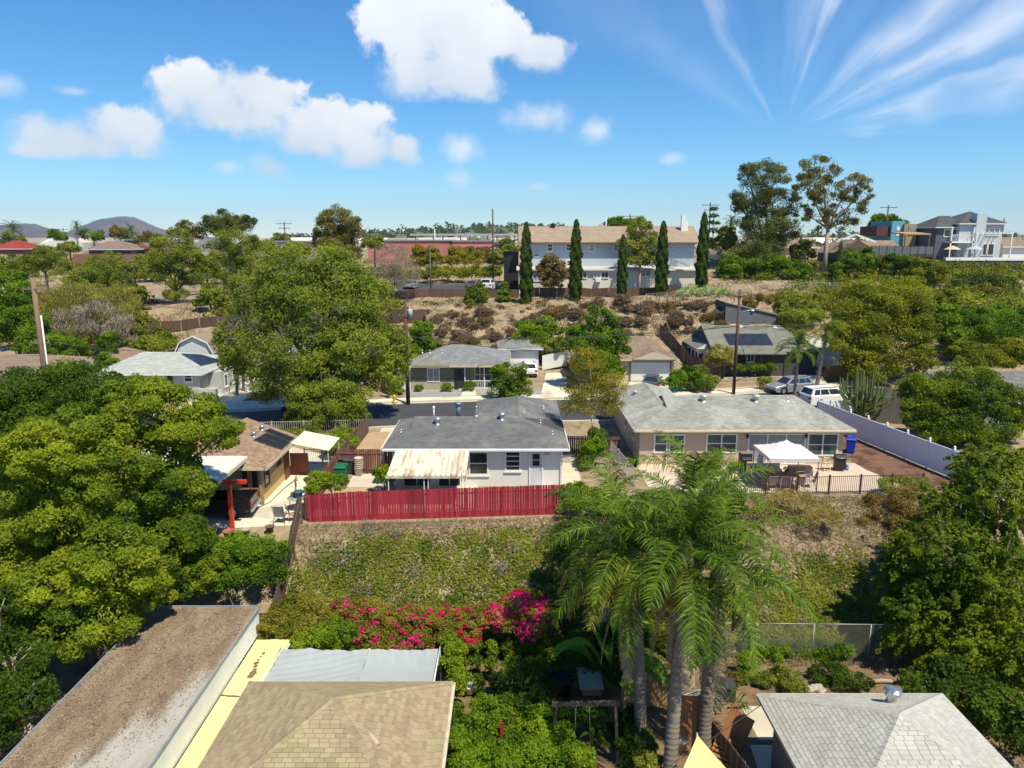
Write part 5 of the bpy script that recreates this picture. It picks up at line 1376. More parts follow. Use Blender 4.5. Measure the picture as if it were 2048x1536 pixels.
# ---------------------------------------------------------------- queen palms
PALML = leafmat('palm_leaf', (0.02, 0.05, 0.011), (0.088, 0.13, 0.022), trans=.3, nscale=.25, rough=.4)
PALMD = leafmat('dry_palm_leaf', (0.26, 0.20, 0.11), (0.40, 0.32, 0.19), trans=.2, gain=(1, 1, 1))
PALMY = leafmat('yellow_palm_leaf', (0.16, 0.185, 0.03), (0.36, 0.31, 0.05), trans=.3, gain=(1, 1, 1))
PTRUNK = mat('ringed_palm_trunk', (0.25, 0.205, 0.165), (0.15, 0.12, 0.095), .9, 1.0, .8, .8, 3.0, stretch=(1, 1, 7))
def frond_mesh(name, L, elev, sag, n=64, ll=.78, m=None, seed=0, plume=.55, lsag=.55):
 """feather leaf: arching rachis with two ranks of drooping leaflets, pointing along +x"""
 rg = np.random.default_rng(seed)
 K = 30; P = [np.array([0., 0, 0])]; a = elev
 side = rg.normal(0, .05)
 for k in range(K):
  a_ = a - sag * (k / K) ** 1.35
  P.append(P[-1] + np.array([math.cos(a_), side * k / K, math.sin(a_)]) * L / K)
 P = np.array(P)
 Q = []; T = []
 for i in range(n):
  s = .10 + .90 * (i / (n - 1)); k = min(K - 1, int(s * K)); f = s * K - k
  p = P[k] * (1 - f) + P[k + 1] * f; d = unit(P[k + 1] - P[k])
  le = ll * (math.sin(math.pi * (0.18 + .74 * s)) ** .8) * rg.uniform(.85, 1.12) * (1 if s < .97 else .8)
  up = np.array([-d[2], 0, d[0]]); sd = np.array([0., 1, 0])
  for sg in (-1, 1):
   pl = plume * rg.uniform(-.35, 1.0)
   u = unit(d * rg.uniform(.42, .72) + sd * sg * rg.uniform(.75, 1.0) + up * pl)
   mid = p + u * le * .5; v2 = unit(u + np.array([0, 0, -lsag * rg.uniform(.7, 1.5)])); tip = mid + v2 * le * .55
   w = unit(np.cross(u, up + rg.normal(0, .35, 3))) * .021 * (1 + .3 * rg.random())
   Q.append([p - w * .6, p + w * .6, mid + w, mid - w]); Q.append([mid - w, mid + w, tip + w * .12, tip - w * .12])
   t0 = rg.uniform(.02, .98); T += [t0, t0]
 for k in range(K):
  w = .035 * (1 - k / K) + .006
  for o1, o2 in (((0, 1, 0), (0, 0, 1)),):
   o1, o2 = np.array(o1) * w, np.array(o2) * w
   a_, b_ = P[k], P[k + 1]
   Q += [[a_ - o1, a_ + o2, b_ + o2, b_ - o1], [a_ + o2, a_ + o1, b_ + o1, b_ + o2], [a_ + o1, a_ - o1, b_ - o1, b_ + o1]]; T += [.95, .95, .95]
 return quadmesh(name, np.array(Q), np.array(T), m or PALML)
FR = []
for i, (e, sg) in enumerate([(80, 85), (68, 100), (55, 105), (40, 105), (25, 100), (8, 90), (-8, 75), (-25, 62)]):
 FR.append([frond_mesh('frond', 4.15 * (0.94 + .04 * j), R(e + 4 * j), R(sg), seed=10 * i + j) for j in range(2)])
FRY = [frond_mesh('frond', 3.6, R(10), R(95), m=PALMY, seed=91), frond_mesh('frond', 3.5, R(-5), R(80), m=PALMY, seed=92)]
FRD = [frond_mesh('dead_frond', 4.4, R(-66), R(22), m=PALMD, seed=81, ll=.5, plume=.2, lsag=1.2), frond_mesh('dead_frond', 3.9, R(-76), R(12), m=PALMD, seed=82, ll=.45, plume=.1, lsag=1.4)]
def palm(label, base, head, r0, r1, nfr, seed, dead=0, yellow=0, fruit=False, spathe=False, scale=1.0, name='palm_tree', group='queen palms in the low garden', arr=None):
 base, head = Vector(base), Vector(head)
 t = thing(name, label, 'palm tree', base, 0, group); rg = random.Random(seed)
 h = head - base; pts = []; rad = []; n = max(14, int(h.length / .065))
 for k in range(n + 1):
  s = k / n; p = Vector((h.x * s ** 1.2, h.y * s, h.z * s))
  pts.append(p); rad.append((r0 + (r1 - r0) * s) * (1.0, 1.05, .92)[k % 3] * (1.25 - .25 * min(1, s * 8)))
 m = MB(); m.tube(pts, rad, 14); m.build('trunk', PTRUNK, t)
 m = MB(); m.tube([h - Vector((0, 0, .5)), h - Vector((0, 0, .1)), h + Vector((0, 0, .5)), h + Vector((0, 0, .9))], [r1 * .95, r1 * 1.35, r1 * 1.0, r1 * .3], 10); m.build('crownshaft', mat('fibrous_crownshaft', (0.24, 0.18, 0.09), (0.16, 0.16, 0.05), .8, 2, stretch=(3, 3, .6)), t)
 az = rg.uniform(0, 6.28)
 for i in range(nfr):
  s = i / (nfr - 1); cls = min(len(FR) - 2, int(s ** .95 * (len(FR) - 1)))
  az += 2.39996
  o = link('frond', rg.choice(FR[cls]), t, h + Vector((0, 0, .55 - .5 * s)))
  o.rotation_euler = (rg.uniform(-.15, .15), rg.uniform(-.1, .1), az + rg.uniform(-.2, .2))
  k = scale * rg.uniform(.88, 1.08); o.scale = (k, k, k)
 for i in range(yellow):
  o = link('frond', FRY[i % 2], t, h + Vector((0, 0, .1))); o.rotation_euler = (0, 0, (math.pi * .97, math.pi * 1.12, -2.2, 2.2)[i % 4] + rg.uniform(-.1, .1)); o['label'] = 'yellowing lower frond'; o.scale = (scale,) * 3
 for i in range(dead):
  o = link('dead_frond', FRD[i % 2], t, h + Vector((0, 0, -.05))); o.rotation_euler = (0, 0, -1.9 - i * .9 + rg.uniform(-.3, .3)); o.scale = (scale,) * 3
  o['label'] = 'brown dead frond hanging along the trunk'
 if fruit:
  rgn = np.random.default_rng(seed); nn = 2600; u = rgn.uniform(0, 1, nn)
  P = np.stack([rgn.normal(0, .13, nn) * (1.1 - u * .5) - .1 - .35 * np.sin(u * 1.4), rgn.normal(0, .13, nn) * (1.1 - u * .5) - .25, -.1 - 1.6 * u], 1) + np.array(h)
  me = quadmesh('fruit_cluster', leaves(rgn, P, unit(rgn.normal(size=(nn, 3))), .05, .9), rgn.uniform(0.01, 1, nn), leafmat('orange_fruit', (0.36, 0.11, 0.015), (0.5, 0.2, 0.03), trans=.1, gain=(.9, .9, .9))); link('fruit_cluster', me, t)
 if spathe:
  m = MB(); v = []; K = 14
  for k in range(K + 1):
   s = k / K; w = .26 * math.sin(math.pi * min(1, s * .95 + .03)); c = Vector((.55 + .25 * math.sin(s * 3.0), -.35, -.1 - 1.7 * s))
   for a_ in np.linspace(-1, 1, 7): v.append(c + Vector((w * math.sin(a_ * 1.5), -w * math.cos(a_ * 1.5) * .8, 0)))
  m.add([Vector(p) + h for p in v], [(7 * k + i, 7 * k + i + 1, 7 * k + 8 + i, 7 * k + 7 + i) for k in range(K) for i in range(6)], True); m.build('spathe', mat('woody_spathe', (0.07, 0.04, 0.025), (0.14, 0.08, 0.045), .7), t)
 return t
HA, HB, HC, HD, HE = at(1268, 1130, y=25.5), at(1372, 1120, y=23.4), at(1432, 1165, y=25.0), at(1215, 1075, y=29.3), at(1385, 1015, y=30.2)
palm('queen palm with the leftmost dark trunk and yellowing fronds', (5.05, 24.9, -4), HA, .24, .21, 17, 3, dead=3, yellow=3)
palm('queen palm with dead fronds and orange fruit, nearest of the cluster', (5.55, 22.3, -4), HB, .25, .21, 18, 5, dead=5, yellow=2, fruit=True)
palm('queen palm with the straight right trunk and dark hanging spathe', (7.45, 24.9, -4), HC, .26, .22, 14, 9, dead=2, yellow=1, spathe=True, scale=1.05)
palm('queen palm at the back left of the cluster before the white house path', (HD.x, HD.y + .3, -4), HD, .2, .18, 13, 12, scale=.95)
palm('queen palm at the back right of the cluster before the tan house', (HE.x, HE.y + .2, -4), HE, .2, .18, 14, 15, scale=1.0)
# ================================================================ across the street
PGREY = mat('pale_grey_stucco', (0.47, 0.47, 0.43), (0.41, 0.41, 0.38), .9, .8)
PALESH = mat('pale_shingle', (0.44, 0.45, 0.41), (0.36, 0.37, 0.335), .93, 1.4, .7, .3, 60, tint=.13)
MIDSH = mat('mid_grey_shingle', (0.25, 0.25, 0.255), (0.18, 0.18, 0.185), .93, 1.4, .7, .3, 60, tint=.16)
BRNSH2 = mat('pinkish_brown_shingle', (0.29, 0.205, 0.15), (0.22, 0.155, 0.11), .93, 1.4, .7, .3, 60, tint=.16)
OLSH = mat('olive_grey_shingle', (0.23, 0.225, 0.185), (0.17, 0.165, 0.135), .93, 1.4, .7, .3, 60, tint=.16)
def simple_house(name, label, x0, x1, y0, y1, zb, ze, zr, ax, e0, e1, wallm, sh, ov=.5, trim=None, expo=.2, tabw=.5, seed=1, gm=None, cat='house', group=None):
 t = thing(name, label, cat, ((x0 + x1) / 2, y0, zb), 0, group); o = t.location
 w = MB(); w.b2(x0 - o.x, x1 - o.x, 0, y1 - y0, -.6, ze - zb); w.build('wall', wallm, t)
 F, G = hip(x0 - ov - o.x, x1 + ov - o.x, -ov, y1 - y0 + ov, ze - zb, zr - zb, ax, e0, e1)
 shingle_roof(t, F, sh, expo, tabw, deck=trim or FASC, fascia=trim or FASC, seed=seed)
 gables(t, G, gm or wallm)
 return t
t = simple_house('bungalow', 'pale grey bungalow with light shingle roof across the street', -40.6, -30.8, 70, 79.5, 0, 2.6, 3.95, 'x', 2.6, 4.9, PGREY, PALESH, seed=31)
winpx(t, 204, 747, 254, 771, 70, mull=(.36, .68), trans=(.5,), fw=.1)
winpx(t, 330, 748, 348, 766, 70, fw=.07, glass=GLASS, sill=False, frame=CREAM); winpx(t, 367, 747, 386, 764, 70, trans=(.5,), fw=.1)
a = at(272, 756, y=70); f = MB(); s = .42
for k in range(4):
 p, q = [Vector((s * math.cos(k * math.pi / 2), -.04, s * math.sin(k * math.pi / 2))), Vector((s * math.cos((k + 1) * math.pi / 2), -.04, s * math.sin((k + 1) * math.pi / 2)))]
 f.bar(p, q, .09, .09, (0, 1, 0))
fo = f.build('diamond_window', WHITE, t, (a.x - t.location.x, 0, a.z)); f = MB(); f.poly([(-.36, -.02, 0), (0, -.02, -.36), (.36, -.02, 0), (0, -.02, .36)]); f.build('pane', GLASS, fo)
d = MB(); d.box((at(300, 760, y=70).x - t.location.x, -.03, 1.05), (.9, .06, 2.1)); d.build('door', mat('tan_door', (0.42, 0.33, 0.24), None, .6), t)
n = Vector((1.35, 0, 4.9)).normalized(); p0 = (-30.3, 70, 2.6)
solar_array(t, [on_plane(x, y, p0, n) for x, y in ((402, 733), (446, 723), (400, 710), (361, 708))], 4, 2)
w = MB(); w.b2(4.9, 6.2, 2.2, 9.0, -.3, 2.35); w.build('side_porch', PGREY, t)
for y in (3.2, 5.4, 7.6): window(t, (6.204, y, 1.3), .9, 1.3, R(90), WHITE, GLASS, fw=.1)
iron_fence('porch_railing', 'white porch railing beside the pale grey bungalow', (-30.2, 70.9, 0.0), (-28.4, 71.2, 0.0), 1.0, WHITE, .16, 1.2, .03)
w = MB(); w.b2(-.9, .9, -.2, .2, 0, 1.1); o = w.build('porch_wall', PGREY, None, (-29.9, 69.6, 0.02)); tag(o, 'low pale wall at the bungalow porch', 'wall')
def gambrel_shed():
 t = thing('garden_shed', 'pale gambrel roofed shed behind the pale grey bungalow', 'shed', (-36.6, 82.5, 0))
 prof = [(-2.05, 0), (2.05, 0), (2.05, 2.75), (1.55, 3.75), (0, 4.5), (-1.55, 3.75), (-2.05, 2.75)]
 m = MB(); m.add([(x, y, z) for y in (0, 3.4) for x, z in prof], [tuple(range(7)), tuple(range(13, 6, -1))] + [(i, 7 + i, 7 + (i + 1) % 7, (i + 1) % 7) for i in range(7)]); m.build('wall', mat('pale_shed_paint', (0.60, 0.61, 0.57), (0.54, 0.55, 0.52), .8), t)
 q = [(2.25, 2.6), (1.62, 3.85), (0, 4.62), (-1.62, 3.85), (-2.25, 2.6)]
 for k in range(4):
  m = MB(); (xa, za), (xb, zb) = q[k], q[k + 1]
  m.add([(xa, -.2, za), (xa, 3.6, za), (xb, 3.6, zb), (xb, -.2, zb), (xa, -.2, za - .06), (xa, 3.6, za - .06), (xb, 3.6, zb - .06), (xb, -.2, zb - .06)], [(0, 1, 2, 3), (7, 6, 5, 4), (0, 4, 5, 1), (1, 5, 6, 2), (2, 6, 7, 3), (3, 7, 4, 0)]); m.build('roof_slope', BRNSH2, t)
 m = MB()
 for k in range(4): m.bar((q[k][0], -.23, q[k][1]), (q[k + 1][0], -.23, q[k + 1][1]), .06, .12)
 m.build('barge_board', WHITE, t)
gambrel_shed()
t = simple_house('bungalow', 'brown roofed house at the far left edge below the pole', -61, -47.6, 73, 83, -1, 1.9, 3.2, 'x', 4.5, 4.5, CREAM, BRNSH2, seed=33)
t = simple_house('bungalow', 'brown roofed cottage just left of the pale bungalow roof', -47.4, -42.8, 78.5, 85, -.5, 2.1, 3.2, 'y', 2, 2, PGREY, BRNSH2, seed=34)
t = simple_house('outbuilding', 'low pale roofed outbuilding in the big tree shade', -29.4, -20.5, 83, 90, 0, 2.4, 2.9, 'x', 0, 0, PGREY, PALESH, seed=36)
def grey_house():
 OL = mat('olive_siding', (0.235, 0.22, 0.165), (0.20, 0.185, 0.14), .85, 1.0)
 LOW = mat('pale_olive_stucco', (0.42, 0.40, 0.31), (0.37, 0.35, 0.27), .9, 1)
 t = thing('bungalow', 'olive and white bungalow with grey hip roof across the street', 'house', (-5.7, 74.6, 0)); o = t.location
 w = MB(); w.b2(-4.9, .7, 0, 8.6, -.3, .95); w.build('lower_wall', LOW, t)
 w = MB(); w.b2(-4.9, .7, .004, 8.6, .95, 2.6); w.build('upper_wall', OL, t)
 w = MB(); w.b2(.7, 4.9, 1.3, 8.6, -.3, 2.6); w.build('porch_wall', LOW, t)
 w = MB(); w.bar((-4.9, -.02, .97), (.7, -.02, .97), .05, .06); w.build('trim_band', CREAM, t)
 for k in range(11):
  w = MB(); w.b2(-4.6 + k * .48, -4.56 + k * .48, -.014, .002, 1.0, 2.6)
  if not (-3.4 < -4.6 + k * .48 < -1.9): w.build('batten', OL, t)
  else: del w
 F, G = hip(-5.5, 5.5, -.7, 9.2, 2.65, 4.15, 'x', 4.6, 4.6); shingle_roof(t, F, MIDSH, .2, .5, deck=FASC, fascia=CREAM, seed=41)
 F, G = hip(-4.6, -.8, -.75, 3.6, 2.68, 3.5, 'y', 0, 0); shingle_roof(t, F, MIDSH, .2, .5, deck=FASC, seed=42); gables(t, G[:1], LOW)
 winpx(t, 854, 736, 880, 764, 74.6, mull=(.5,), fw=.1, glass=CURT, sill=False)
 d = MB(); a = at(918, 757, y=74.6); d.box((a.x - o.x, -.03, 1.12), (.98, .06, 2.15)); do = d.build('door', mat('dark_door', (0.03, 0.03, 0.032), (0.05, 0.05, 0.05), .4), t)
 d = MB(); d.box((a.x - o.x, -.07, 1.6), (.5, .02, .8)); d.build('door_pane', GLASS, do)
 window(t, (2.9, 1.296, 1.35), 2.4, 1.9, 0, WHITE, GLASSG, mull=(.24, .76), trans=(.5,), fw=.1, sill=False)
 for x in (.78, 2.8, 4.9): w = MB(); w.bar((x, -.2, .1), (x, -.2, 2.6), .1); w.build('porch_post', WHITE, t)
 for z in (.22, .98): w = MB(); w.bar((.8, -.2, z), (4.9, -.2, z), .07); w.build('railing', WHITE, t)
 for k in range(22): w = MB(); w.box((.95 + k * .18, -.2, .6), (.045, .045, .72)); w.build('baluster', WHITE, t)
 w = MB(); w.b2(.1, 5.2, -.4, 1.3, -.1, .12); w.build('porch_floor', CONC, t)
 for k in range(3): w = MB(); w.b2(.1 - .0, 1.6, -.4 - .3 * (k + 1), -.4 - .3 * k - .004, -.1, .10 - .035 * (k + 1)); w.build('step', CONC2, t)
 for px, py in ((845, 712), (860, 707), (884, 703)): p = at(px, py, y=77); pipe(t, (p.x - o.x, 2.4, 3.55), .3, .05)
 return t
grey_house()
t = simple_house('garage', 'white garage with grey hip roof behind the olive bungalow', -1.2, 3.2, 86, 92, .2, 2.7, 4.0, 'x', 2.6, 2.6, WHITE, MIDSH, seed=43, cat='garage')
d = MB(); d.box((.3, -.03, 1.1), (3.2, .06, 2.1)); d.build('garage_door', WHITE, t)
def white_gate():
 t = thing('plank_gate', 'tilted white plank gate at the driveway end', 'gate', (3.6, 85.0, .1), R(12))
 for k in range(14):
  m = MB(); m.box((.1 + k * .22, 0, 1.0 + k * .035), (.2, .04, 1.75)); m.build('plank', WHITE, t)
 for z in (.5, 1.5): m = MB(); m.bar((0, .04, z), (3.1, .04, z + .48), .05, .1); m.build('rail', WHITE, t)
white_gate()
car('pickup_truck', 'small white truck parked before the white garage', (1.9, 83.2, .05), R(95), CARW, 'wagon', .95, 'truck')
def brown_garage():
 CW = mat('cream_stucco', (0.58, 0.52, 0.41), (0.52, 0.46, 0.36), .9, 1)
 t = simple_house('garage_house', 'cream house with brown shingle roof and white garage door', 9.4, 17.9, 79, 90.5, .0, 2.55, 4.3, 'x', 2.8, 2.9, CW, BRNSH2, seed=44, trim=CREAM)
 o = t.location
 a, b = at(1262, 729, y=79), at(1338, 764, y=79)
 m = MB(); m.box(((a.x + b.x) / 2 - o.x, -.03, 1.1), (b.x - a.x, .05, 2.15)); g_ = m.build('garage_door', WHITE, t)
 for k in range(4): m = MB(); m.box(((a.x + b.x) / 2 - o.x, -.062, .35 + k * .53), (b.x - a.x - .1, .012, .46)); m.build('door_panel', WHITE, g_)
 for x in (a.x - .1, b.x + .1): m = MB(); m.box((x - o.x, -.05, 1.15), (.14, .08, 2.3)); m.build('door_jamb', mat('brown_jamb', (0.25, 0.16, 0.1), None, .7), t)
 F, G = hip(-.4, 4.3, -.8, 4.0, 2.6, 3.45, 'y', 0, 0); shingle_roof(t, F, BRNSH2, .2, .5, deck=CREAM, seed=45); gables(t, G[:1], CREAM)
 t2 = simple_house('outbuilding', 'pale flat walled annex left of the brown roofed house', 7.0, 9.0, 80, 86, .2, 3.0, 3.4, 'y', 0, 0, CW, BRNSH2, seed=46, ov=.15)
brown_garage()
def dark_house():
 DK = mat('charcoal_siding', (0.055, 0.055, 0.06), (0.075, 0.075, 0.08), .8, 1)
 t = simple_house('bungalow', 'dark charcoal house with olive grey roof and solar panels', 23.4, 35.0, 82, 92.5, .5, 2.95, 5.3, 'x', 0, 3.2, DK, OLSH, seed=47, trim=mat('dark_trim', (0.07, 0.07, 0.07), None, .6), gm=DK)
 o = t.location
 n = Vector((0, -2.35, 5.75)).normalized(); p0 = (23, 81.5, 2.95)
 solar_array(t, [on_plane(1180 + x / 3.94, 640 + y / 3.94, p0, n) for x, y in ((1098, 202), (1445, 202), (1420, 157), (1070, 157))], 5, 1)
 solar_array(t, [on_plane(1180 + x / 3.94, 640 + y / 3.94, p0, n) for x, y in ((1070, 155), (1418, 155), (1392, 112), (1048, 112))], 5, 1)
 winpx(t, 1478, 706, 1490, 724, 82, frame=DARKM); winpx(t, 1494, 706, 1508, 724, 82, frame=WHITE, mull=(.5,))
 m = MB(); m.b2(-7.1, -6.0, 2.5, 8.5, -.8, 2.4); m.build('white_wing', WHITE, t)
 F, G = hip(-7.6, -5.2, 2.0, 9.0, 2.4, 3.0, 'y', 0, 0); shingle_roof(t, F, OLSH, .2, .5, seed=48); gables(t, G, WHITE)
 for y in (3.6, 5.2, 7): window(t, (-7.104, y, 1.4), .6, .8, R(-90), DARKM, GLASS, fw=.06, sill=False)
 window(t, (-6.9, 2.496, 1.4), .5, .8, 0, DARKM, GLASS, fw=.06, sill=False)
 m = MB(); F = [[Vector((-4.2, -1.9, 2.45)), Vector((1.6, -1.9, 2.45)), Vector((1.6, -.5, 2.75)), Vector((-4.2, -.5, 2.75))]]; shingle_roof(t, F, OLSH, .2, .5, seed=49, caps=False)
 for x in (-4, -1.2, 1.4): m = MB(); m.bar((x, -1.75, -.4), (x, -1.75, 2.4), .12); m.build('porch_post', DARKM, t)
 for px, py in ((1482, 656), (1549, 656)): p = on_plane(px, py, p0, n); m = MB(); m.lathe((p.x - o.x, p.y - o.y, p.z - o.z), [(.3, 0), (.28, .2), (.0, .3)], 12); m.build('roof_vent', WHITE, t)
 # taller rear wing with a sloping top
 r = thing('rear_annex', 'tall charcoal annex with sloping roof behind the dark house', 'house', (32.4, 95, 3))
 x0, x1 = at(1450, 640, y=95).x - 32.4, at(1569, 640, y=95).x - 32.4
 m = MB(); m.add([(x0, 0, -2), (x1, 0, -2), (x1, 0, 2.55), (x0, 0, 4.35), (x0, 5, -2), (x1, 5, -2), (x1, 5, 2.55), (x0, 5, 4.35)], [(0, 1, 2, 3), (5, 4, 7, 6), (4, 0, 3, 7), (1, 5, 6, 2), (3, 2, 6, 7)]); m.build('wall', mat('grey_lap_siding', (0.15, 0.155, 0.165), (0.12, 0.125, 0.135), .8, 1), r)
 for k in range(22):
  z = -1.6 + k * .26; xe = x1 if z < 2.4 else x1 - (z - 2.4) / 1.8 * (x1 - x0)
  if xe - x0 < .4: continue
  m = MB(); m.add([(x0, -.035, z), (xe, -.035, z), (xe, -.005, z + .24), (x0, -.005, z + .24)], [(0, 1, 2, 3)]); m.add([(x0, -.035, z), (x0, -.001, z), (xe, -.001, z), (xe, -.035, z)], [(0, 1, 2, 3)]); m.build('siding_board', mat('grey_lap_siding', (0, 0, 0)), r)
 m = MB(); m.slab([(x0 - .2, -.2, 4.5), (x1 + .2, -.2, 2.62), (x1 + .2, 5.2, 2.62), (x0 - .2, 5.2, 4.5)], .12); m.build('roof', OLSH, r)
 m = MB(); a = at(1503, 625, y=95); m.box((a.x - 32.4, -.05, a.z - 3), (.3, .04, .45)); m.build('vent_grille', DARKM, r)
dark_house()
simple_house('outbuilding', 'white low house with pale roof right of the dark house', 36.5, 43, 86, 92, 1.0, 3.0, 3.7, 'x', 0, 0, WHITE, mat('pale_flat_roof', (0.58, 0.55, 0.5), None, .9, tint=.05), seed=50, cat='house')
simple_house('bungalow', 'long grey roof of the house at the right edge', 36.5, 56, 57.5, 66, 0, 2.6, 4.3, 'x', 0, 0, PGREY, mat('dark_grey_shingle', (0.20, 0.19, 0.18), (0.16, 0.15, 0.14), .93, 1.5, tint=.14), seed=51)
w = MB(); w.b2(-2.5, 2.5, -.15, .15, 0, 2.3); tag(w.build('block_wall', mat('dark_grey_wall', (0.10, 0.10, 0.10), (0.14, 0.13, 0.12), .9), None, (33.2, 60.2, 0), R(-12)), 'dark grey wall behind the white vinyl fence', 'wall')
def panel_fence(name, label, line, h, m, pl=2.4, postm=None, zoff=0.0, cat='fence'):
 """solid fence of long panels too far away to tell the boards apart"""
 base = Vector((line[0][0], line[0][1], h1(line[0][0], line[0][1]))); t = thing(name, label, cat, base)
 for a, b in zip(line[:-1], line[1:]):
  a, b = Vector((a[0], a[1], 0)), Vector((b[0], b[1], 0)); L = (b - a).length; n = max(1, round(L / pl))
  for i in range(n):
   p, q = a.lerp(b, (i + .015) / n), a.lerp(b, (i + .985) / n); zp, zq = h1(p.x, p.y) + zoff, h1(q.x, q.y) + zoff
   mb = MB(); mb.cur = rnd.random(); mb.bar((p.x - base.x, p.y - base.y, (zp) - base.z + h / 2), (q.x - base.x, q.y - base.y, zq - base.z + h / 2), .05, h); mb.build('panel', m, t)
   mb = MB(); mb.box((p.x - base.x, p.y - base.y + .03, zp - base.z + h * .5), (.1, .1, h * 1.04)); mb.build('post', postm or m, t)
 return t
FWOOD = mat('far_brown_fence', (0.105, 0.06, 0.045), (0.15, 0.09, 0.065), .9, 1.2, tint=.25, stretch=(4, 4, .4))
panel_fence('board_fence', 'dark brown fence below the long apartment building', [(1.5, 108.5), (12, 108.8), (24.5, 107.6)], 1.35, FWOOD)
panel_fence('board_fence', 'dark brown fence along the parking lot edge', [(-24, 106.6), (-10, 107.6), (1.0, 108.3)], 1.25, FWOOD)
panel_fence('board_fence', 'short dark fence piece by the transformer pole', [(-16.2, 97.5), (-11.6, 97.2), (-11.4, 95)], 1.9, FWOOD)
panel_fence('board_fence', 'long brown fence on the left bank under the pines', [(-58, 97.0), (-45, 98), (-35.5, 99.5)], 1.5, FWOOD, postm=GREYIR)
chain_fence('chain_link_fence', 'chain link fence running down beside the left brown fence', [(-35.4, 99.6, 4), (-37, 93, 2)], 1.5, mesh=.3, every=3)
chain_fence('chain_link_fence', 'chain link fence behind the left bank beside the big tree', [(-35, 100.0, 4), (-22, 101, 5)], 1.4, mesh=0)
board_fence('board_fence', 'dark weathered board fence down the slope beside the dark house', [(19.0, 92.5, 3), (21.6, 86, 0), (23.6, 79.5, 0)], 1.8, .3, DKWOOD, side=1)
board_fence('board_fence', 'tan board fence left of the olive bungalow', [(-15.5, 74.2, 0), (-13.0, 74.2, 0)], 1.9, .22, mat('tan_boards', (0.36, 0.24, 0.15), (0.28, 0.18, 0.11), .85, 2, tint=.2))
board_fence('board_fence', 'white board gate left of the olive bungalow', [(-13.0, 74.6, 0), (-10.7, 74.6, 0)], 1.9, .22, WHITE)
board_fence('board_fence', 'orange wood fence right of the dark house palm', [(35.2, 79.8, 0), (39.5, 80.2, 0)], 1.7, .2, mat('orange_boards', (0.48, 0.24, 0.08), None, .8, tint=.15))
chain_fence('chain_link_fence', 'chain link fence along the upper bank near the agaves', [(18.5, 100.2, 7), (30, 100.4, 7), (47, 101.5, 8)], 1.5, mesh=.35, every=3, wire=.012)
w = MB(); w.prism([(-.15, 0), (.15, 0), (.15, .55), (-.15, .55)], (5.9, 84.5, 0), (8.4, 71.9, 0)); tag(w.build('garden_wall', mat('dark_block_wall', (0.20, 0.155, 0.11), (0.14, 0.11, 0.08), .9)), 'low brown retaining wall beside the dry lawn strip', 'wall')
for k, (x0, x1, yy) in enumerate(((19.5, 28.0, 75.4), (20.5, 29.5, 77.0))):
 w = MB(); w.bar((x0, yy - .8, .28 + k * .15), (x1, yy + 1.4, .28 + k * .15), .3, .5); tag(w.build('garden_wall', mat('pale_stone_wall', (0.42, 0.33, 0.22), (0.3, 0.22, 0.15), .95, 2)), ('lower' if k == 0 else 'upper') + ' low stone terrace wall before the dark house', 'wall')
for k in range(4):
 w = MB(); w.b2(-1.2, 1.2, k * .4, k * .4 + 1.2, 0, .16 + k * .15); tag(w.build('stone_step', CONC2, None, (33.0, 76.9, .05)), ('lowest', 'second', 'third', 'top')[k] + ' pale step of the stairs right of the silver car', 'step')
car('parked_car', 'dark grey sedan parked on the garage driveway', (14.9, 75.6, .04), R(75), CARG, 'sedan', 1.0)
p = at(1586, 786, z=.02); car('parked_car', 'silver wagon parked at the far kerb', (p.x - .2, p.y + .4, .03), R(196), CARS, 'wagon', 1.0)
p = at(1650, 812, z=.02); car('parked_car', 'white sport utility vehicle parked behind the vinyl fence', (p.x + .4, p.y + .6, .03), R(14), CARW, 'suv', 1.0)
p = at(589, 822, z=.02); car('parked_car', 'dark sedan half hidden under the big street tree', (p.x + 1.4, p.y - .2, .03), R(190), CARK, 'sedan', 1.0)
zt = 7.49
for (px, d, pn, rz, lab) in ((947, 120, CARG, 80, 'small grey car in the terrace parking lot'), (978, 119, CARW, 78, 'white car in the terrace parking lot'), (822, 121, CARS, 85, 'silver car at the left end of the terrace parking lot')):
 p = at(px, 570, y=d); car('parked_car', lab, (p.x, d, zt), R(rz), pn, 'sedan' if pn != CARW else 'suv', 1.0)
p = at(880, 533, y=150); car('parked_car', 'dark blue car among the yellow flowering shrubs', (p.x, 150, h1(p.x, 150)), R(10), mat('blue_paint', (0.05, 0.09, 0.16), None, .3), 'sedan', 1.0)
def hydrant():
 p = at(788, 806, z=.13); t = thing('fire_hydrant', 'yellow fire hydrant on the far pavement', 'hydrant', (p.x, p.y + .3, .126))
 ym = mat('hydrant_yellow', (0.72, 0.50, 0.02), None, .5)
 m = MB(); m.lathe((0, 0, 0), [(.2, 0), (.2, .06), (.13, .08), (.13, .55), (.17, .57), (.17, .62), (.13, .66), (.05, .76), (0, .78)], 14); m.build('barrel', ym, t)
 for a in (0, math.pi): m = MB(); m.tube([(.1 * math.cos(a), 0, .45), (.24 * math.cos(a), 0, .45)], .06, 10); m.build('outlet', ym, t)
 m = MB(); m.tube([(0, -.1, .42), (0, -.24, .42)], .075, 10); m.build('outlet', ym, t)
hydrant()
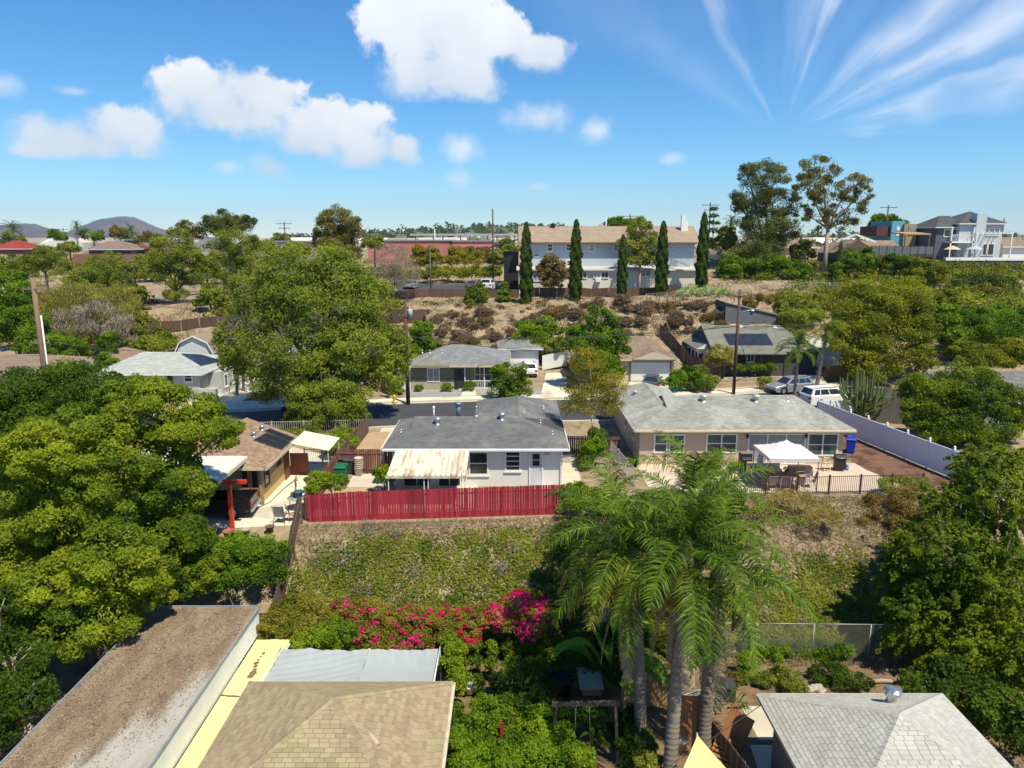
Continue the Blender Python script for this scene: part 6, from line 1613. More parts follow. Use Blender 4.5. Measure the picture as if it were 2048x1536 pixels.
# ---------------------------------------------------------------- utility poles and wires
POLE = mat('pole_wood', (0.085, 0.05, 0.035), (0.13, 0.08, 0.055), .9, 1, stretch=(3, 3, .3))
POLET = mat('tan_pole_wood', (0.25, 0.165, 0.11), (0.19, 0.12, 0.08), .9, 1, stretch=(3, 3, .3))
def utility_pole(label, x, y, zb, h, r=.16, m=None, arms=(), trans=False, lamp=False, conduit=False):
 t = thing('utility_pole', label, 'utility pole', (x, y, zb), 0, 'utility poles'); m = m or POLE
 b = MB(); b.tube([(0, 0, -.3), (0, 0, h * .5), (0, 0, h)], [r, r * .88, r * .72], 10); b.build('pole', m, t)
 for z, L in arms:
  b = MB(); b.bar((-L / 2, -.12, z), (L / 2, -.12, z), .11, .12); a = b.build('crossarm', m, t)
  for k in (-.45, -.22, .22, .45): b = MB(); b.lathe((k * L, -.12, z + .06), [(.03, 0), (.055, .05), (.03, .1), (.05, .14), (.0, .18)], 8); b.build('insulator', mat('grey_porcelain', (0.3, 0.3, 0.32), None, .3), a)
 if trans:
  b = MB(); b.lathe((.42, -.05, h - 1.75), [(.0, 0), (.24, .02), (.25, .75), (.22, .82), (.06, .86), (0, .9)], 14); tr = b.build('transformer', mat('transformer_grey', (0.50, 0.53, 0.55), None, .4), t)
  b = MB(); b.bar((0, -.05, h - 1.3), (.25, -.05, h - 1.3), .08); b.build('bracket', METAL, tr)
  b = MB(); b.lathe((.42, -.05, h - .9), [(.04, 0), (.06, .05), (.03, .2), (0, .25)], 8); b.build('bushing', WHITE, tr)
 if lamp:
  b = MB(); b.tube([(0, -.1, h - 2.4), (.5, -.3, h - 2.1), (1.1, -.5, h - 2.0)], .035, 6); l = b.build('lamp_arm', METAL, t)
  b = MB(); b.lathe((1.2, -.55, h - 2.12), [(.05, 0), (.2, .04), (.16, .14), (0, .18)], 10); b.build('lamp_head', WHITE, l)
 if conduit:
  b = MB(); b.tube([(.42, -.15, -.3), (.42, -.15, h * .72)], .07, 8); b.build('conduit', WHITE, t)
 return t
p = at(816, 807, z=.13); PC = (p.x, p.y + .1, .13)
utility_pole('dark utility pole with transformer beside the olive bungalow', PC[0], PC[1], .13, 9.9, .2, None, ((8.3, 1.2),), trans=True)
p = at(1467, 788, z=.05); PR = (p.x, p.y, .05)
utility_pole('dark utility pole with street lamp before the dark house', PR[0], PR[1], .05, 10.6, .18, None, ((9.9, .9),), lamp=True)
PL = (at(76, 640, y=66).x, 66, 0)
utility_pole('tall tan utility pole with white conduit at the left', PL[0], 66, 0, 12.1, .27, POLET, ((11.1, 2.0), (6.2, 1.8)), conduit=True)
PF = (at(986, 480, y=132).x, 132)
for lab, px, top, base, D, arms in (
  ('thin dark pole rising left of the apartment building', 986, 418, 540, 132, ()),
  ('distant pole with small crossarms above the big tree', 572, 443, 505, 170, (1, 2)),
  ('distant pole with two wide crossarms right of the last cypress', 1416, 405, 500, 150, (1, 2)),
  ('distant pole with one crossarm behind the apartment roof', 1259, 428, 470, 165, (1,)),
  ('distant pole with crossarm above the blue house', 1772, 410, 462, 150, (1,)),
  ('thin distant pole behind the white two storey house', 2003, 436, 480, 165, ()),
  ('small distant pole before the left mountain', 130, 456, 490, 240, (1,))):
 zb = at(px, base, y=D).z; zt_ = at(px, top, y=D).z; xx = at(px, base, y=D).x
 zb = min(zb, h1(xx, D)); hh = zt_ - zb
 utility_pole(lab, xx, D, zb, hh, .17, POLE, tuple((hh - .5 - 1.0 * k, 3.4 - .8 * k) for k in range(len(arms))))
xx = at(862, 590, y=112).x; zb = h1(xx, 112); t = thing('lamp_post', 'slim street lamp post in the terrace parking lot', 'lamp post', (xx, 112, zb)); hh = at(862, 496, y=112).z - zb
b = MB(); b.tube([(0, 0, -.2), (0, 0, hh)], [.11, .07], 8); b.build('post', mat('grey_post', (0.16, 0.15, 0.13), None, .6), t); b = MB(); b.box((.2, 0, hh), (.7, .25, .12)); b.build('lamp_head', METAL, t)
WIRE = mat('dark_wire', (0.05, 0.05, 0.05), None, .6)
def wire(label, a, b, sag=.5, r=.016):
 r *= 1.5
 a, b = Vector(a), Vector(b); pts = []
 for k in range(15):
  s = k / 14; p = a.lerp(b, s); p.z -= sag * 4 * s * (1 - s); pts.append(p)
 m = MB(); m.tube(pts, r, 4, cap=False); tag(m.build('overhead_wire', WIRE), label, 'wire', 'overhead wires')
wire('overhead wire from the transformer pole to the lamp pole, upper one', (PC[0], PC[1], 8.2), (PR[0], PR[1], 8.6), .5)
wire('overhead wire from the transformer pole to the lamp pole, lower one', (PC[0], PC[1], 6.5), (PR[0], PR[1], 7.0), .55, .028)
wire('service wire from the transformer pole to the cream annex', (PC[0], PC[1], 6.6), (7.2, 80.2, 3.2), .35, .022)
wire('overhead wire from the tan pole to the transformer pole', (PL[0], PL[1], 10.8), (PC[0], PC[1], 8.4), .6)
wire('service wire from the tan pole to the pale bungalow', (PL[0], PL[1], 6.4), (-36, 75, 4.0), .3)
wire('overhead wire from the lamp pole towards the right edge', (PR[0], PR[1], 8.6), (62, 90, 12.0), .9)
wire('lower overhead wire from the lamp pole towards the right edge', (PR[0], PR[1], 6.9), (62, 88, 9.0), 1.0, .025)
wire('service wire from the lamp pole to the dark house', (PR[0], PR[1], 7.0), (31, 87, 5.2), .3)
wire('service wire from the lamp pole to the brown roofed house', (PR[0], PR[1], 7.4), (14, 84.5, 4.4), .4)
wire('guy wire bracing the lamp pole', (PR[0], PR[1], 6.2), (PR[0] + 4.2, PR[1] + 6.5, .3), 0.0, .018)
wire('low wire crossing the bottom of the garden', (1.6, 19.5, -2.6), (9.3, 24, -1.4), .15, .012)
# ---------------------------------------------------------------- hillside stairs and deck
def hill_stairs():
 a, b = ground_at(1328, 676, 80, 110), ground_at(1302, 604, 90, 115)
 t = thing('hillside_stairs', 'narrow timber stairs climbing the dry bank', 'stairs', a); wm = mat('grey_brown_timber', (0.24, 0.16, 0.10), (0.17, 0.11, 0.07), .9, 2)
 n = 30; d = b - a; 
 for k in range(n):
  p = d * ((k + .5) / n); z = max(h1(a.x + p.x, a.y + p.y) - a.z, p.z) + .15
  m = MB(); m.box((p.x, p.y, p.z + .2), (1.25, .36, .07)); m.build('tread', wm, t)
 for sx in (-.68, .68):
  m = MB(); m.bar((sx, 0, .1), (d.x + sx, d.y, d.z + .1), .08, .28); m.build('stringer', wm, t)
  m = MB(); m.bar((sx, 0, 1.05), (d.x + sx, d.y, d.z + 1.05), .06, .09); m.build('handrail', wm, t)
  for k in range(6): p = d * (k / 5); m = MB(); m.box((p.x + sx, p.y, p.z + .55), (.07, .07, 1.1)); m.build('baluster', wm, t)
 c = at(1340, 607, y=99.5); t2 = thing('timber_deck', 'small timber deck with railing at the stair top', 'deck', (c.x, 99.5, c.z - .1))
 for k in range(10): m = MB(); m.b2(-1.7, 1.7, -.9 + k * .2, -.72 + k * .2, 0, .06); m.build('plank', wm, t2)
 for x in (-1.65, -.55, .55, 1.65):
  m = MB(); m.box((x, -.85, 0.1), (.1, .1, 2.2)); m.build('post', wm, t2)
 m = MB(); m.bar((-1.7, -.85, 1.15), (1.7, -.85, 1.15), .06, .1); m.build('handrail', wm, t2)
 m = MB(); m.bar((-1.7, -.85, .6), (1.7, -.85, .6), .05, .06); m.build('rail', wm, t2)
hill_stairs()
# ================================================================ apartment building on the terrace
def apartment():
 AW = mat('pale_blue_grey_stucco', (0.47, 0.50, 0.55), (0.43, 0.46, 0.51), .9, .4, .8)
 CW = mat('cream_white_stucco', (0.66, 0.62, 0.52), (0.60, 0.56, 0.46), .9, .4)
 RB = mat('light_brown_shingle', (0.35, 0.265, 0.19), (0.29, 0.215, 0.155), .93, .6, .7, tint=.07)
 t = thing('apartment_building', 'long two storey pale apartment building with brown roof', 'building', (15.8, 116, 7)); o = t.location
 x0, x1 = at(1048, 520, y=116).x - o.x, at(1388, 520, y=116).x - o.x
 m = MB(); m.b2(x0, x1, 0, 11, -.5, 8.0); m.build('wall', AW, t)
 F, G = hip(x0 - .9, x1 + .9, -1.0, 12, 8.05, 10.6, 'x', 0, 0); shingle_roof(t, F, RB, .45, .9, deck=mat('brown_eave', (0.2, 0.14, 0.1), None, .8), fascia=mat('dark_brown_fascia', (0.16, 0.1, 0.07), None, .7), seed=61); gables(t, G, DARKM)
 m = MB(); m.b2(x0 - .8, x1 + .4, -4.2, -.004, -.6, 3.9); m.build('lower_wall', CW, t)
 m = MB(); m.slab([(x0 - 1.2, -4.7, 4.0), (x1 + .7, -4.7, 4.0), (x1 + .7, -.02, 4.35), (x0 - 1.2, -.02, 4.35)], .18); m.build('lower_roof', mat('grey_white_roofing', (0.50, 0.49, 0.45), (0.42, 0.41, 0.38), .9, .5), t)
 for (a, b_, c, d, gl) in ((1094, 487, 1106, 503, GLASS), (1132, 487, 1145, 502, GLASS), (1177, 488, 1190, 503, CURT), (1226, 488, 1238, 503, CURT), (1066, 505, 1079, 514, GLASS), (1133, 520, 1143, 532, GLASS)):
  winpx(t, a, b_, c, d, 116, glass=gl, trans=(.5,), fw=.12, sill=False, out=.12)
 for (a, b_, c, d) in ((1065, 549, 1083, 563), (1158, 543, 1174, 557), (1187, 543, 1201, 557), (1202, 543, 1217, 557), (1231, 542, 1243, 556), (1246, 542, 1259, 556), (1279, 540, 1302, 553), (1330, 540, 1342, 549)):
  winpx(t, a, b_, c, d, 111.8, glass=CURT if (a % 2) else GLASS, mull=(.5,), fw=.12, sill=False, out=.12)
 m = MB(); p = at(1196, 560, y=111.7); m.box((p.x - o.x, -4.5, p.z - 7), (.8, .6, .55)); m.build('air_conditioner', WHITE, t)
 m = MB(); m.b2(x0 - 3.2, x0 - .85, 1, 6, -.5, 6.6); m.build('stair_tower', DARKM, t)
 m = MB(); m.slab([(x0 - 5.5, 0, 7.3), (x0 - .9, 0, 8.6), (x0 - .9, 7, 8.6), (x0 - 5.5, 7, 7.3)], .2); m.build('porch_roof', DARKM, t)
 a, b_ = at(1333, 502, y=115.6), at(1378, 524, y=115.6)
 for dz in (0, .9): m = MB(); m.bar((a.x - o.x, -.8, a.z - 7 - 1.0 + dz), (b_.x - o.x, -.8, b_.z - 7 - .6 + dz), .14, .25 if dz == 0 else .08); m.build('stair_rail' if dz else 'outside_stair', METAL, t)
 for k in range(9): s = k / 8; q = a.lerp(b_, s); m = MB(); m.box((q.x - o.x, -.8, q.z - 7 - .6), (.05, .05, 1.0)); m.build('baluster', METAL, t)
 p = at(1366, 447, y=120); m = MB(); m.b2(p.x - o.x - .35, p.x - o.x + .35, 3.5, 4.2, 9.3, 12.3); m.b2(p.x - o.x + .36, p.x - o.x + .75, 3.6, 4.1, 9.3, 11.4); m.build('roof_vent', WHITE, t)
 p = at(1347, 521, y=113); m = MB(); m.box((p.x - o.x, -3, 4.9), (.9, .9, 1.0)); m.build('air_conditioner', METAL, t)
 p = at(1106, 458, y=121); m = MB(); m.lathe((p.x - o.x, 5, 10.4), [(.4, 0), (.3, .3), (.5, .5), (0, .8)], 8); m.build('roof_vent', DARKM, t)
 fp = thing('flag', 'national flag with red white stripes on a pole', 'flag', (at(1212, 455, y=128).x, 128, 7)); zf_ = at(1212, 440, y=128).z - 7
 m = MB(); m.tube([(0, 0, 0), (0, 0, zf_ + .2)], .06, 8); m.build('pole', WHITE, fp)
 def cloth(u, w): return (-u * 1.25, .12 * math.sin(u * 6), zf_ - .15 - w * .85 - u * .75)
 for k in range(7):
  m = MB(); w0, w1 = k / 7, (k + 1) / 7; us = np.linspace(0 if k > 3 else .4, 1, 7)
  m.add([cloth(u, w0) for u in us] + [cloth(u, w1) for u in us], [(i, i + 1, 8 + i, 7 + i) for i in range(6)]); m.build('stripe', mat('flag_red', (0.45, 0.03, 0.04), None, .8) if k % 2 == 0 else WHITE, fp)
 m = MB(); us = np.linspace(0, .4, 4); m.add([cloth(u, 0) for u in us] + [cloth(u, 4 / 7) for u in us], [(i, i + 1, 5 + i, 4 + i) for i in range(3)]); m.build('canton', mat('flag_blue', (0.03, 0.05, 0.2), None, .8), fp)
apartment()
# ================================================================ hilltop houses on the right
def right_hill_houses():
 t = simple_house('hill_house', 'two storey grey white house with dark hip roof on the hill', at(1918, 470, y=128).x, at(2004, 470, y=128).x, 128, 138, 11.6, 18.2, 20.4, 'x', 5, 3.5, mat('pale_grey_siding', (0.52, 0.54, 0.57), (0.48, 0.5, 0.53), .8), mat('charcoal_shingle', (0.10, 0.10, 0.105), (0.07, 0.07, 0.075), .93, tint=.1), seed=71, expo=.4, tabw=.9)
 o = t.location
 for x in (1957, 1967.5, 1978, 1988.5): winpx(t, x, 456, x + 9, 472, 128, glass=CURT, fw=.12, sill=False, out=.12)
 for x in (1948, 1962, 1976): winpx(t, x, 487, x + 10, 511, 128, glass=GLASS, fw=.12, sill=False, out=.12)
 for k in range(7): x = at(1950 + k * 8.5, 485, y=126.5).x - o.x; m = MB(); m.bar((x, -3, 5.0), (x, -.3, 5.0), .1, .15); m.build('pergola_beam', WHITE, t)
 for x in (-2.4, 3.6): m = MB(); m.bar((x, -2.8, 0), (x, -2.8, 5.0), .18); m.build('pergola_post', WHITE, t)
 m = MB(); m.bar((-2.6, -2.8, 4.95), (3.8, -2.8, 4.95), .12, .2); m.build('pergola_header', WHITE, t)
 p = at(1944, 450, y=130); m = MB(); m.b2(p.x - o.x - .85, p.x - o.x + .85, -.6, 1.2, -.5, at(1944, 428, y=128).z - 11.6); m.build('chimney', mat('pale_grey_siding', (0, 0, 0)), t)
 t2 = simple_house('hill_house', 'left wing with balcony of the grey white hill house', at(1872, 470, y=129).x, at(1917, 470, y=129).x, 129, 137, 11.6, 17.6, 19.6, 'x', 3.0, 0, mat('dark_blue_grey_siding', (0.13, 0.13, 0.16), None, .8), mat('charcoal_shingle', (0, 0, 0)), seed=72, expo=.4, tabw=.9)
 o = t2.location
 m = MB(); m.b2(-.6, 3.4, -2.2, -.05, 3.3, 3.6); m.build('balcony_floor', WHITE, t2)
 for k in range(12): m = MB(); m.box((-.5 + k * .33, -2.1, 4.1), (.06, .06, 1.0)); m.build('baluster', WHITE, t2)
 m = MB(); m.bar((-.6, -2.1, 4.65), (3.4, -2.1, 4.65), .1); m.build('railing', WHITE, t2)
 for x in (-.5, 3.3): m = MB(); m.bar((x, -2.1, 0), (x, -2.1, 6), .2); m.build('post', WHITE, t2)
 winpx(t2, 1888, 458, 1912, 474, 129, mull=(.5,), fw=.12, sill=False, out=.1)
 for px, m_, lab in ((1905, mat('cream_canvas', (0.6, 0.52, 0.4), None, .8), 'cream open parasol on the hilltop terrace'), (1949, mat('pale_blue_canvas', (0.42, 0.52, 0.56), None, .8), 'pale blue open parasol on the hilltop terrace')):
  p = at(px, 497, y=125.2); u = thing('parasol', lab, 'parasol', (p.x, 125.2, 11.7)); b = MB(); b.tube([(0, 0, 0), (0, 0, p.z - 11.7 + .4)], .04, 6); b.build('pole', WHITE, u)
  b = MB(); b.lathe((0, 0, p.z - 11.7), [(1.35, -.15), (.7, .22), (.02, .5)], 8, False); b.build('canopy', m_, u)
 p = at(1890, 525, y=122.5); q = at(2060, 525, y=122.5)
 w = MB(); w.b2(0, q.x - p.x, 0, .5, -3.5, at(1900, 520, y=122.5).z - 11); t3 = thing('retaining_wall', 'dark screened retaining wall below the grey white house', 'wall', (p.x, 122.5, 11)); w.build('wall', mat('dark_screen', (0.07, 0.06, 0.06), (0.09, 0.08, 0.08), .9), t3)
 w = MB(); zt_ = at(1900, 515, y=122.5).z - 11; w.b2(0, q.x - p.x, -.1, .6, zt_ - .5, zt_); w.build('coping', WHITE, t3)
 # blue and tan modern house
 B = mat('turquoise_stucco', (0.13, 0.37, 0.46), (0.11, 0.33, 0.42), .8); T = mat('ochre_stucco', (0.36, 0.28, 0.16), (0.32, 0.25, 0.14), .8)
 t4 = thing('modern_house', 'turquoise and ochre box house on the hilltop', 'house', (at(1800, 470, y=135).x, 135, 12)); o = t4.location
 X = lambda px: at(px, 470, y=135).x - o.x; Z = lambda py: at(1800, py, y=135).z - 12
 m = MB(); m.b2(X(1782), X(1808), 0, 8, -1, Z(442)); m.build('blue_volume', B, t4)
 m = MB(); m.b2(X(1804), X(1829), -.6, 6, -1, Z(448)); m.build('ochre_volume', T, t4)
 m = MB(); m.b2(X(1812), X(1826), -.7, -.61, Z(470), Z(452)); m.build('window', CURT, t4)
 for z0, z1 in ((461, 453), (472, 465)): m = MB(); m.b2(X(1792), X(1798), -.06, -.004, Z(z0), Z(z1)); m.build('window', WHITE, t4)
 m = MB(); m.b2(X(1755), X(1782), .5, 7, Z(472), Z(452)); m.build('dark_volume', mat('maroon_stucco', (0.12, 0.05, 0.04), None, .8), t4)
 # gable house and deck
 t5 = simple_house('hill_house', 'low gabled house with white barge boards beside the eucalyptus', at(1677, 490, y=122).x, at(1750, 490, y=122).x, 122, 130, 10.8, 13.4, 15.4, 'y', 0, 0, mat('dark_brown_wall', (0.14, 0.1, 0.07), None, .8), BRNSH2, seed=73, expo=.4, tabw=.9)
 for a, b_ in (((1672, 484), (1712, 469)), ((1712, 469), (1752, 484))):
  P, Q = at(*a, y=121.3), at(*b_, y=121.3); m = MB(); l = t5.location; m.bar(P - l, Q - l, .08, .3); m.build('barge_board', WHITE, t5)
 winpx(t5, 1692, 487, 1706, 500, 122, mull=(.5,), fw=.1, sill=False)
 t6 = simple_house('hill_house', 'brown low pitched house behind the deck', at(1745, 490, y=127).x, at(1800, 490, y=127).x, 127, 134, 11, 13.9, 15.3, 'x', 0, 0, mat('dark_brown_wall', (0, 0, 0)), BRNSH2, seed=74, expo=.4, tabw=.9)
 dk = thing('terrace_deck', 'raised deck with dark glass railing on the hill', 'deck', (at(1800, 510, y=119).x, 119, at(1800, 510, y=119).z)); o = dk.location; xa, xb = at(1742, 510, y=119).x - o.x, at(1866, 510, y=119).x - o.x
 m = MB(); m.b2(xa, xb, 0, 6, -.3, 0); m.build('deck_floor', DKWOOD, dk)
 gm = mat('smoked_glass', (0.16, 0.17, 0.18), (0.1, 0.1, 0.11), .15)
 for k in range(8): a = xa + (xb - xa) * k / 8; m = MB(); m.b2(a + .06, a + (xb - xa) / 8 - .06, 0, .04, .1, 1.35); m.build('glass_panel', gm, dk); m = MB(); m.bar((a, .02, -2.8), (a, .02, 1.45), .09); m.build('post', DARKM, dk)
 m = MB(); m.bar((xa, .02, 1.43), (xb, .02, 1.43), .08); m.build('handrail', DARKM, dk)
 m = MB(); m.slab([(1.2, 1.5, 3.4), (xb + .2, 1.5, 3.4), (xb + .2, 6, 3.7), (1.2, 6, 3.7)], .2); m.build('shade_roof', mat('tan_shade_roof', (0.45, 0.3, 0.14), None, .8), dk)
 for x in (1.4, xb): m = MB(); m.bar((x, 1.6, 0), (x, 1.6, 3.4), .16); m.build('roof_post', DKWOOD, dk)
 m = MB(); m.b2(-.7, .7, -.35, .35, 0, 1.0); tag(m.build('red_cabinet', mat('bright_red', (0.42, 0.03, 0.03), None, .5), None, (at(1838, 505, y=120).x, 120, o.z)), 'bright red cabinet standing on the hilltop deck', 'cabinet')
 simple_house('hill_house', 'red brown roofed house at the far right edge', at(2008, 490, y=135).x, at(2075, 490, y=135).x, 135, 143, 11, 14.2, 15.9, 'x', 2, 2, WHITE, BRNSH2, seed=75, expo=.4, tabw=.9)
 simple_house('hill_house', 'brown roofed house half hidden left of the tall pine', at(1440, 490, y=128).x, at(1500, 490, y=128).x, 128, 136, 10, 13.0, 14.8, 'x', 3, 3, CREAM, BRNSH2, seed=76, expo=.4, tabw=.9)
 simple_house('hill_house', 'low grey roofed house between pine and eucalyptus', at(1565, 490, y=140).x, at(1635, 490, y=140).x, 140, 148, 11, 14.0, 15.3, 'x', 3, 3, CREAM, BRNSH2, seed=77, expo=.4, tabw=.9)
right_hill_houses()
# ================================================================ far left houses and the school beyond
RED = mat('red_tile_roof', (0.30, 0.05, 0.035), (0.22, 0.04, 0.03), .9, tint=.1)
simple_house('distant_house', 'red roofed house at the far left', at(-20, 500, y=200).x, at(46, 500, y=200).x, 200, 210, 9.5, 13.0, 15.2, 'x', 4, 4, mat('brick_brown', (0.28, 0.13, 0.09), None, .9), RED, seed=81, expo=.6, tabw=1.2, group='distant houses')
t = simple_house('distant_house', 'long brown ranch house on the left ridge', at(178, 505, y=205).x, at(262, 505, y=205).x, 205, 216, 9.8, 12.8, 15.0, 'x', 3, 5, mat('dark_glass_wall', (0.06, 0.07, 0.08), None, .3), mat('brown_ranch_roof', (0.24, 0.18, 0.14), None, .9, tint=.08), seed=82, expo=.6, tabw=1.2, group='distant houses')
simple_house('distant_house', 'small upper house with flat roof on the left ridge', at(248, 490, y=235).x, at(280, 490, y=235).x, 235, 242, 12, 15.4, 16.2, 'x', 1.5, 1.5, mat('dark_glass_wall', (0, 0, 0)), mat('brown_ranch_roof', (0, 0, 0)), seed=83, expo=.6, tabw=1.2, group='distant houses')
simple_house('distant_house', 'brick walled house right of the brown ranch house', at(272, 505, y=212).x, at(302, 505, y=212).x, 212, 220, 10, 12.8, 14.6, 'y', 0, 0, mat('brick_brown', (0, 0, 0)), mat('brown_ranch_roof', (0, 0, 0)), seed=84, expo=.6, tabw=1.2, group='distant houses')
simple_house('distant_house', 'pale roofed house between red roof and ranch house', at(62, 500, y=230).x, at(128, 500, y=230).x, 230, 240, 11, 13.4, 15.0, 'x', 4, 4, CREAM, PALESH, seed=85, expo=.6, tabw=1.2, group='distant houses')
w = MB(); a, b_ = at(146, 517, y=198), at(302, 517, y=198); w.b2(0, b_.x - a.x, 0, .4, -2.5, 1.2); tag(w.build('brick_wall', mat('brick_brown', (0, 0, 0)), None, (a.x, 198, a.z)), 'long brick garden wall before the brown ranch house', 'wall')
w = MB(); a, b_ = at(-30, 520, y=195), at(46, 520, y=195); w.b2(0, b_.x - a.x, 0, .4, -2.5, 1.4); tag(w.build('tan_wall', CREAM, None, (a.x, 195, a.z)), 'pale garden wall below the red roofed house', 'wall')
for nm, lab, xa, xb, ya, yb, D, m_ in (('school_building', 'long pink walled building beyond the yellow shrubs', 735, 900, 482, 512, 190, mat('pink_wall', (0.50, 0.19, 0.16), (0.42, 0.16, 0.13), .9, .15)), ('school_building', 'bright pink end of the long building left of the thin pole', 905, 985, 483, 512, 185, mat('coral_wall', (0.56, 0.17, 0.17), (0.48, 0.2, 0.19), .9, .15)), ('school_building', 'lilac walled building behind the big tree', 546, 640, 484, 520, 195, mat('lilac_wall', (0.45, 0.36, 0.56), (0.5, 0.42, 0.6), .9, .2))):
 a, b_ = at(xa, ya, y=D), at(xb, yb, y=D); t = thing(nm, lab, 'building', (a.x, D, b_.z), 0); hh = a.z - b_.z
 w = MB(); w.b2(0, b_.x - a.x, 0, 14, -2, hh); w.build('wall', m_, t)
 w = MB(); w.b2(-.3, b_.x - a.x + .3, -.3, 14.3, hh, hh + .35); w.build('roof_edge', mat('grey_roof_edge', (0.3, 0.3, 0.3), None, .8), t)
a, b_ = at(820, 470, y=235), at(1040, 470, y=235)
t = thing('shade_structure', 'long thin grey canopy roof beyond the pink building', 'canopy', (a.x, 235, 11)); za = at(900, 469, y=235).z - 11
for k in range(4):
 L = (b_.x - a.x) / 4; w = MB(); w.b2(k * L, k * L + L * .97, 0, 9, za - .35, za + .25); w.build('roof_panel', mat('canopy_grey', (0.42, 0.45, 0.46), None, .6), t)
 for xx in (.15, .8): w = MB(); w.bar((k * L + L * xx, 4, 0), (k * L + L * xx, 4, za - .35), .35); w.build('column', mat('grey_roof_edge', (0, 0, 0)), t)
for px, lab in ((870, 'white light mast beyond the long canopy roof'),):
 p = at(px, 490, y=230); t = thing('light_mast', lab, 'mast', (p.x, 230, 11)); w = MB(); w.tube([(0, 0, 0), (0, 0, at(px, 458, y=230).z - 11)], .12, 6); w.build('mast', WHITE, t)
# ---------------------------------------------------------------- mountains and the far hillside
def ridge(name, label, pts, D, depth, m, zb=0.0, amp=.06, seed=1):
 rg = np.random.default_rng(seed); px = np.array([p[0] for p in pts]); py = np.array([p[1] for p in pts])
 xs = np.linspace(px[0], px[-1], 110); v = []; rows = 12
 for j in range(rows + 1):
  s = j / rows
  for i, x in enumerate(xs):
   y = np.interp(x, px, py); top = at(x, y, y=D)
   prof = math.sin(s * math.pi * .5) if s <= 1 else 1
   zz = zb + (top.z - zb) * prof * (1 + amp * math.sin(i * .9 + j * 1.7) * math.sin(i * .37 - j) * (1 - s) * 2)
   v.append((top.x * (1 - (1 - s) * depth / D), D - depth * (1 - s), zz))
 n = len(xs); m_ = MB(); m_.add(v, [(j * n + i, j * n + i + 1, (j + 1) * n + i + 1, (j + 1) * n + i) for j in range(rows) for i in range(n - 1)], True)
 tag(m_.build(name, m), label, None, None, 'structure')
MT = mat('chaparral_mountain', (0.10, 0.09, 0.085), (0.07, 0.065, 0.06), .95, .004, .8, world=True, c3=(0.14, 0.115, 0.095), s3=.003)
ridge('mountain', 'bare brown mountain with rounded peak on the left horizon', [(95, 480), (130, 466), (150, 457), (175, 448), (195, 440), (220, 436), (246, 433), (268, 435), (290, 444), (315, 455), (345, 464), (400, 472), (470, 479)], 5200, 1500, MT, -20, seed=2)
ridge('mountain', 'low rounded mountain ridge at the left edge', [(-300, 455), (-150, 450), (-60, 452), (0, 450), (40, 447), (70, 448), (100, 458), (135, 466), (175, 480)], 4600, 1300, MT, -20, seed=3)
FH = mat('far_green_hillside', (0.09, 0.115, 0.06), (0.16, 0.15, 0.10), .95, .02, .8, world=True)
ridge('far_hillside', 'distant built up hillside beyond the canopy roof', [(380, 481), (560, 477), (700, 470), (780, 464), (860, 461), (905, 459), (950, 455), (1000, 454), (1050, 454), (1150, 460), (1300, 470), (1420, 479)], 1500, 420, FH, 8, seed=4)
ridge('far_hillside', 'distant low hillside behind the right hill houses', [(1400, 478), (1560, 468), (1700, 470), (1850, 472), (2100, 468), (2400, 474)], 1700, 420, FH, 8, seed=5)
def far_town():
 """white specks of houses and dark tree heads on the far hillside, too many and too small to count"""
 rg = np.random.default_rng(11); hs = MB(); m = 0
 for k in range(420):
  px = rg.uniform(690, 1060); yt = np.interp(px, [690, 780, 860, 950, 1060], [471, 464, 461, 455, 454]); py = yt + rg.uniform(1.5, 20)
  D = 1500 - (py - yt) * 17; p = at(px, py, y=D); w = rg.uniform(5, 13); h = rg.uniform(3, 6)
  hs.cur = rg.random(); hs.box((p.x, p.y - 6, p.z), (w, 8, h), rg.uniform(-.5, .5))
 for k in range(160):
  D = rg.uniform(260, 800); p = at(rg.uniform(-60, 2100), 482, y=D); z = 12; w = rg.uniform(8, 16)
  hs.cur = rg.random(); hs.prism([(-5, 0), (5, 0), (5, 3.2), (0, 5.2), (-5, 3.2)], (p.x, D, z - 1), (p.x + w, D + rg.uniform(-4, 4), z - 1))
 tag(hs.build('far_houses', mat('far_house_walls', (0.62, 0.58, 0.52), (0.4, 0.33, 0.27), .9, .03, tint=.4, world=True)), 'tiny pale houses scattered over the distant hillside', 'houses', None, 'stuff')
 P = []; N = []
 for k in range(520):
  px = rg.uniform(560, 1160) if k < 400 else rg.uniform(1450, 2040); yt = np.interp(px, [560, 700, 780, 860, 950, 1060, 1160, 1450, 1560, 2040], [477, 470, 464, 461, 455, 454, 460, 476, 468, 470]); py = yt + rg.uniform(-1, 18)
  D = 1495 - (py - yt) * 17; p = at(px, py, y=D - 8); r = rg.uniform(3, 9) * (1.5 if rg.random() < .08 else 1); n = 26
  e = unit(rg.normal(size=(n, 3))); P.append(np.array(p) + e * r * np.array([.8, .8, 1.0]) + np.array([0, 0, r * .4])); N.append(e)
 P = np.concatenate(P); N = np.concatenate(N)
 me = quadmesh('far_trees', leaves(rg, P, unit(N + rg.normal(size=N.shape) * .4), 5.0, .8), rg.uniform(.01, 1, len(P)), leafmat('far_tree_leaf', (0.025, 0.04, 0.02), (0.06, 0.08, 0.035), nscale=.01))
 tag(link('far_trees', me), 'dark tree heads on the distant hillside', 'trees', None, 'stuff')
far_town()
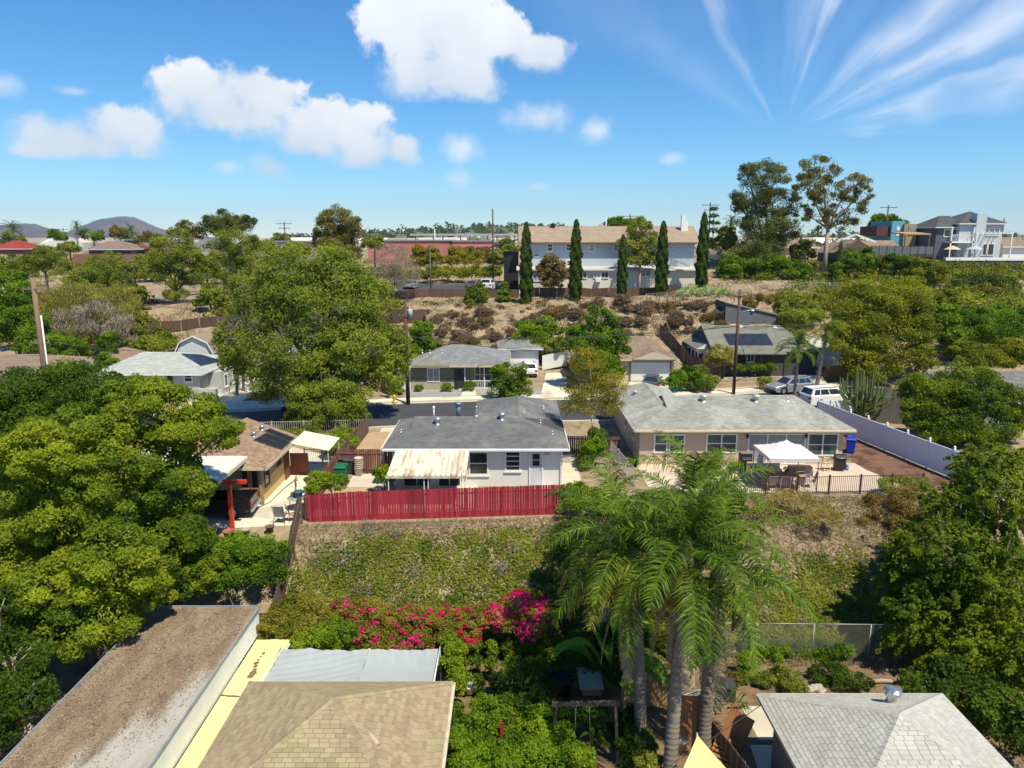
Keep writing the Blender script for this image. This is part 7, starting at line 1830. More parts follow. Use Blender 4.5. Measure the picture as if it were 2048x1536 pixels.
# ================================================================ vegetation
BARK = mat('grey_bark', (0.16, 0.125, 0.10), (0.10, 0.075, 0.06), .9, 2, .8, .5, 12, stretch=(2, 2, .5))
PBARK = mat('pale_eucalyptus_bark', (0.42, 0.33, 0.27), (0.27, 0.21, 0.17), .85, 1.2, .8, stretch=(1, 1, .4))
FICUS = leafmat('ficus_leaf', (0.032, 0.068, 0.010), (0.17, 0.205, 0.026), nscale=.3)
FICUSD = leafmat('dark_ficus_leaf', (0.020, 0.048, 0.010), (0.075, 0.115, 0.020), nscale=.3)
ELM = leafmat('elm_leaf', (0.024, 0.055, 0.010), (0.135, 0.17, 0.022), nscale=.35)
PEPPER = leafmat('pepper_leaf', (0.055, 0.09, 0.02), (0.16, 0.20, 0.04), (0.16, 0.165, 0.075), nscale=.25)
LIME = leafmat('lime_leaf', (0.05, 0.10, 0.012), (0.15, 0.205, 0.022), nscale=.4)
OLIVE = leafmat('olive_leaf', (0.075, 0.10, 0.035), (0.17, 0.19, 0.065), nscale=.4)
YELG = leafmat('yellow_green_leaf', (0.06, 0.085, 0.014), (0.17, 0.18, 0.022), nscale=.3)
GOLD = leafmat('golden_shrub_leaf', (0.13, 0.14, 0.014), (0.42, 0.31, 0.02), nscale=.12, gain=(1.1, 1.1, 1))
RUST = leafmat('rusty_leaf', (0.15, 0.105, 0.03), (0.28, 0.20, 0.06), nscale=.4, gain=(1.1, 1.1, 1.0))
PINE = leafmat('pine_needles', (0.03, 0.052, 0.012), (0.13, 0.155, 0.024), nscale=.25, trans=.15)
PINED = leafmat('dark_pine_needles', (0.022, 0.032, 0.014), (0.085, 0.098, 0.035), nscale=.25, trans=.15)
EUC = leafmat('eucalyptus_leaf', (0.042, 0.05, 0.022), (0.135, 0.13, 0.055), (0.16, 0.10, 0.05), nscale=.3)
CYP = leafmat('cypress_leaf', (0.012, 0.026, 0.007), (0.042, 0.066, 0.016), nscale=.8, trans=.1)
DRYSH = leafmat('dry_red_twig', (0.105, 0.065, 0.045), (0.23, 0.15, 0.105), nscale=.3, trans=.1, gain=(1.1, 1.1, 1.0))
TWIG = leafmat('bare_grey_twig', (0.19, 0.155, 0.125), (0.30, 0.25, 0.20), nscale=.3, trans=.05, gain=(1.1, 1.1, 1.0))
GREYG = leafmat('grey_green_leaf', (0.10, 0.115, 0.055), (0.20, 0.20, 0.10), (0.24, 0.19, 0.13), nscale=.2)
GARD = leafmat('garden_leaf', (0.022, 0.058, 0.010), (0.11, 0.185, 0.018), nscale=.6)
GARDD = leafmat('dark_garden_leaf', (0.014, 0.034, 0.009), (0.055, 0.095, 0.018), nscale=.6)  # a darker green than the other garden leaves
AGAV = leafmat('agave_leaf', (0.14, 0.21, 0.17), (0.25, 0.33, 0.27), nscale=.5, trans=.1)
def tree(label, L, n, size, lm, name='tree', cat='tree', base=None, tr=.2, bark=None, seed=1, group=None, aspect=.5, limbs=True, trunk=True, **kw):
 """L: clumps as (px, py, rx, ry, depth) seen in the photo; trunk and limbs reach up into them"""
 lobes = np.array([lob(*q) for q in L])
 if base is None:
  k = np.argmin(lobes[:, 2]); cx = (lobes[:, 0] * lobes[:, 3]).sum() / lobes[:, 3].sum(); cy = lobes[:, 1].mean(); base = (cx, cy, h1(cx, cy))
 elif len(base) == 2: base = (base[0], base[1], h1(*base))
 b = np.array(base, float)
 t = thing(name, label, cat, tuple(b), 0, group)
 rl = lobes.copy(); rl[:, :3] -= b
 link('crown', crown_mesh('crown', rl, n, size, lm, seed=seed, aspect=aspect, **kw), t)
 if trunk:
  rg = random.Random(seed); zlo = (rl[:, 2] - rl[:, 5]).min(); zmid = rl[:, 2].mean()
  fork = max(zlo + .2 * (zmid - zlo), zmid * .35)
  c = rl[:, :2].mean(0)
  m = MB(); m.tube([(0, 0, -.3), (c[0] * .1 + rg.uniform(-.1, .1), c[1] * .1, fork * .5), (c[0] * .35, c[1] * .35, fork)], [tr * 1.25, tr, tr * .85], 10)
  if limbs:
   for q in rl:
    e = Vector((q[0], q[1], q[2] + q[5] * .25)); s = Vector((c[0] * .35, c[1] * .35, fork * .97)); mid = s.lerp(e, .5) + Vector((rg.uniform(-.3, .3), rg.uniform(-.3, .3), .25)) * q[3] * .4
    m.tube([s, mid, e], [tr * .55, tr * .36, tr * .12], 7)
    for k in range(3):
     d = unit(np.array([rg.gauss(0, 1), rg.gauss(0, 1), rg.gauss(.3, .7)])) * q[3:6] * .85; s2 = mid.lerp(e, rg.uniform(.2, .9))
     m.tube([s2, s2.lerp(e + Vector(d), .55) + Vector((0, 0, .1)), e + Vector(d)], [tr * .22, tr * .14, tr * .04], 5)
  m.build('trunk', bark or BARK, t)
 return t
def shrub(label, L, n, size, lm, **kw):
 kw.setdefault('name', 'shrub'); kw.setdefault('cat', 'shrub'); kw.setdefault('tr', .05); kw.setdefault('low', -.3)
 return tree(label, L, n, size, lm, **kw)
# ---- left foreground trees
tree('ficus tree with bright rounded crown at left, the sunlit middle one', [(130, 905, 115, 80, 30), (60, 965, 70, 90, 31), (205, 965, 68, 85, 30), (150, 1030, 105, 60, 30), (50, 1050, 60, 60, 31)], 62000, .17, FICUS, base=(-19.5, 31), tr=.32, seed=1, sub=30, subr=.30, shell=.8, spread=.55)
tree('ficus tree hanging over the flat roof at lower left', [(110, 1185, 92, 75, 28), (235, 1130, 92, 75, 28.5), (60, 1270, 70, 60, 27.2), (185, 1245, 95, 55, 27.6), (290, 1175, 48, 55, 29), (20, 1120, 60, 70, 29)], 62000, .16, FICUS, base=(-17.6, 28.6), tr=.3, seed=2, sub=28, subr=.30, shell=.8, spread=.55)
tree('ficus tree spreading beside the carport, rightmost of the left trees', [(330, 835, 105, 72, 35), (405, 862, 70, 52, 35), (295, 930, 85, 75, 34), (350, 1000, 66, 80, 34), (320, 1085, 80, 65, 33), (255, 800, 60, 48, 36), (380, 1085, 40, 55, 33)], 80000, .17, FICUS, base=(-18.8, 34.3), tr=.35, seed=3, sub=26, subr=.30, shell=.8, spread=.55)
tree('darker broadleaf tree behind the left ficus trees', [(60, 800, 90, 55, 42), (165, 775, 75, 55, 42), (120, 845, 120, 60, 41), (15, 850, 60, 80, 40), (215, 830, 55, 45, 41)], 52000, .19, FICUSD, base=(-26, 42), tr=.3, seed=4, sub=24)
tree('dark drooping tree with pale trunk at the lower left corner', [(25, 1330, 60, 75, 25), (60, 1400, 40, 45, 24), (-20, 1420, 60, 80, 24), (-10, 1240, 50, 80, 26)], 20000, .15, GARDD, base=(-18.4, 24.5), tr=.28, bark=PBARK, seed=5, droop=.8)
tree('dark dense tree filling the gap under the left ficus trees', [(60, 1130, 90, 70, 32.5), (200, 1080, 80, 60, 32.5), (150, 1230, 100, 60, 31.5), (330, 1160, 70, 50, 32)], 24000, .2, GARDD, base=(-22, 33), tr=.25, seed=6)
shrub('dense green hedge between concrete yard and lattice fence', [(430, 1115, 48, 42, 34.6), (490, 1112, 50, 38, 34.6), (545, 1108, 30, 34, 34.8), (465, 1150, 58, 28, 33.6), (535, 1150, 34, 28, 33.9), (390, 1110, 40, 50, 34)], 26000, .13, GARD, name='hedge', cat='hedge', seed=7, sub=22)
shrub('yellowish shrub overhanging the hedge beside the ficus', [(400, 1160, 30, 38, 32.6), (425, 1130, 26, 26, 33)], 6500, .14, ELM, seed=8, base=(-13.6, 33))
# ---- right foreground trees
tree('large elm like tree with arching sprays at the right edge', [(1905, 1120, 105, 90, 31.5), (2000, 1000, 85, 80, 33), (1905, 1020, 62, 52, 33.5), (2000, 1190, 95, 110, 30), (1850, 1240, 80, 70, 30.5), (1960, 1310, 100, 80, 28.6), (2045, 1340, 70, 110, 27), (1815, 1130, 45, 55, 32), (1990, 925, 70, 40, 34.5)], 125000, .16, ELM, base=(20.5, 30.5), tr=.4, seed=11, sub=80, subr=.27, shell=.55, spread=.55, low=-.8, spray=1.5, fill=.3)
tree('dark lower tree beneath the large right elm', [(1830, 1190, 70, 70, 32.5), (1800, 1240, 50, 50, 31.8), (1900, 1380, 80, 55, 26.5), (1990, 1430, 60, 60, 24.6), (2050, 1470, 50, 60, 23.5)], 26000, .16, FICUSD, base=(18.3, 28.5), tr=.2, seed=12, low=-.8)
tree('leafy tree left of the right edge behind the vinyl fence', [(1860, 790, 58, 44, 55), (1940, 780, 66, 44, 55), (1965, 845, 80, 45, 54), (2030, 815, 36, 50, 54), (1895, 850, 60, 45, 54), (1840, 830, 36, 40, 54.5)], 52000, .21, ELM, base=(34.6, 55), tr=.3, seed=13, sub=26, subr=.34)
shrub('brown green shrub at the slope edge below the railing', [(1770, 1030, 50, 40, 40.5), (1740, 1070, 36, 36, 39.5), (1815, 1010, 40, 35, 40.5), (1830, 1060, 45, 40, 38.5)], 12000, .13, RUST, seed=14)
shrub('pale flowering shrub at the railing end', [(1800, 972, 36, 20, 42.3), (1835, 975, 26, 22, 42)], 4200, .11, OLIVE, seed=15)
# ---- around the middle houses
shrub('bright lime shrub behind the red fence corner', [(640, 962, 30, 18, 40.2), (672, 968, 26, 16, 40), (628, 975, 18, 14, 39.6)], 7000, .13, LIME, seed=16, base=(-10.4, 40.3))
shrub('round lime shrub left of the corrugated patio cover', [(766, 945, 18, 15, 43), (770, 958, 16, 14, 42.6)], 3200, .12, LIME, seed=17)
shrub('green bush beside the brown driveway fence', [(682, 880, 32, 17, 51), (665, 890, 20, 14, 50)], 5200, .15, LIME, seed=18)
shrub('grey green plants along the street railing', [(560, 872, 40, 12, 54), (620, 868, 40, 12, 55), (690, 862, 25, 10, 55.5)], 5000, .15, OLIVE, seed=19)
tree('slender yellow green tree between white and tan houses', [(1178, 722, 40, 32, 49), (1160, 775, 30, 32, 49), (1212, 770, 32, 34, 49.4), (1190, 800, 48, 34, 48.8), (1150, 810, 24, 24, 49), (1225, 815, 26, 22, 49)], 7800, .13, leafmat('airy_yellow_leaf', (0.08, 0.085, 0.02), (0.20, 0.165, 0.03), nscale=.5), base=(5.55, 49), tr=.09, bark=PBARK, seed=20, sub=18, fill=.5, subr=.45)
shrub('climbing green shrub at the slender tree foot', [(1188, 900, 26, 24, 48), (1195, 878, 18, 22, 48.3), (1170, 925, 14, 20, 47.5)], 6500, .14, GARD, seed=21)
shrub('bright green shrub by the red fence right end', [(1150, 985, 34, 18, 39.5), (1180, 1000, 40, 22, 39), (1140, 1010, 26, 20, 38.6)], 6500, .13, LIME, seed=22)
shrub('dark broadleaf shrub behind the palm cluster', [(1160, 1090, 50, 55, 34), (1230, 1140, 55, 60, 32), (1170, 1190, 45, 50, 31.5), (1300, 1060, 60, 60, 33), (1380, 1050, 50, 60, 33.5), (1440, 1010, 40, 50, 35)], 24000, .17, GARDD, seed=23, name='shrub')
shrub('grey green shrub by the tan house below the palm', [(1440, 930, 40, 26, 44.5), (1400, 945, 34, 22, 44)], 5200, .13, GARD, seed=24)
shrub('dry arching grass tuft below the railing', [(1590, 1015, 70, 24, 39.6), (1640, 1035, 40, 18, 38.6)], 3000, .3, leafmat('dry_grass_blade', (0.24, 0.2, 0.07), (0.40, 0.32, 0.12), gain=(1.1, 1.1, 1.0)), seed=25, aspect=.06, trunk=False, cat='grass', name='grass_tuft')
# ---- street trees
ST = tree('huge green street tree with grey twigs left of the transformer pole', [(615, 545, 105, 55, 65), (540, 610, 80, 70, 65), (700, 600, 72, 62, 64), (490, 690, 60, 62, 64), (600, 690, 100, 78, 62), (715, 700, 80, 70, 62), (560, 765, 62, 45, 61), (770, 735, 42, 56, 62.5), (660, 760, 70, 50, 61), (790, 690, 25, 40, 63), (620, 620, 110, 80, 63)], 100000, .25, PEPPER, base=(-16.2, 62.5), tr=.5, seed=31, sub=40, subr=.32, spread=.6, droop=.3, low=-.8, fill=.3)
tw = np.array([lob(*q) for q in [(600, 620, 110, 90, 62), (520, 690, 70, 70, 61), (700, 690, 90, 80, 61), (600, 740, 80, 50, 60)]]); tw[:, :3] -= np.array(ST.location)
link('bare_twigs', crown_mesh('bare_twigs', tw, 1100, .8, leafmat('grey_brown_twig', (0.085, 0.07, 0.055), (0.15, 0.125, 0.10), gain=(1, 1, 1), trans=.05), 331, aspect=.035, droop=.6, sub=14, shell=.85, fill=.1, low=-1), ST)
tree('lower spreading tree at the street edge under the huge tree', [(620, 800, 50, 36, 59), (680, 800, 50, 40, 58.8), (650, 840, 55, 20, 58.6), (700, 830, 32, 24, 58.6), (600, 830, 28, 22, 58.6)], 22000, .2, PEPPER, base=(-15.4, 58.3), tr=.22, seed=32, sub=20)
tree('small leafy tree before the olive bungalow porch', [(1020, 748, 34, 26, 69.6), (1000, 775, 24, 22, 69.4), (1040, 775, 22, 22, 69.4), (1020, 790, 26, 14, 69.3)], 9000, .2, GARD, base=(-1.4, 70.6), tr=.1, seed=33)
tree('tall green tree before the brown roofed house', [(1200, 640, 30, 24, 76), (1175, 680, 38, 34, 76), (1222, 690, 32, 40, 76), (1195, 725, 42, 34, 75.5), (1222, 745, 26, 22, 75)], 20000, .26, GARD, base=(9.6, 76), tr=.2, seed=34)
tree('round lime green tree behind the white gate', [(1060, 668, 34, 24, 89), (1098, 655, 24, 20, 89), (1040, 690, 28, 18, 88), (1085, 690, 34, 20, 88)], 15000, .28, LIME, tr=.15, seed=35)
tree('bright green tree right of the transformer pole', [(842, 660, 22, 18, 80), (850, 690, 28, 24, 80), (830, 715, 18, 22, 79)], 9500, .25, LIME, tr=.14, seed=36)
tree('yellow olive tree beside the white gate', [(1100, 700, 28, 16, 87), (1125, 690, 20, 18, 86)], 6000, .24, OLIVE, tr=.12, seed=37)
shrub('upright green shrub beside the white board gate', [(791, 768, 14, 15, 72.4), (793, 782, 14, 13, 72.2)], 4200, .17, LIME, seed=38)
for i, (px, py, s, lab) in enumerate(((838, 777, 9, 'small round shrub left under the olive bungalow window'), (893, 775, 12, 'small round shrub left of the bungalow door'), (939, 773, 13, 'small round shrub right of the bungalow door'))):
 shrub(lab, [(px, py, s, s * .7, 73.6)], 900, .16, LIME, seed=40 + i, group='round shrubs under the bungalow windows')
shrub('flowering shrub in front of the cream garage', [(1370, 752, 30, 18, 73.6), (1350, 765, 24, 16, 73.2), (1395, 768, 30, 15, 73.2)], 8500, .2, GARD, seed=44)
shrub('spreading olive shrub right of the flowering shrub', [(1415, 762, 26, 16, 74), (1400, 745, 20, 14, 75)], 5200, .2, OLIVE, seed=45)
tree('grey green olive tree left of the lamp pole', [(1440, 708, 26, 18, 79), (1428, 722, 18, 14, 79), (1455, 720, 16, 14, 79)], 6500, .18, GREYG, tr=.1, seed=46)
shrub('green hedge before the dark house porch', [(1510, 735, 22, 8, 79.6), (1540, 735, 16, 8, 79.8), (1480, 738, 14, 9, 79.4)], 3600, .18, GARD, seed=47, name='hedge', cat='hedge')
shrub('small pale shrub on the stony front garden', [(1528, 768, 16, 13, 74.4)], 1500, .17, OLIVE, seed=48)
HP = at(1597, 700, y=65); palm('feathery palm standing by the near kerb behind the tan roof', (HP.x - .05, 65, .1), HP, .16, .13, 22, 33, scale=.62, group='street palms')
HP = at(1652, 672, y=76); palm('palm with bare trunk beside the orange wood fence', (HP.x - .3, 76.5, .1), HP, .2, .17, 16, 35, scale=.6, group='street palms')
tree('tall yellow green pepper tree right of the dark house', [(1730, 618, 66, 48, 80), (1800, 608, 60, 50, 80), (1845, 655, 36, 52, 79), (1700, 680, 46, 44, 78), (1775, 680, 75, 55, 78), (1740, 735, 52, 30, 76), (1830, 720, 36, 30, 77)], 52000, .26, YELG, base=(38, 79), tr=.35, seed=51, sub=24, droop=.4, spread=.6)
def cactus_tree():
 p = at(1725, 830, z=0); t = thing('cactus_tree', 'tall many armed candelabra cactus behind the vinyl fence', 'cactus', (at(1728, 800, y=60).x, 60, 0)); rg = random.Random(5)
 cm = mat('cactus_green', (0.085, 0.115, 0.03), (0.15, 0.175, 0.055), .7, 2)
 m = MB(); m.tube([(0, 0, -.2), (.05, 0, 1.2)], [.3, .22], 8); m.build('trunk', BARK, t)
 for k in range(64):
  a = rg.uniform(0, 6.28); rr = rg.uniform(.3, 2.3); h0 = rg.uniform(.6, 2.0); h1_ = rg.uniform(2.6, 5.2) - rr * .35
  c, s = math.cos(a), math.sin(a); m = MB(); q = .075
  m.tube([(c * rr * .1, s * rr * .1, h0), (c * rr * .7, s * rr * .7, h0 + .5), (c * rr, s * rr, h0 + 1.1), (c * rr * 1.05, s * rr * 1.05, max(h0 + 1.5, h1_))], [q, q * 1.1, q * 1.1, q * .7], 6, smooth=False); m.build('arm', cm, t)
cactus_tree()
# ---- right bank bushes and hilltop trees
for i, (lab, L, n, sz, lm) in enumerate((
  ('dark green bamboo hedge at the right edge below the hill', [(1950, 640, 40, 28, 84), (2010, 640, 45, 28, 84), (1980, 670, 60, 22, 82), (2050, 660, 40, 30, 82)], 26000, .26, GARD),
  ('bright lime bushes above the long grey roof', [(1960, 710, 45, 20, 70), (2020, 705, 45, 22, 70), (1990, 722, 60, 14, 69), (1925, 700, 24, 18, 71)], 20000, .22, YELG),
  ('banana like plant clump left of the bamboo hedge', [(1895, 640, 16, 34, 79), (1905, 680, 20, 22, 77)], 4200, .45, LIME),
  ('round dark bush below the screened wall', [(1965, 575, 42, 30, 104), (1930, 570, 30, 24, 106), (2010, 580, 26, 24, 104)], 16000, .3, PINE),
  ('olive bush mass in front of the round dark bush', [(1975, 590, 30, 20, 102)], 5500, .28, RUST),
  ('feathery yellow green bush below the hilltop deck', [(1845, 545, 30, 26, 108), (1870, 550, 22, 20, 107)], 9500, .3, YELG),
  ('dark green bush cluster below the gabled hill house', [(1700, 525, 26, 24, 113), (1735, 520, 22, 22, 114), (1680, 540, 18, 16, 112)], 11000, .32, GARD),
  ('green bush left of the feathery yellow bush', [(1790, 525, 22, 18, 114), (1815, 530, 18, 16, 113)], 7000, .3, GARD),
  ('mixed green bush on the bank behind the cactus', [(1860, 600, 30, 20, 95), (1890, 600, 24, 18, 94)], 8000, .3, YELG),
  ('dense dark bush at the foot of the tall pine', [(1500, 530, 50, 30, 115), (1545, 540, 40, 26, 114), (1590, 545, 28, 22, 113), (1460, 540, 30, 28, 114)], 24000, .32, GARD),
  ('grey leaved bush right of the tall pine', [(1600, 505, 24, 24, 118)], 5000, .3, PINED),
  ('yellow lime bush left of the tall pine', [(1452, 470, 16, 16, 126), (1440, 490, 20, 16, 125), (1460, 490, 16, 16, 125)], 6500, .32, YELG),
  ('scrub bushes on the bank right of the annex', [(1590, 640, 28, 22, 94), (1620, 625, 26, 18, 95), (1575, 610, 20, 14, 97), (1640, 600, 26, 12, 99)], 12000, .26, PEPPER),
  ('brown scrub on the bank above the dark house', [(1530, 600, 24, 12, 99), (1500, 608, 18, 10, 98)], 4000, .25, RUST))):
 shrub(lab, L, n, sz, lm, seed=60 + i, name='bush', cat='bush')
tree('tall dense pine on the hill left of the eucalyptus', [(1535, 355, 34, 34, 119), (1508, 400, 38, 40, 119), (1545, 415, 32, 44, 119), (1520, 455, 44, 36, 118), (1478, 410, 14, 22, 119), (1555, 470, 34, 40, 117), (1515, 500, 46, 36, 116), (1495, 350, 18, 22, 119.5)], 34000, .34, PINED, base=(41.5, 118), tr=.4, seed=81, aspect=.3, sub=22)
tree('tall open eucalyptus with forked pale trunk on the hill', [(1640, 340, 44, 28, 116), (1612, 385, 26, 40, 116), (1655, 385, 34, 34, 116), (1705, 372, 24, 26, 116), (1698, 418, 34, 28, 116), (1728, 385, 14, 30, 116), (1605, 432, 16, 26, 116), (1690, 450, 26, 18, 116), (1640, 420, 24, 26, 116.5), (1648, 450, 16, 16, 116)], 11500, .42, EUC, base=(at(1648, 548, y=116).x, 116), tr=.34, bark=PBARK, seed=82, aspect=.3, sub=14, subr=.32, fill=.1, droop=.8)
tree('round tree behind the turquoise house', [(1770, 448, 28, 18, 152), (1800, 452, 20, 14, 152), (1750, 462, 14, 16, 152)], 7000, .5, GARD, seed=83, tr=.2)
tree('thin tiered araucaria right of the last cypress', [(1427, 418, 8, 4, 140), (1427, 432, 10, 4, 140), (1427, 446, 12, 4, 140), (1427, 462, 13, 5, 140), (1427, 480, 14, 5, 140)], 1500, .4, CYP, seed=84, tr=.12, aspect=.3)
def cypress(label, px, py, top, w, D, seed):
 g_ = at(px, py, y=D); zb = min(g_.z, h1(g_.x, D)); zt_ = at(px, top, y=D).z; hh = zt_ - zb; s = mpp(py, D)
 t = thing('cypress_tree', label, 'cypress', (g_.x, D, zb), 0, 'cypress row on the bank'); rg = np.random.default_rng(seed); n = 15000
 u = rg.uniform(0, 1, n) ** 1.05; prof = np.interp(u, [0, .06, .25, .6, .9, 1], [.65, .9, 1, .86, .52, .2]) * w * s * (1 + .10 * np.sin(u * 31 + seed) + .08 * np.sin(u * 67))
 a = rg.uniform(0, 2 * np.pi, n); rad = prof * (.72 + .28 * rg.random(n) ** .5) * (1 + .13 * np.sin(a * 5 + u * 24) + .08 * np.sin(a * 9 - u * 41))
 P = np.stack([np.cos(a) * rad, np.sin(a) * rad, .25 + u * (hh - .25)], 1); N = unit(np.stack([np.cos(a), np.sin(a), np.full(n, .35)], 1) + rg.normal(0, .5, (n, 3)))
 L = leaves(rg, P, N, .34, .32, droop=-2.0); link('crown', quadmesh('crown', L, rg.uniform(.01, 1, n), CYP), t)
 m = MB(); m.tube([(0, 0, -.4), (0, 0, hh * .9)], [w * s * .3, .05], 8); m.build('trunk', BARK, t)
cypress('narrow cypress at the apartment building left end, leftmost', 1052, 611, 445, 12.5, 103, 1)
cypress('narrow cypress second from the left in front of the apartments', 1150, 606, 440, 12.5, 103, 2)
cypress('short narrow cypress in the middle of the row', 1243, 598, 470, 9.5, 104, 3)
cypress('narrow cypress near the apartment right end', 1322, 582, 443, 12, 106, 4)
cypress('tallest cypress at the right end of the row', 1402, 572, 425, 11.5, 108, 5)
tree('airy olive tree between the third and fourth cypress', [(1282, 462, 26, 24, 111), (1262, 490, 24, 22, 111), (1300, 490, 24, 26, 111), (1275, 515, 32, 20, 111), (1305, 520, 18, 16, 111)], 8500, .32, OLIVE, base=(at(1277, 575, y=110.5).x, 110.5), tr=.22, bark=PBARK, seed=86, sub=14, fill=.3)
tree('rust coloured round tree before the apartment wall', [(1105, 525, 22, 16, 108), (1090, 545, 20, 18, 108), (1120, 548, 18, 18, 108), (1105, 565, 20, 14, 107.5)], 7500, .3, RUST, base=(at(1108, 585, y=107).x, 107), tr=.14, seed=87)
tree('green tree rising behind the apartment roof', [(1240, 450, 30, 13, 145), (1270, 448, 24, 12, 145), (1220, 456, 16, 10, 145)], 7500, .45, GARD, seed=88, tr=.2)
for i, (px, py, lab) in enumerate(((962, 588, 'small young pine left of the parked white car'), (1008, 590, 'small young pine left of the first cypress'), (942, 597, 'lowest young pine on the terrace edge'))):
 tree(lab, [(px, py - 18, 8, 8, 105), (px, py - 4, 13, 9, 104.6), (px, py + 8, 15, 8, 104.2)], 2600, .3, PINE, seed=90 + i, tr=.07, group='young pines on the terrace edge', limbs=False)
# ---- left and far trees
tree('bushy pine left of the huge street tree, taller one', [(350, 490, 40, 26, 112), (330, 515, 36, 26, 112), (375, 520, 34, 26, 112), (312, 545, 30, 18, 112), (385, 560, 26, 18, 112), (345, 560, 30, 22, 112), (350, 592, 26, 14, 111)], 22000, .32, PINE, base=(at(352, 612, y=112).x, 112), tr=.3, seed=101, aspect=.25, sub=18)
tree('bushy pine just left of the huge street tree crown', [(470, 485, 44, 26, 114), (450, 515, 36, 26, 114), (500, 515, 36, 30, 114), (470, 550, 46, 26, 113), (440, 580, 34, 18, 112), (500, 570, 30, 22, 112)], 24000, .32, PINE, tr=.3, seed=102, aspect=.25, sub=18)
tree('flat topped pine above the grey weeping tree', [(195, 545, 50, 20, 108), (165, 560, 34, 18, 108), (232, 560, 36, 18, 108), (200, 575, 50, 14, 107)], 15000, .3, PINE, tr=.22, seed=103, aspect=.25, sub=18)
tree('round pine below the red roofed house', [(90, 515, 38, 18, 125), (60, 530, 28, 16, 124), (115, 530, 28, 18, 124)], 11000, .36, PINE, tr=.2, seed=104, aspect=.25)
tree('dark brown green tree on the ridge above the pines', [(450, 440, 34, 18, 150), (420, 452, 22, 18, 150), (490, 450, 22, 20, 150), (455, 460, 40, 16, 149)], 12000, .42, PINED, tr=.3, seed=105, aspect=.3)
tree('thin open eucalyptus on the ridge left of the dark tree', [(375, 455, 22, 12, 152), (355, 465, 20, 10, 152), (395, 470, 18, 12, 152)], 3500, .42, EUC, tr=.2, seed=106, aspect=.3)
tree('large brown tinged eucalyptus above the huge street tree', [(680, 440, 34, 24, 140), (655, 460, 26, 24, 140), (700, 470, 24, 30, 140), (672, 495, 36, 28, 139), (640, 485, 14, 20, 140), (700, 505, 22, 24, 139)], 19000, .4, EUC, tr=.35, seed=107, aspect=.35, sub=20)
tree('leafless brown twiggy tree in the parking lot', [(785, 520, 44, 30, 106), (765, 550, 28, 24, 106), (812, 545, 30, 28, 106), (790, 565, 26, 18, 106)], 7000, .32, TWIG, base=(at(788, 600, y=106).x, 106), tr=.16, bark=PBARK, seed=108, aspect=.07, fill=.6)
tree('grey half bare weeping tree behind the tan pole', [(150, 600, 55, 34, 92), (215, 635, 52, 42, 91), (120, 650, 48, 44, 90), (240, 600, 36, 28, 92), (180, 680, 50, 30, 89), (90, 600, 30, 30, 92)], 26000, .34, GREYG, tr=.3, seed=109, aspect=.16, droop=1.2, sub=20, fill=.3)
tree('tangle of bare grey twigs hanging before the weeping tree', [(205, 640, 50, 34, 88), (150, 650, 40, 36, 88), (235, 665, 30, 28, 87)], 6000, .5, TWIG, tr=.1, seed=110, aspect=.05, droop=1.5, fill=.4)
tree('dark green trees at the left edge behind the tan pole', [(25, 600, 40, 40, 86), (45, 650, 44, 36, 84), (5, 660, 40, 40, 84), (60, 690, 30, 20, 82), (15, 555, 34, 20, 90)], 26000, .28, GARD, tr=.25, seed=111)
tree('dark bushy tree right of the tan pole', [(110, 690, 30, 26, 84), (150, 700, 30, 20, 84), (215, 690, 18, 30, 80), (212, 725, 22, 20, 78)], 13000, .24, GARD, tr=.16, seed=112)
shrub('green bushes behind the gambrel shed', [(300, 690, 50, 14, 90), (250, 690, 30, 14, 90), (390, 690, 14, 12, 88)], 9000, .25, PEPPER, seed=113, name='bush', cat='bush')
for i, (lab, px, py, r, D) in enumerate((('small pine by the left parking lot edge', 262, 588, 24, 106), ('rounded pine left of the parking lot', 268, 545, 26, 130), ('low round tree right of the taller bushy pine', 420, 600, 24, 104), ('tree between the two bushy pines', 412, 535, 22, 128), ('broad tree below the brick garden wall', 215, 532, 30, 150), ('olive tree below the ranch house', 300, 530, 26, 160), ('broad tree at the left edge below the red roof', 25, 540, 34, 130), ('round tree right of the bushy pines', 560, 520, 26, 135), ('tree behind the tan pole on the bank', 150, 590, 26, 112), ('shady tree below the left brown fence', 320, 680, 26, 93), ('tree under the weeping tree', 260, 660, 28, 95))):
 tree(lab, [(px, py - r * .3, r, r * .55, D), (px - r * .6, py + r * .1, r * .7, r * .5, D), (px + r * .6, py + r * .1, r * .7, r * .5, D)], 6500, .34, (PINE, OLIVE, PEPPER)[i % 3], seed=320 + i, tr=.2, group='trees on the left banks')
for i, (lab, px, py, rx, ry, D, lm) in enumerate((
  ('dark round tree on the far left ridge', 115, 472, 20, 11, 255, GARD), ('dark tree right of the small ridge palm', 182, 470, 24, 13, 255, GARD), ('grey brown tree on the ridge before the mountain', 238, 468, 18, 16, 250, EUC),
  ('bushy tree at the far left ridge end', 20, 478, 26, 12, 240, PINE), ('tree left of the pines on the ridge', 300, 480, 26, 14, 230, EUC), ('olive tree by the lilac building', 560, 478, 18, 10, 215, OLIVE),
  ('green shrub left of the lilac building', 530, 492, 22, 12, 190, OLIVE), ('low tree before the pink building', 745, 485, 22, 14, 170, OLIVE), ('brown tree in front of the lilac wall', 595, 498, 26, 12, 180, OLIVE), ('tree among the roofs below the left ridge', 135, 495, 20, 10, 215, OLIVE), ('green tree right of the pink building end', 1012, 490, 16, 12, 170, OLIVE))):
 tree(lab, [(px, py, rx, ry, D), (px + rx * .5, py + ry * .4, rx * .6, ry * .7, D)], 2600, .55, lm, seed=120 + i, tr=.25, group='trees on the far ridge')
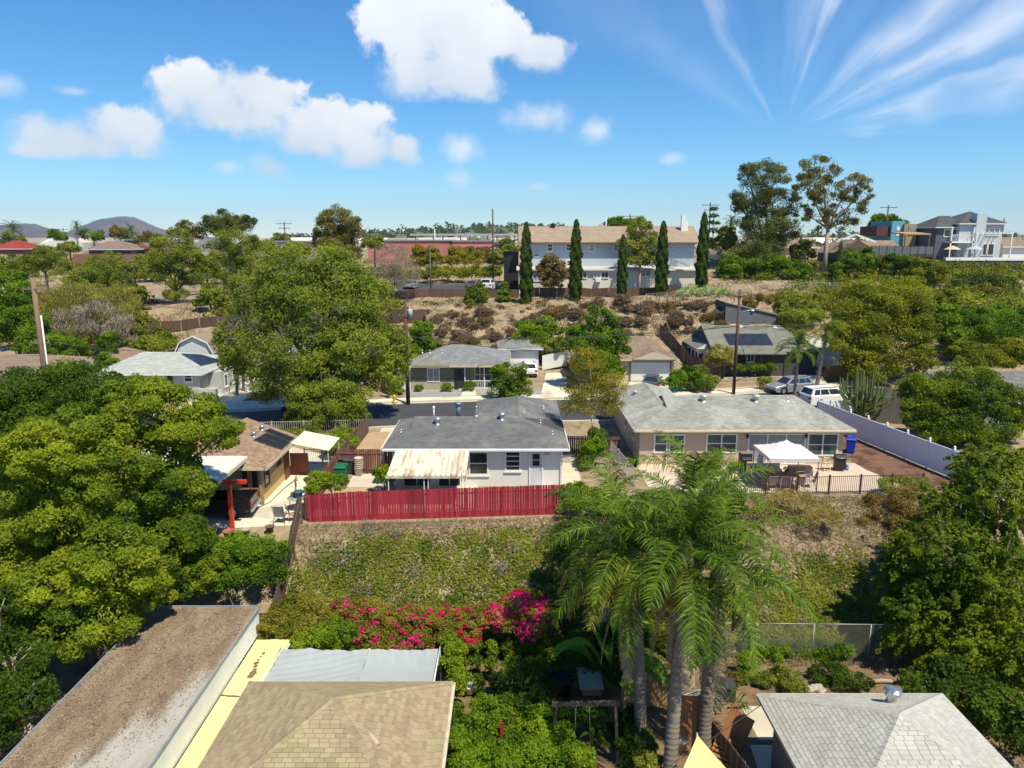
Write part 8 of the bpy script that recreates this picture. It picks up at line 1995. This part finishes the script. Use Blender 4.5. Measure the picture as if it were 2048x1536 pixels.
for i, (lab, L, lm) in enumerate((
  ('golden flowering shrub bank behind the parking lot, left', [(850, 508, 26, 16, 150), (835, 525, 22, 12, 148), (870, 520, 20, 12, 147)], GOLD),
  ('golden flowering shrub bank behind the parking lot, right', [(930, 508, 36, 14, 152), (955, 520, 30, 12, 150), (905, 522, 26, 10, 149)], GOLD),
  ('yellow green ground shrubs along the parking lot back', [(880, 548, 50, 12, 140), (950, 545, 40, 12, 140), (820, 552, 40, 10, 139), (760, 548, 30, 12, 138)], YELG),
  ('green bush left of the apartment stair tower', [(995, 520, 22, 18, 138), (1020, 505, 16, 14, 138), (985, 545, 20, 12, 134)], OLIVE),
  ('brown hedge on the right of the golden shrubs', [(965, 505, 16, 10, 155), (985, 512, 16, 10, 150)], RUST))):
 shrub(lab, L, 9000, .38, lm, seed=140 + i, name='bush', cat='bush')
def ridge_palm(label, px, py, top, D, s):
 a = at(px, py, y=D); hd = at(px, top, y=D); palm(label, (a.x, D, min(a.z, h1(a.x, D))), hd, .3, .25, 18, px, scale=s, group='palms on the far ridges')
ridge_palm('tall thin palm standing before the left mountain', 154, 490, 455, 240, .65)
ridge_palm('feathery palm on the ridge right of the thin palm', 262, 485, 465, 235, .85)
ridge_palm('feathery palm at the far left ridge', 26, 500, 462, 230, 1.0)
ridge_palm('yellow green palm behind the right cypress', 1462, 490, 450, 135, .5)
ridge_palm('small palm left of the tall pine', 1680, 520, 505, 120, .5)
# ---- dry shrubs, agaves, scrub on the bank
def bank():
 rg = np.random.default_rng(21)
 protos = []
 for k, (lm, n, sz) in enumerate(((DRYSH, 1500, .26), (DRYSH, 1100, .22), (RUST, 900, .22))):
  me = crown_mesh('twigs', [(0, 0, .45, .85, .85, .55), (.5, .2, .35, .5, .5, .4)], n, sz, lm, seed=200 + k, aspect=.16, sub=12, low=-.4, fill=.5)
  sm = MB(); sm.tube([(0, 0, -.2), (.05, 0, .35)], .04, 5); o = sm.build('stem', BARK); st = o.data; COL.objects.unlink(o); bpy.data.objects.remove(o); protos.append((me, st))
 spots = []
 while len(spots) < 84:
  px = rg.uniform(730, 1290); py = np.interp(px, [730, 1290], [640, 612]) + rg.uniform(-6, 78)
  if rg.random() < .25: px = rg.uniform(1330, 1450); py = rg.uniform(615, 668)
  g_ = ground_at(px, py, 84, 112)
  if g_.y < 86 or g_.z < .4: continue
  spots.append(g_)
 for i, g_ in enumerate(spots):
  me, st = protos[0 if i % 3 else (1 + i % 2)]
  t = thing('dry_shrub', 'leafless reddish brown shrub on the dry bank below the cypresses', 'shrub', (g_.x, g_.y, g_.z - .05), rg.uniform(0, 6.28), 'dry shrubs on the bank')
  link('twigs', me, t); link('stem', st, t); s = rg.uniform(.6, 1.4); t.scale = (s * rg.uniform(.9, 1.3), s, s * rg.uniform(.8, 1.2))
 # agaves by the upper fence
 am = None
 for i in range(16):
  px = 1358 + i * 6.6; g_ = ground_at(px, 592 - (i % 3) * 4, 95, 115)
  t = thing('agave', 'blue grey agave rosette behind the upper fence, %s from the left' % ('first second third fourth fifth sixth seventh eighth ninth tenth eleventh twelfth thirteenth fourteenth fifteenth sixteenth'.split()[i]), 'agave', tuple(g_), rg.uniform(0, 6), 'agaves on the bank')
  if am is None:
   q = MB()
   for k in range(22):
    a = k * 2.4; e = R(20 + 60 * (k / 22)); L = 1.25 - .2 * (k / 22); d = Vector((math.cos(a) * math.cos(e), math.sin(a) * math.cos(e), math.sin(e))); sd = Vector((-math.sin(a), math.cos(a), 0)); p1 = d * L * .45 + Vector((0, 0, .05)); p2 = d * L
    q.cur = rg.random(); q.add([sd * .05, -sd * .05, p1 - sd * .085, p1 + sd * .085, p2], [(0, 1, 2, 3), (3, 2, 4)])
   o = q.build('leaf_rosette', AGAV, t); am = o.data
  else: link('leaf_rosette', am, t)
  s = rg.uniform(.8, 1.25); t.scale = (s, s, s)
 # low scrub and straw, uncountable
 n = 60000; px = rg.uniform(-58, 62, n); py = rg.uniform(86, 112, n); z = H(px, py); k = (np.sin(px * .9 + py * .3) + np.sin(px * .37 - py * .8 + 1) + rg.normal(0, .8, n)) > .5
 px, py, z = px[k], py[k], z[k]; n = len(px); P = np.stack([px, py, z + rg.uniform(.02, .35, n)], 1); N = unit(rg.normal(size=(n, 3)) + np.array([0, 0, .3]))
 me = quadmesh('bank_scrub', leaves(rg, P, N, .42, .16), rg.uniform(.01, 1, n), leafmat('dry_scrub', (0.12, 0.08, 0.045), (0.26, 0.19, 0.10), (0.12, 0.125, 0.04), nscale=.12, gain=(1.1, 1.1, 1.0))); tag(link('bank_scrub', me), 'low dry scrub and straw over the hillside', 'scrub', None, 'stuff')
bank()
def brush_mass(name, label, regs, k, r0, r1, sz, lm, seed, n=70):
 """bushes that read as one mass, over regions of the photo (x0, x1, y0, y1, near, far)"""
 rg = np.random.default_rng(seed); P = []; N = []
 for (x0, x1, y0, y1, d0, d1, wt) in regs:
  for q in range(int(k * wt)):
   g_ = ground_at(rg.uniform(x0, x1), rg.uniform(y0, y1), d0, d1)
   if g_.y <= d0 + .5: continue
   r = rg.uniform(r0, r1); e = unit(rg.normal(size=(n, 3))); e[:, 2] = np.abs(e[:, 2])
   P.append(np.array(g_) + e * r * np.array([1.2, 1.1, .85]) * rg.uniform(.55, 1, (n, 1))); N.append(e)
 P = np.concatenate(P); N = np.concatenate(N)
 me = quadmesh(name, leaves(rg, P, unit(N + rg.normal(0, .5, N.shape)), sz, .55), np.clip(np.repeat(rg.uniform(0, 1, len(P) // n), n) * .6 + rg.uniform(0, .4, len(P)), .01, 1), lm)
 tag(link(name, me), label, 'brush', None, 'stuff')
BRUSH = leafmat('brush_leaf', (0.028, 0.048, 0.014), (0.13, 0.145, 0.03), (0.15, 0.115, 0.05), nscale=.06)
brush_mass('hillside_brush', 'green brush covering the left banks and yards', [(-40, 640, 500, 560, 112, 260, .5), (-40, 300, 560, 690, 86, 130, .4), (420, 800, 570, 640, 92, 130, .2)], 620, .9, 2.2, .5, BRUSH, 71, 80)
brush_mass('hillside_brush', 'green brush covering the right hill below the houses', [(1560, 2080, 555, 640, 86, 116, .55), (1880, 2090, 640, 720, 66, 100, .2), (1440, 1700, 500, 560, 104, 130, .2), (1700, 2080, 520, 560, 104, 124, .3)], 620, .8, 1.8, .42, leafmat('brush_leaf_fresh', (0.03, 0.06, 0.012), (0.14, 0.17, 0.024), (0.16, 0.13, 0.05), nscale=.08), 72, 80)
brush_mass('far_brush', 'tree tops and brush on the land towards the horizon', [(-80, 2120, 482, 500, 180, 900, 1.0)], 420, 2.5, 6.5, 1.5, leafmat('far_brush_leaf', (0.022, 0.036, 0.016), (0.075, 0.085, 0.03), (0.10, 0.08, 0.04), nscale=.03), 73, 50)
brush_mass('bank_brush', 'olive brown weeds scattered over the dry banks', [(740, 1300, 600, 700, 85, 108, 1.0), (1330, 1460, 600, 670, 84, 104, .2), (-20, 420, 500, 620, 100, 180, .5)], 280, .3, .9, .22, leafmat('bank_weed', (0.07, 0.06, 0.025), (0.15, 0.12, 0.05), (0.14, 0.07, 0.045), nscale=.2, gain=(1.1, 1.1, 1.0)), 74, 60)
# ---- the slope below the red fence
def slope_cover():
 rg = np.random.default_rng(31)
 def field(x, y): return np.sin(x * .8 + 1.2 * np.sin(y * .9)) * .5 + np.sin(y * 1.3 - x * .55 + 2) * .45 + np.sin(x * 2.3 + y * 1.9) * .3 + np.sin(x * 5.1 - y * 4.3) * .18
 n = 210000; x = rg.uniform(-11.6, 27, n); y = rg.uniform(30.0, 42.2, n)
 e = np.interp(x, [-30, -12, 3, 13, 30, 60], [36.0, 37.4, 38.6, 41.6, 42.6, 42.6]); b = np.interp(x, [-30, -12, 3, 13, 30, 60], [33.5, 31.5, 31.3, 31.4, 32, 34])
 t = (y - b) / (e - b)
 cut = np.interp(x, [3, 11], [.60, .30]); lush = 1.0 - np.clip((t - cut) / .36, 0, 1) ** 1.2
 k = field(x, y) * .55 + lush * 1.6 - .60 + rg.normal(0, .28, n)
 k = np.where((x > 8) & (y < 31.2), -1, k)
 g_ = (k > .12) & (t > -.06) & (t < .93)
 X, Y = x[g_], y[g_]; m_ = len(X); Z = H(X, Y)
 P = np.stack([X, Y, Z + rg.uniform(.0, 1, m_) ** 1.6 * (.15 + .07 * np.sin(X * 3) * np.sin(Y * 2.7))], 1); N = unit(rg.normal(size=(m_, 3)) * .5 + np.array([.1, -.35, 1.0]))
 me = quadmesh('ground_cover', leaves(rg, P, N, .165, .55), np.clip(rg.uniform(0, 1, m_) * .7 + .3 * (field(X * 1.7, Y * 1.7) * .5 + .5), .01, 1), leafmat('iceplant_leaf', (0.035, 0.065, 0.012), (0.125, 0.155, 0.03), (0.17, 0.14, 0.07), nscale=.55))
 tag(link('ground_cover', me), 'green trailing ground cover on the slope below the fences', 'ground cover', None, 'stuff')
 d = (k < .05 + .2 * rg.random(n)) & (t > -.1) & (t < 1.04) & (rg.random(n) < .62)
 X, Y = x[d], y[d]; m_ = len(X); Z = H(X, Y)
 P = np.stack([X, Y, Z + rg.uniform(0, .12, m_)], 1); N = unit(rg.normal(size=(m_, 3)) + np.array([0, 0, .1]))
 me = quadmesh('dry_grass', leaves(rg, P, N, .22, .09), rg.uniform(.01, 1, m_), leafmat('straw_blade', (0.17, 0.125, 0.075), (0.32, 0.245, 0.14), (0.20, 0.165, 0.145), nscale=.4, trans=.15, gain=(1.1, 1.1, 1.0)))
 tag(link('dry_grass', me), 'dry straw grass on the upper slope', 'dry grass', None, 'stuff')
 # wilted grey patches
 P = []; 
 for q in range(22):
  cx = rg.uniform(-10.5, 4) if q < 14 else rg.uniform(9, 25); cy = rg.uniform(33.5, 37.5) if q < 14 else rg.uniform(33, 40); r = rg.uniform(.25, .75); k = int(260 * r)
  px = cx + rg.normal(0, r * .5, k); py = cy + rg.normal(0, r * .35, k); P.append(np.stack([px, py, H(px, py) + rg.uniform(.05, .38, k)], 1))
 P = np.concatenate(P); me = quadmesh('wilted_cover', leaves(rg, P, unit(rg.normal(size=P.shape) + np.array([0, -.2, .4])), .16, .22), rg.uniform(.01, 1, len(P)), leafmat('wilted_leaf', (0.16, 0.135, 0.115), (0.29, 0.26, 0.225), nscale=.5, trans=.1, gain=(1.1, 1.1, 1.0)))
 tag(link('wilted_cover', me), 'pale wilted patches in the slope ground cover', 'dry plants', None, 'stuff')
slope_cover()
# ---- bougainvillea hedge and low garden plants
FLOW = leafmat('magenta_bract', (0.55, 0.010, 0.11), (0.75, 0.04, 0.24), nscale=.8, trans=.35, gain=(1, 1, 1))
FLOWR = leafmat('red_bract', (0.50, 0.015, 0.045), (0.65, 0.035, 0.11), nscale=.8, trans=.35, gain=(1, 1, 1))
def bougainvillea(label, L, n, lm, fl, fm, seed):
 t = shrub(label, L, n, .105, lm, seed=seed, name='bougainvillea', cat='shrub', group='bougainvillea hedge', sub=20)
 rg = np.random.default_rng(seed + 500); b = np.array(t.location); lobes = np.array([lob(*q) for q in L]); P = []; N = []
 for k in range(fl):
  l = lobes[rg.integers(len(lobes))]; d = unit(rg.normal(size=3) + np.array([0, -.5, .7])); c = l[:3] + d * l[3:6] * rg.uniform(.85, 1.1); r = rg.uniform(.05, .16); m_ = int(60 * r / .12)
  e = unit(rg.normal(size=(m_, 3))); P.append(c - b + e * r * rg.uniform(.3, 1, (m_, 1)) * np.array([1.2, 1, .7])); N.append(unit(e + d))
 P = np.concatenate(P); N = np.concatenate(N)
 link('blossoms', quadmesh('blossoms', leaves(rg, P, unit(N + rg.normal(0, .4, N.shape)), .085, .8), rg.uniform(.01, 1, len(P)), fm), t)
MIXB = leafmat('bougainvillea_leaf', (0.055, 0.075, 0.018), (0.17, 0.17, 0.045), (0.22, 0.14, 0.075), nscale=.6)
shrub('dense rounded shrub at the flat roof corner', [(605, 1225, 55, 30, 31.6), (560, 1240, 42, 30, 31), (540, 1265, 30, 26, 30.4), (600, 1265, 50, 26, 30.6)], 19000, .11, MIXB, seed=160)
shrub('lime green shrub behind the grey tarpaulin', [(650, 1270, 46, 28, 30), (620, 1285, 36, 22, 29.6), (690, 1280, 30, 24, 29.8)], 12000, .12, LIME, seed=161)
bougainvillea('bougainvillea with scattered magenta blossoms, left one', [(700, 1225, 40, 30, 31.8), (745, 1240, 46, 34, 31.4), (735, 1280, 42, 26, 30.4)], 15000, MIXB, 95, FLOW, 162)
bougainvillea('bougainvillea with sparse magenta blossoms in the middle', [(800, 1240, 46, 32, 31.6), (850, 1245, 44, 30, 31.4), (820, 1285, 50, 24, 30.4)], 15000, MIXB, 85, FLOW, 163)
bougainvillea('bougainvillea with red blossoms right of the middle', [(905, 1245, 44, 30, 31.4), (950, 1240, 40, 28, 31.4), (920, 1275, 44, 20, 30.6)], 13000, MIXB, 90, FLOWR, 164)
bougainvillea('bougainvillea in full magenta bloom beside the palms', [(1000, 1235, 40, 28, 31.4), (1045, 1215, 42, 30, 31.6), (1080, 1235, 30, 40, 31.2), (1060, 1262, 30, 20, 30.8)], 9000, MIXB, 260, FLOW, 165)
for i, (lab, L, n, lm, sz) in enumerate((
  ('leafy shrub along the tan roof gutter, upper one', [(905, 1320, 22, 40, 28.5), (915, 1365, 24, 30, 27), (900, 1290, 20, 22, 29.4)], 8500, LIME, .13),
  ('leafy shrub along the tan roof gutter, lower one', [(905, 1440, 22, 40, 24.8), (915, 1490, 24, 40, 23.6), (925, 1530, 30, 30, 22.8)], 9500, GARD, .13),
  ('bright green shrub in the middle of the low garden', [(985, 1420, 42, 26, 25.6), (960, 1450, 36, 26, 25), (1010, 1450, 40, 24, 25)], 11000, LIME, .12),
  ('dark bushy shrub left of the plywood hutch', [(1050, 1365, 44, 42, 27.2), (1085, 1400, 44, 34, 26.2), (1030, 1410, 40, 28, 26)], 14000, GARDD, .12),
  ('vine covered shrub under the swing beam', [(1120, 1425, 44, 20, 25.4), (1165, 1425, 40, 18, 25.4), (1080, 1435, 40, 22, 25.2), (1200, 1428, 26, 16, 25.3)], 10000, GARD, .13),
  ('leafy shrub at the bottom centre of the garden', [(1050, 1500, 50, 32, 23.4), (1000, 1520, 44, 30, 23), (1090, 1530, 50, 28, 22.8), (960, 1500, 36, 26, 23.4)], 15000, GARD, .13),
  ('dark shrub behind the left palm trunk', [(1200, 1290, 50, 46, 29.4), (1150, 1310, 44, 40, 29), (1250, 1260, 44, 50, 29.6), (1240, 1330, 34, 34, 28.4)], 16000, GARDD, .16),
  ('pale leaved shrub at the bottom between palm trunks', [(1290, 1500, 22, 36, 23.6), (1300, 1530, 26, 24, 22.8)], 4500, OLIVE, .13),
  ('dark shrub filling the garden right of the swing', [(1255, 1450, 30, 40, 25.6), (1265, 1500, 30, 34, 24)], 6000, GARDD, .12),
  ('leafy shrub in front of the swing frame', [(1120, 1480, 34, 30, 24.2), (1150, 1515, 40, 26, 23.2), (1085, 1470, 30, 30, 24.4)], 8500, LIME, .12),
  ('bright small conifer on the bare soil', [(1490, 1330, 18, 24, 29.6), (1485, 1350, 14, 16, 29.2)], 5200, LIME, .08),
  ('low dark shrub row at the chain link fence', [(1505, 1295, 30, 15, 31.6), (1550, 1300, 30, 14, 31.2), (1610, 1300, 40, 16, 31.4), (1660, 1300, 36, 18, 31.2)], 11000, GARD, .11),
  ('low mixed shrub on the bare soil', [(1540, 1360, 30, 18, 29), (1570, 1350, 26, 16, 29), (1585, 1375, 26, 14, 28.4)], 6000, PEPPER, .10),
  ('dark creeping shrub near the elm roots', [(1650, 1345, 40, 16, 29.4), (1700, 1360, 40, 16, 28.8)], 6500, GARDD, .1),
  ('purple brown shrub beside the bright conifer', [(1465, 1358, 18, 14, 29)], 1800, RUST, .1))):
 shrub(lab, L, n, sz, lm, seed=170 + i, low=-.9)
def broad_plant(label, px, py, D, h, nl, lm, seed, w=.28, name='broadleaf_plant'):
 """long paddle leaves on stalks, each leaf its own piece"""
 p = at(px, py, y=D); t = thing(name, label, 'plant', (p.x, D, h1(p.x, D)), 0, None); rg = random.Random(seed); me = None
 for k in range(nl):
  if me is None:
   q = MB(); K = 10; v = []; 
   for i in range(K + 1):
    s = i / K; x = .9 * s; z = .75 * math.sin(s * 2.0) - .35 * s * s; wd = w * math.sin(math.pi * min(1, max(0, (s - .3) / .7)) ** .8) + .012
    v += [(x, -wd, z + .05 * (wd > .05)), (x, 0, z), (x, wd, z + .05 * (wd > .05))]
   q.add(v, [(3 * i + j, 3 * i + j + 1, 3 * i + 4 + j, 3 * i + 3 + j) for i in range(K) for j in range(2)], True); q.cur = .6
   o = q.build('paddle_leaf', lm, t); me = o.data
  else: o = link('paddle_leaf', me, t)
  s = h * rg.uniform(.7, 1.1); o.scale = (s, s * .8, s); o.rotation_euler = (rg.uniform(-.2, .2), rg.uniform(-.5, .3), rg.uniform(0, 6.28)); o.location = (rg.uniform(-.1, .1), rg.uniform(-.1, .1), rg.uniform(0, h * .5))
 return t
broad_plant('large paddle leaved plant left of the palm trunks', 1225, 1330, 28, 3.4, 9, leafmat('paddle_leaf', (0.07, 0.15, 0.02), (0.17, 0.27, 0.05), trans=.25), 4, .13)
broad_plant('strap leaved plant by the concrete path', 1465, 1430, 27, .9, 16, leafmat('strap_leaf', (0.05, 0.085, 0.03), (0.12, 0.16, 0.05)), 5, .05, 'strap_leaf_plant')
broad_plant('low broad leaved plant beside the swing', 1185, 1470, 24.6, .9, 9, GARD, 6, .16)
for i, (px, py, lab) in enumerate(((474, 790, 'left cycad palm in the dark mulch bed'), (487, 782, 'middle cycad palm in the dark mulch bed'), (502, 774, 'right cycad palm in the dark mulch bed'))):
 p = at(px, py, z=.03); hd = Vector((p.x + .1, p.y, 1.5)); palm(lab, (p.x, p.y, .03), hd, .16, .14, 14, 50 + i, scale=.32, name='cycad', group='cycads in the mulch bed')
rg_ = random.Random(12); PSEED = []
for i in range(22):
 row, c = divmod(i, 6); px = 915 + c * 33 + rg_.uniform(-6, 6) + row * 4; py = 1290 + row * 34 + rg_.uniform(-4, 4)
 p = at(px, py, z=-4)
 if p.y > 31: p.y = 30.8
 pot('flower_pot', 'black nursery pot with seedling, %s row from the hedge, %s from the tan roof' % (('first', 'second', 'third', 'fourth')[row], ('first', 'second', 'third', 'fourth', 'fifth', 'sixth')[c]), (p.x, p.y, -4.0), .2 + .05 * rg_.random(), .36, BLKP, (rg_.choice((LIME, GARD, GARD, PEPPER)), 380, .30, .75, .13), 'nursery pots in the low garden')
p = at(1122, 1392, z=-4); pot('flower_pot', 'very large black tub beside the plywood hutch', (p.x, p.y, -4), .52, .95, BLKP)
p = at(972, 1530, z=-4); pot('flower_pot', 'dark green tub at the bottom of the garden', (p.x, p.y, -4), .42, .7, mat('dark_green_plastic', (0.01, 0.05, 0.035), None, .4))
p = at(1360, 1500, z=-4); pot('flower_pot', 'tan bucket pot between the palm trunks', (p.x, p.y, -4), .28, .5, STONEP)
p = at(940, 1390, z=-4); pot('flower_pot', 'white pot standing out among the black ones', (p.x, p.y, -3.9), .24, .38, WHITE)
m = MB(); m.b2(-.06, .06, -.04, .04, 0, 1.6); tag(m.build('red_plank', mat('faded_red_paint', (0.34, 0.03, 0.025), None, .6), None, (at(1003, 1520, z=-4).x, at(1003, 1520, z=-4).y, -4), .3), 'upright faded red plank at the garden bottom', 'plank')
for i in range(9):
 p = at(1630 + i * 3 - (i % 3) * 9, 1376 + (i % 4) * 3, z=-3.98); m = MB(); r = .1 + .05 * (i % 3); m.lathe((0, 0, 0), [(0, 0), (r, .0), (r * 1.1, r * .5), (r * .6, r), (0, r * 1.05)], 7, False); tag(m.build('rock', mat('pale_rock', (0.42, 0.38, 0.32), (0.32, 0.28, 0.23), .95, 3), None, tuple(p), i * .7), 'pale rock on the bare soil above the silver roof', 'rock', 'rocks on the bare soil')
m = MB(); m.tube([(0, 0, .1), (.7, .1, .1), (1.2, .05, .1)], [.09, .1, .08], 8); tag(m.build('fallen_log', PBARK, None, tuple(at(1735, 1368, z=-3.98))), 'short pale log lying under the elm', 'log')
# ---------------------------------------------------------------- the air
def haze():
 m = bpy.data.materials.new('thin_air'); m.use_nodes = True; t = m.node_tree; t.nodes.clear(); g = NT(t)
 v = g.n('ShaderNodeVolumePrincipled', {'Color': (0.62, 0.78, 1.0, 1), 'Density': 0.000075, 'Anisotropy': 0.2})
 g.n('ShaderNodeOutputMaterial', {'Volume': v.outputs[0]})
 b = MB(); b.b2(-7400, 7400, -400, 7300, -40, 330); tag(b.build('haze', m), 'thin blue haze over the whole landscape', 'haze', None, 'stuff')
haze()
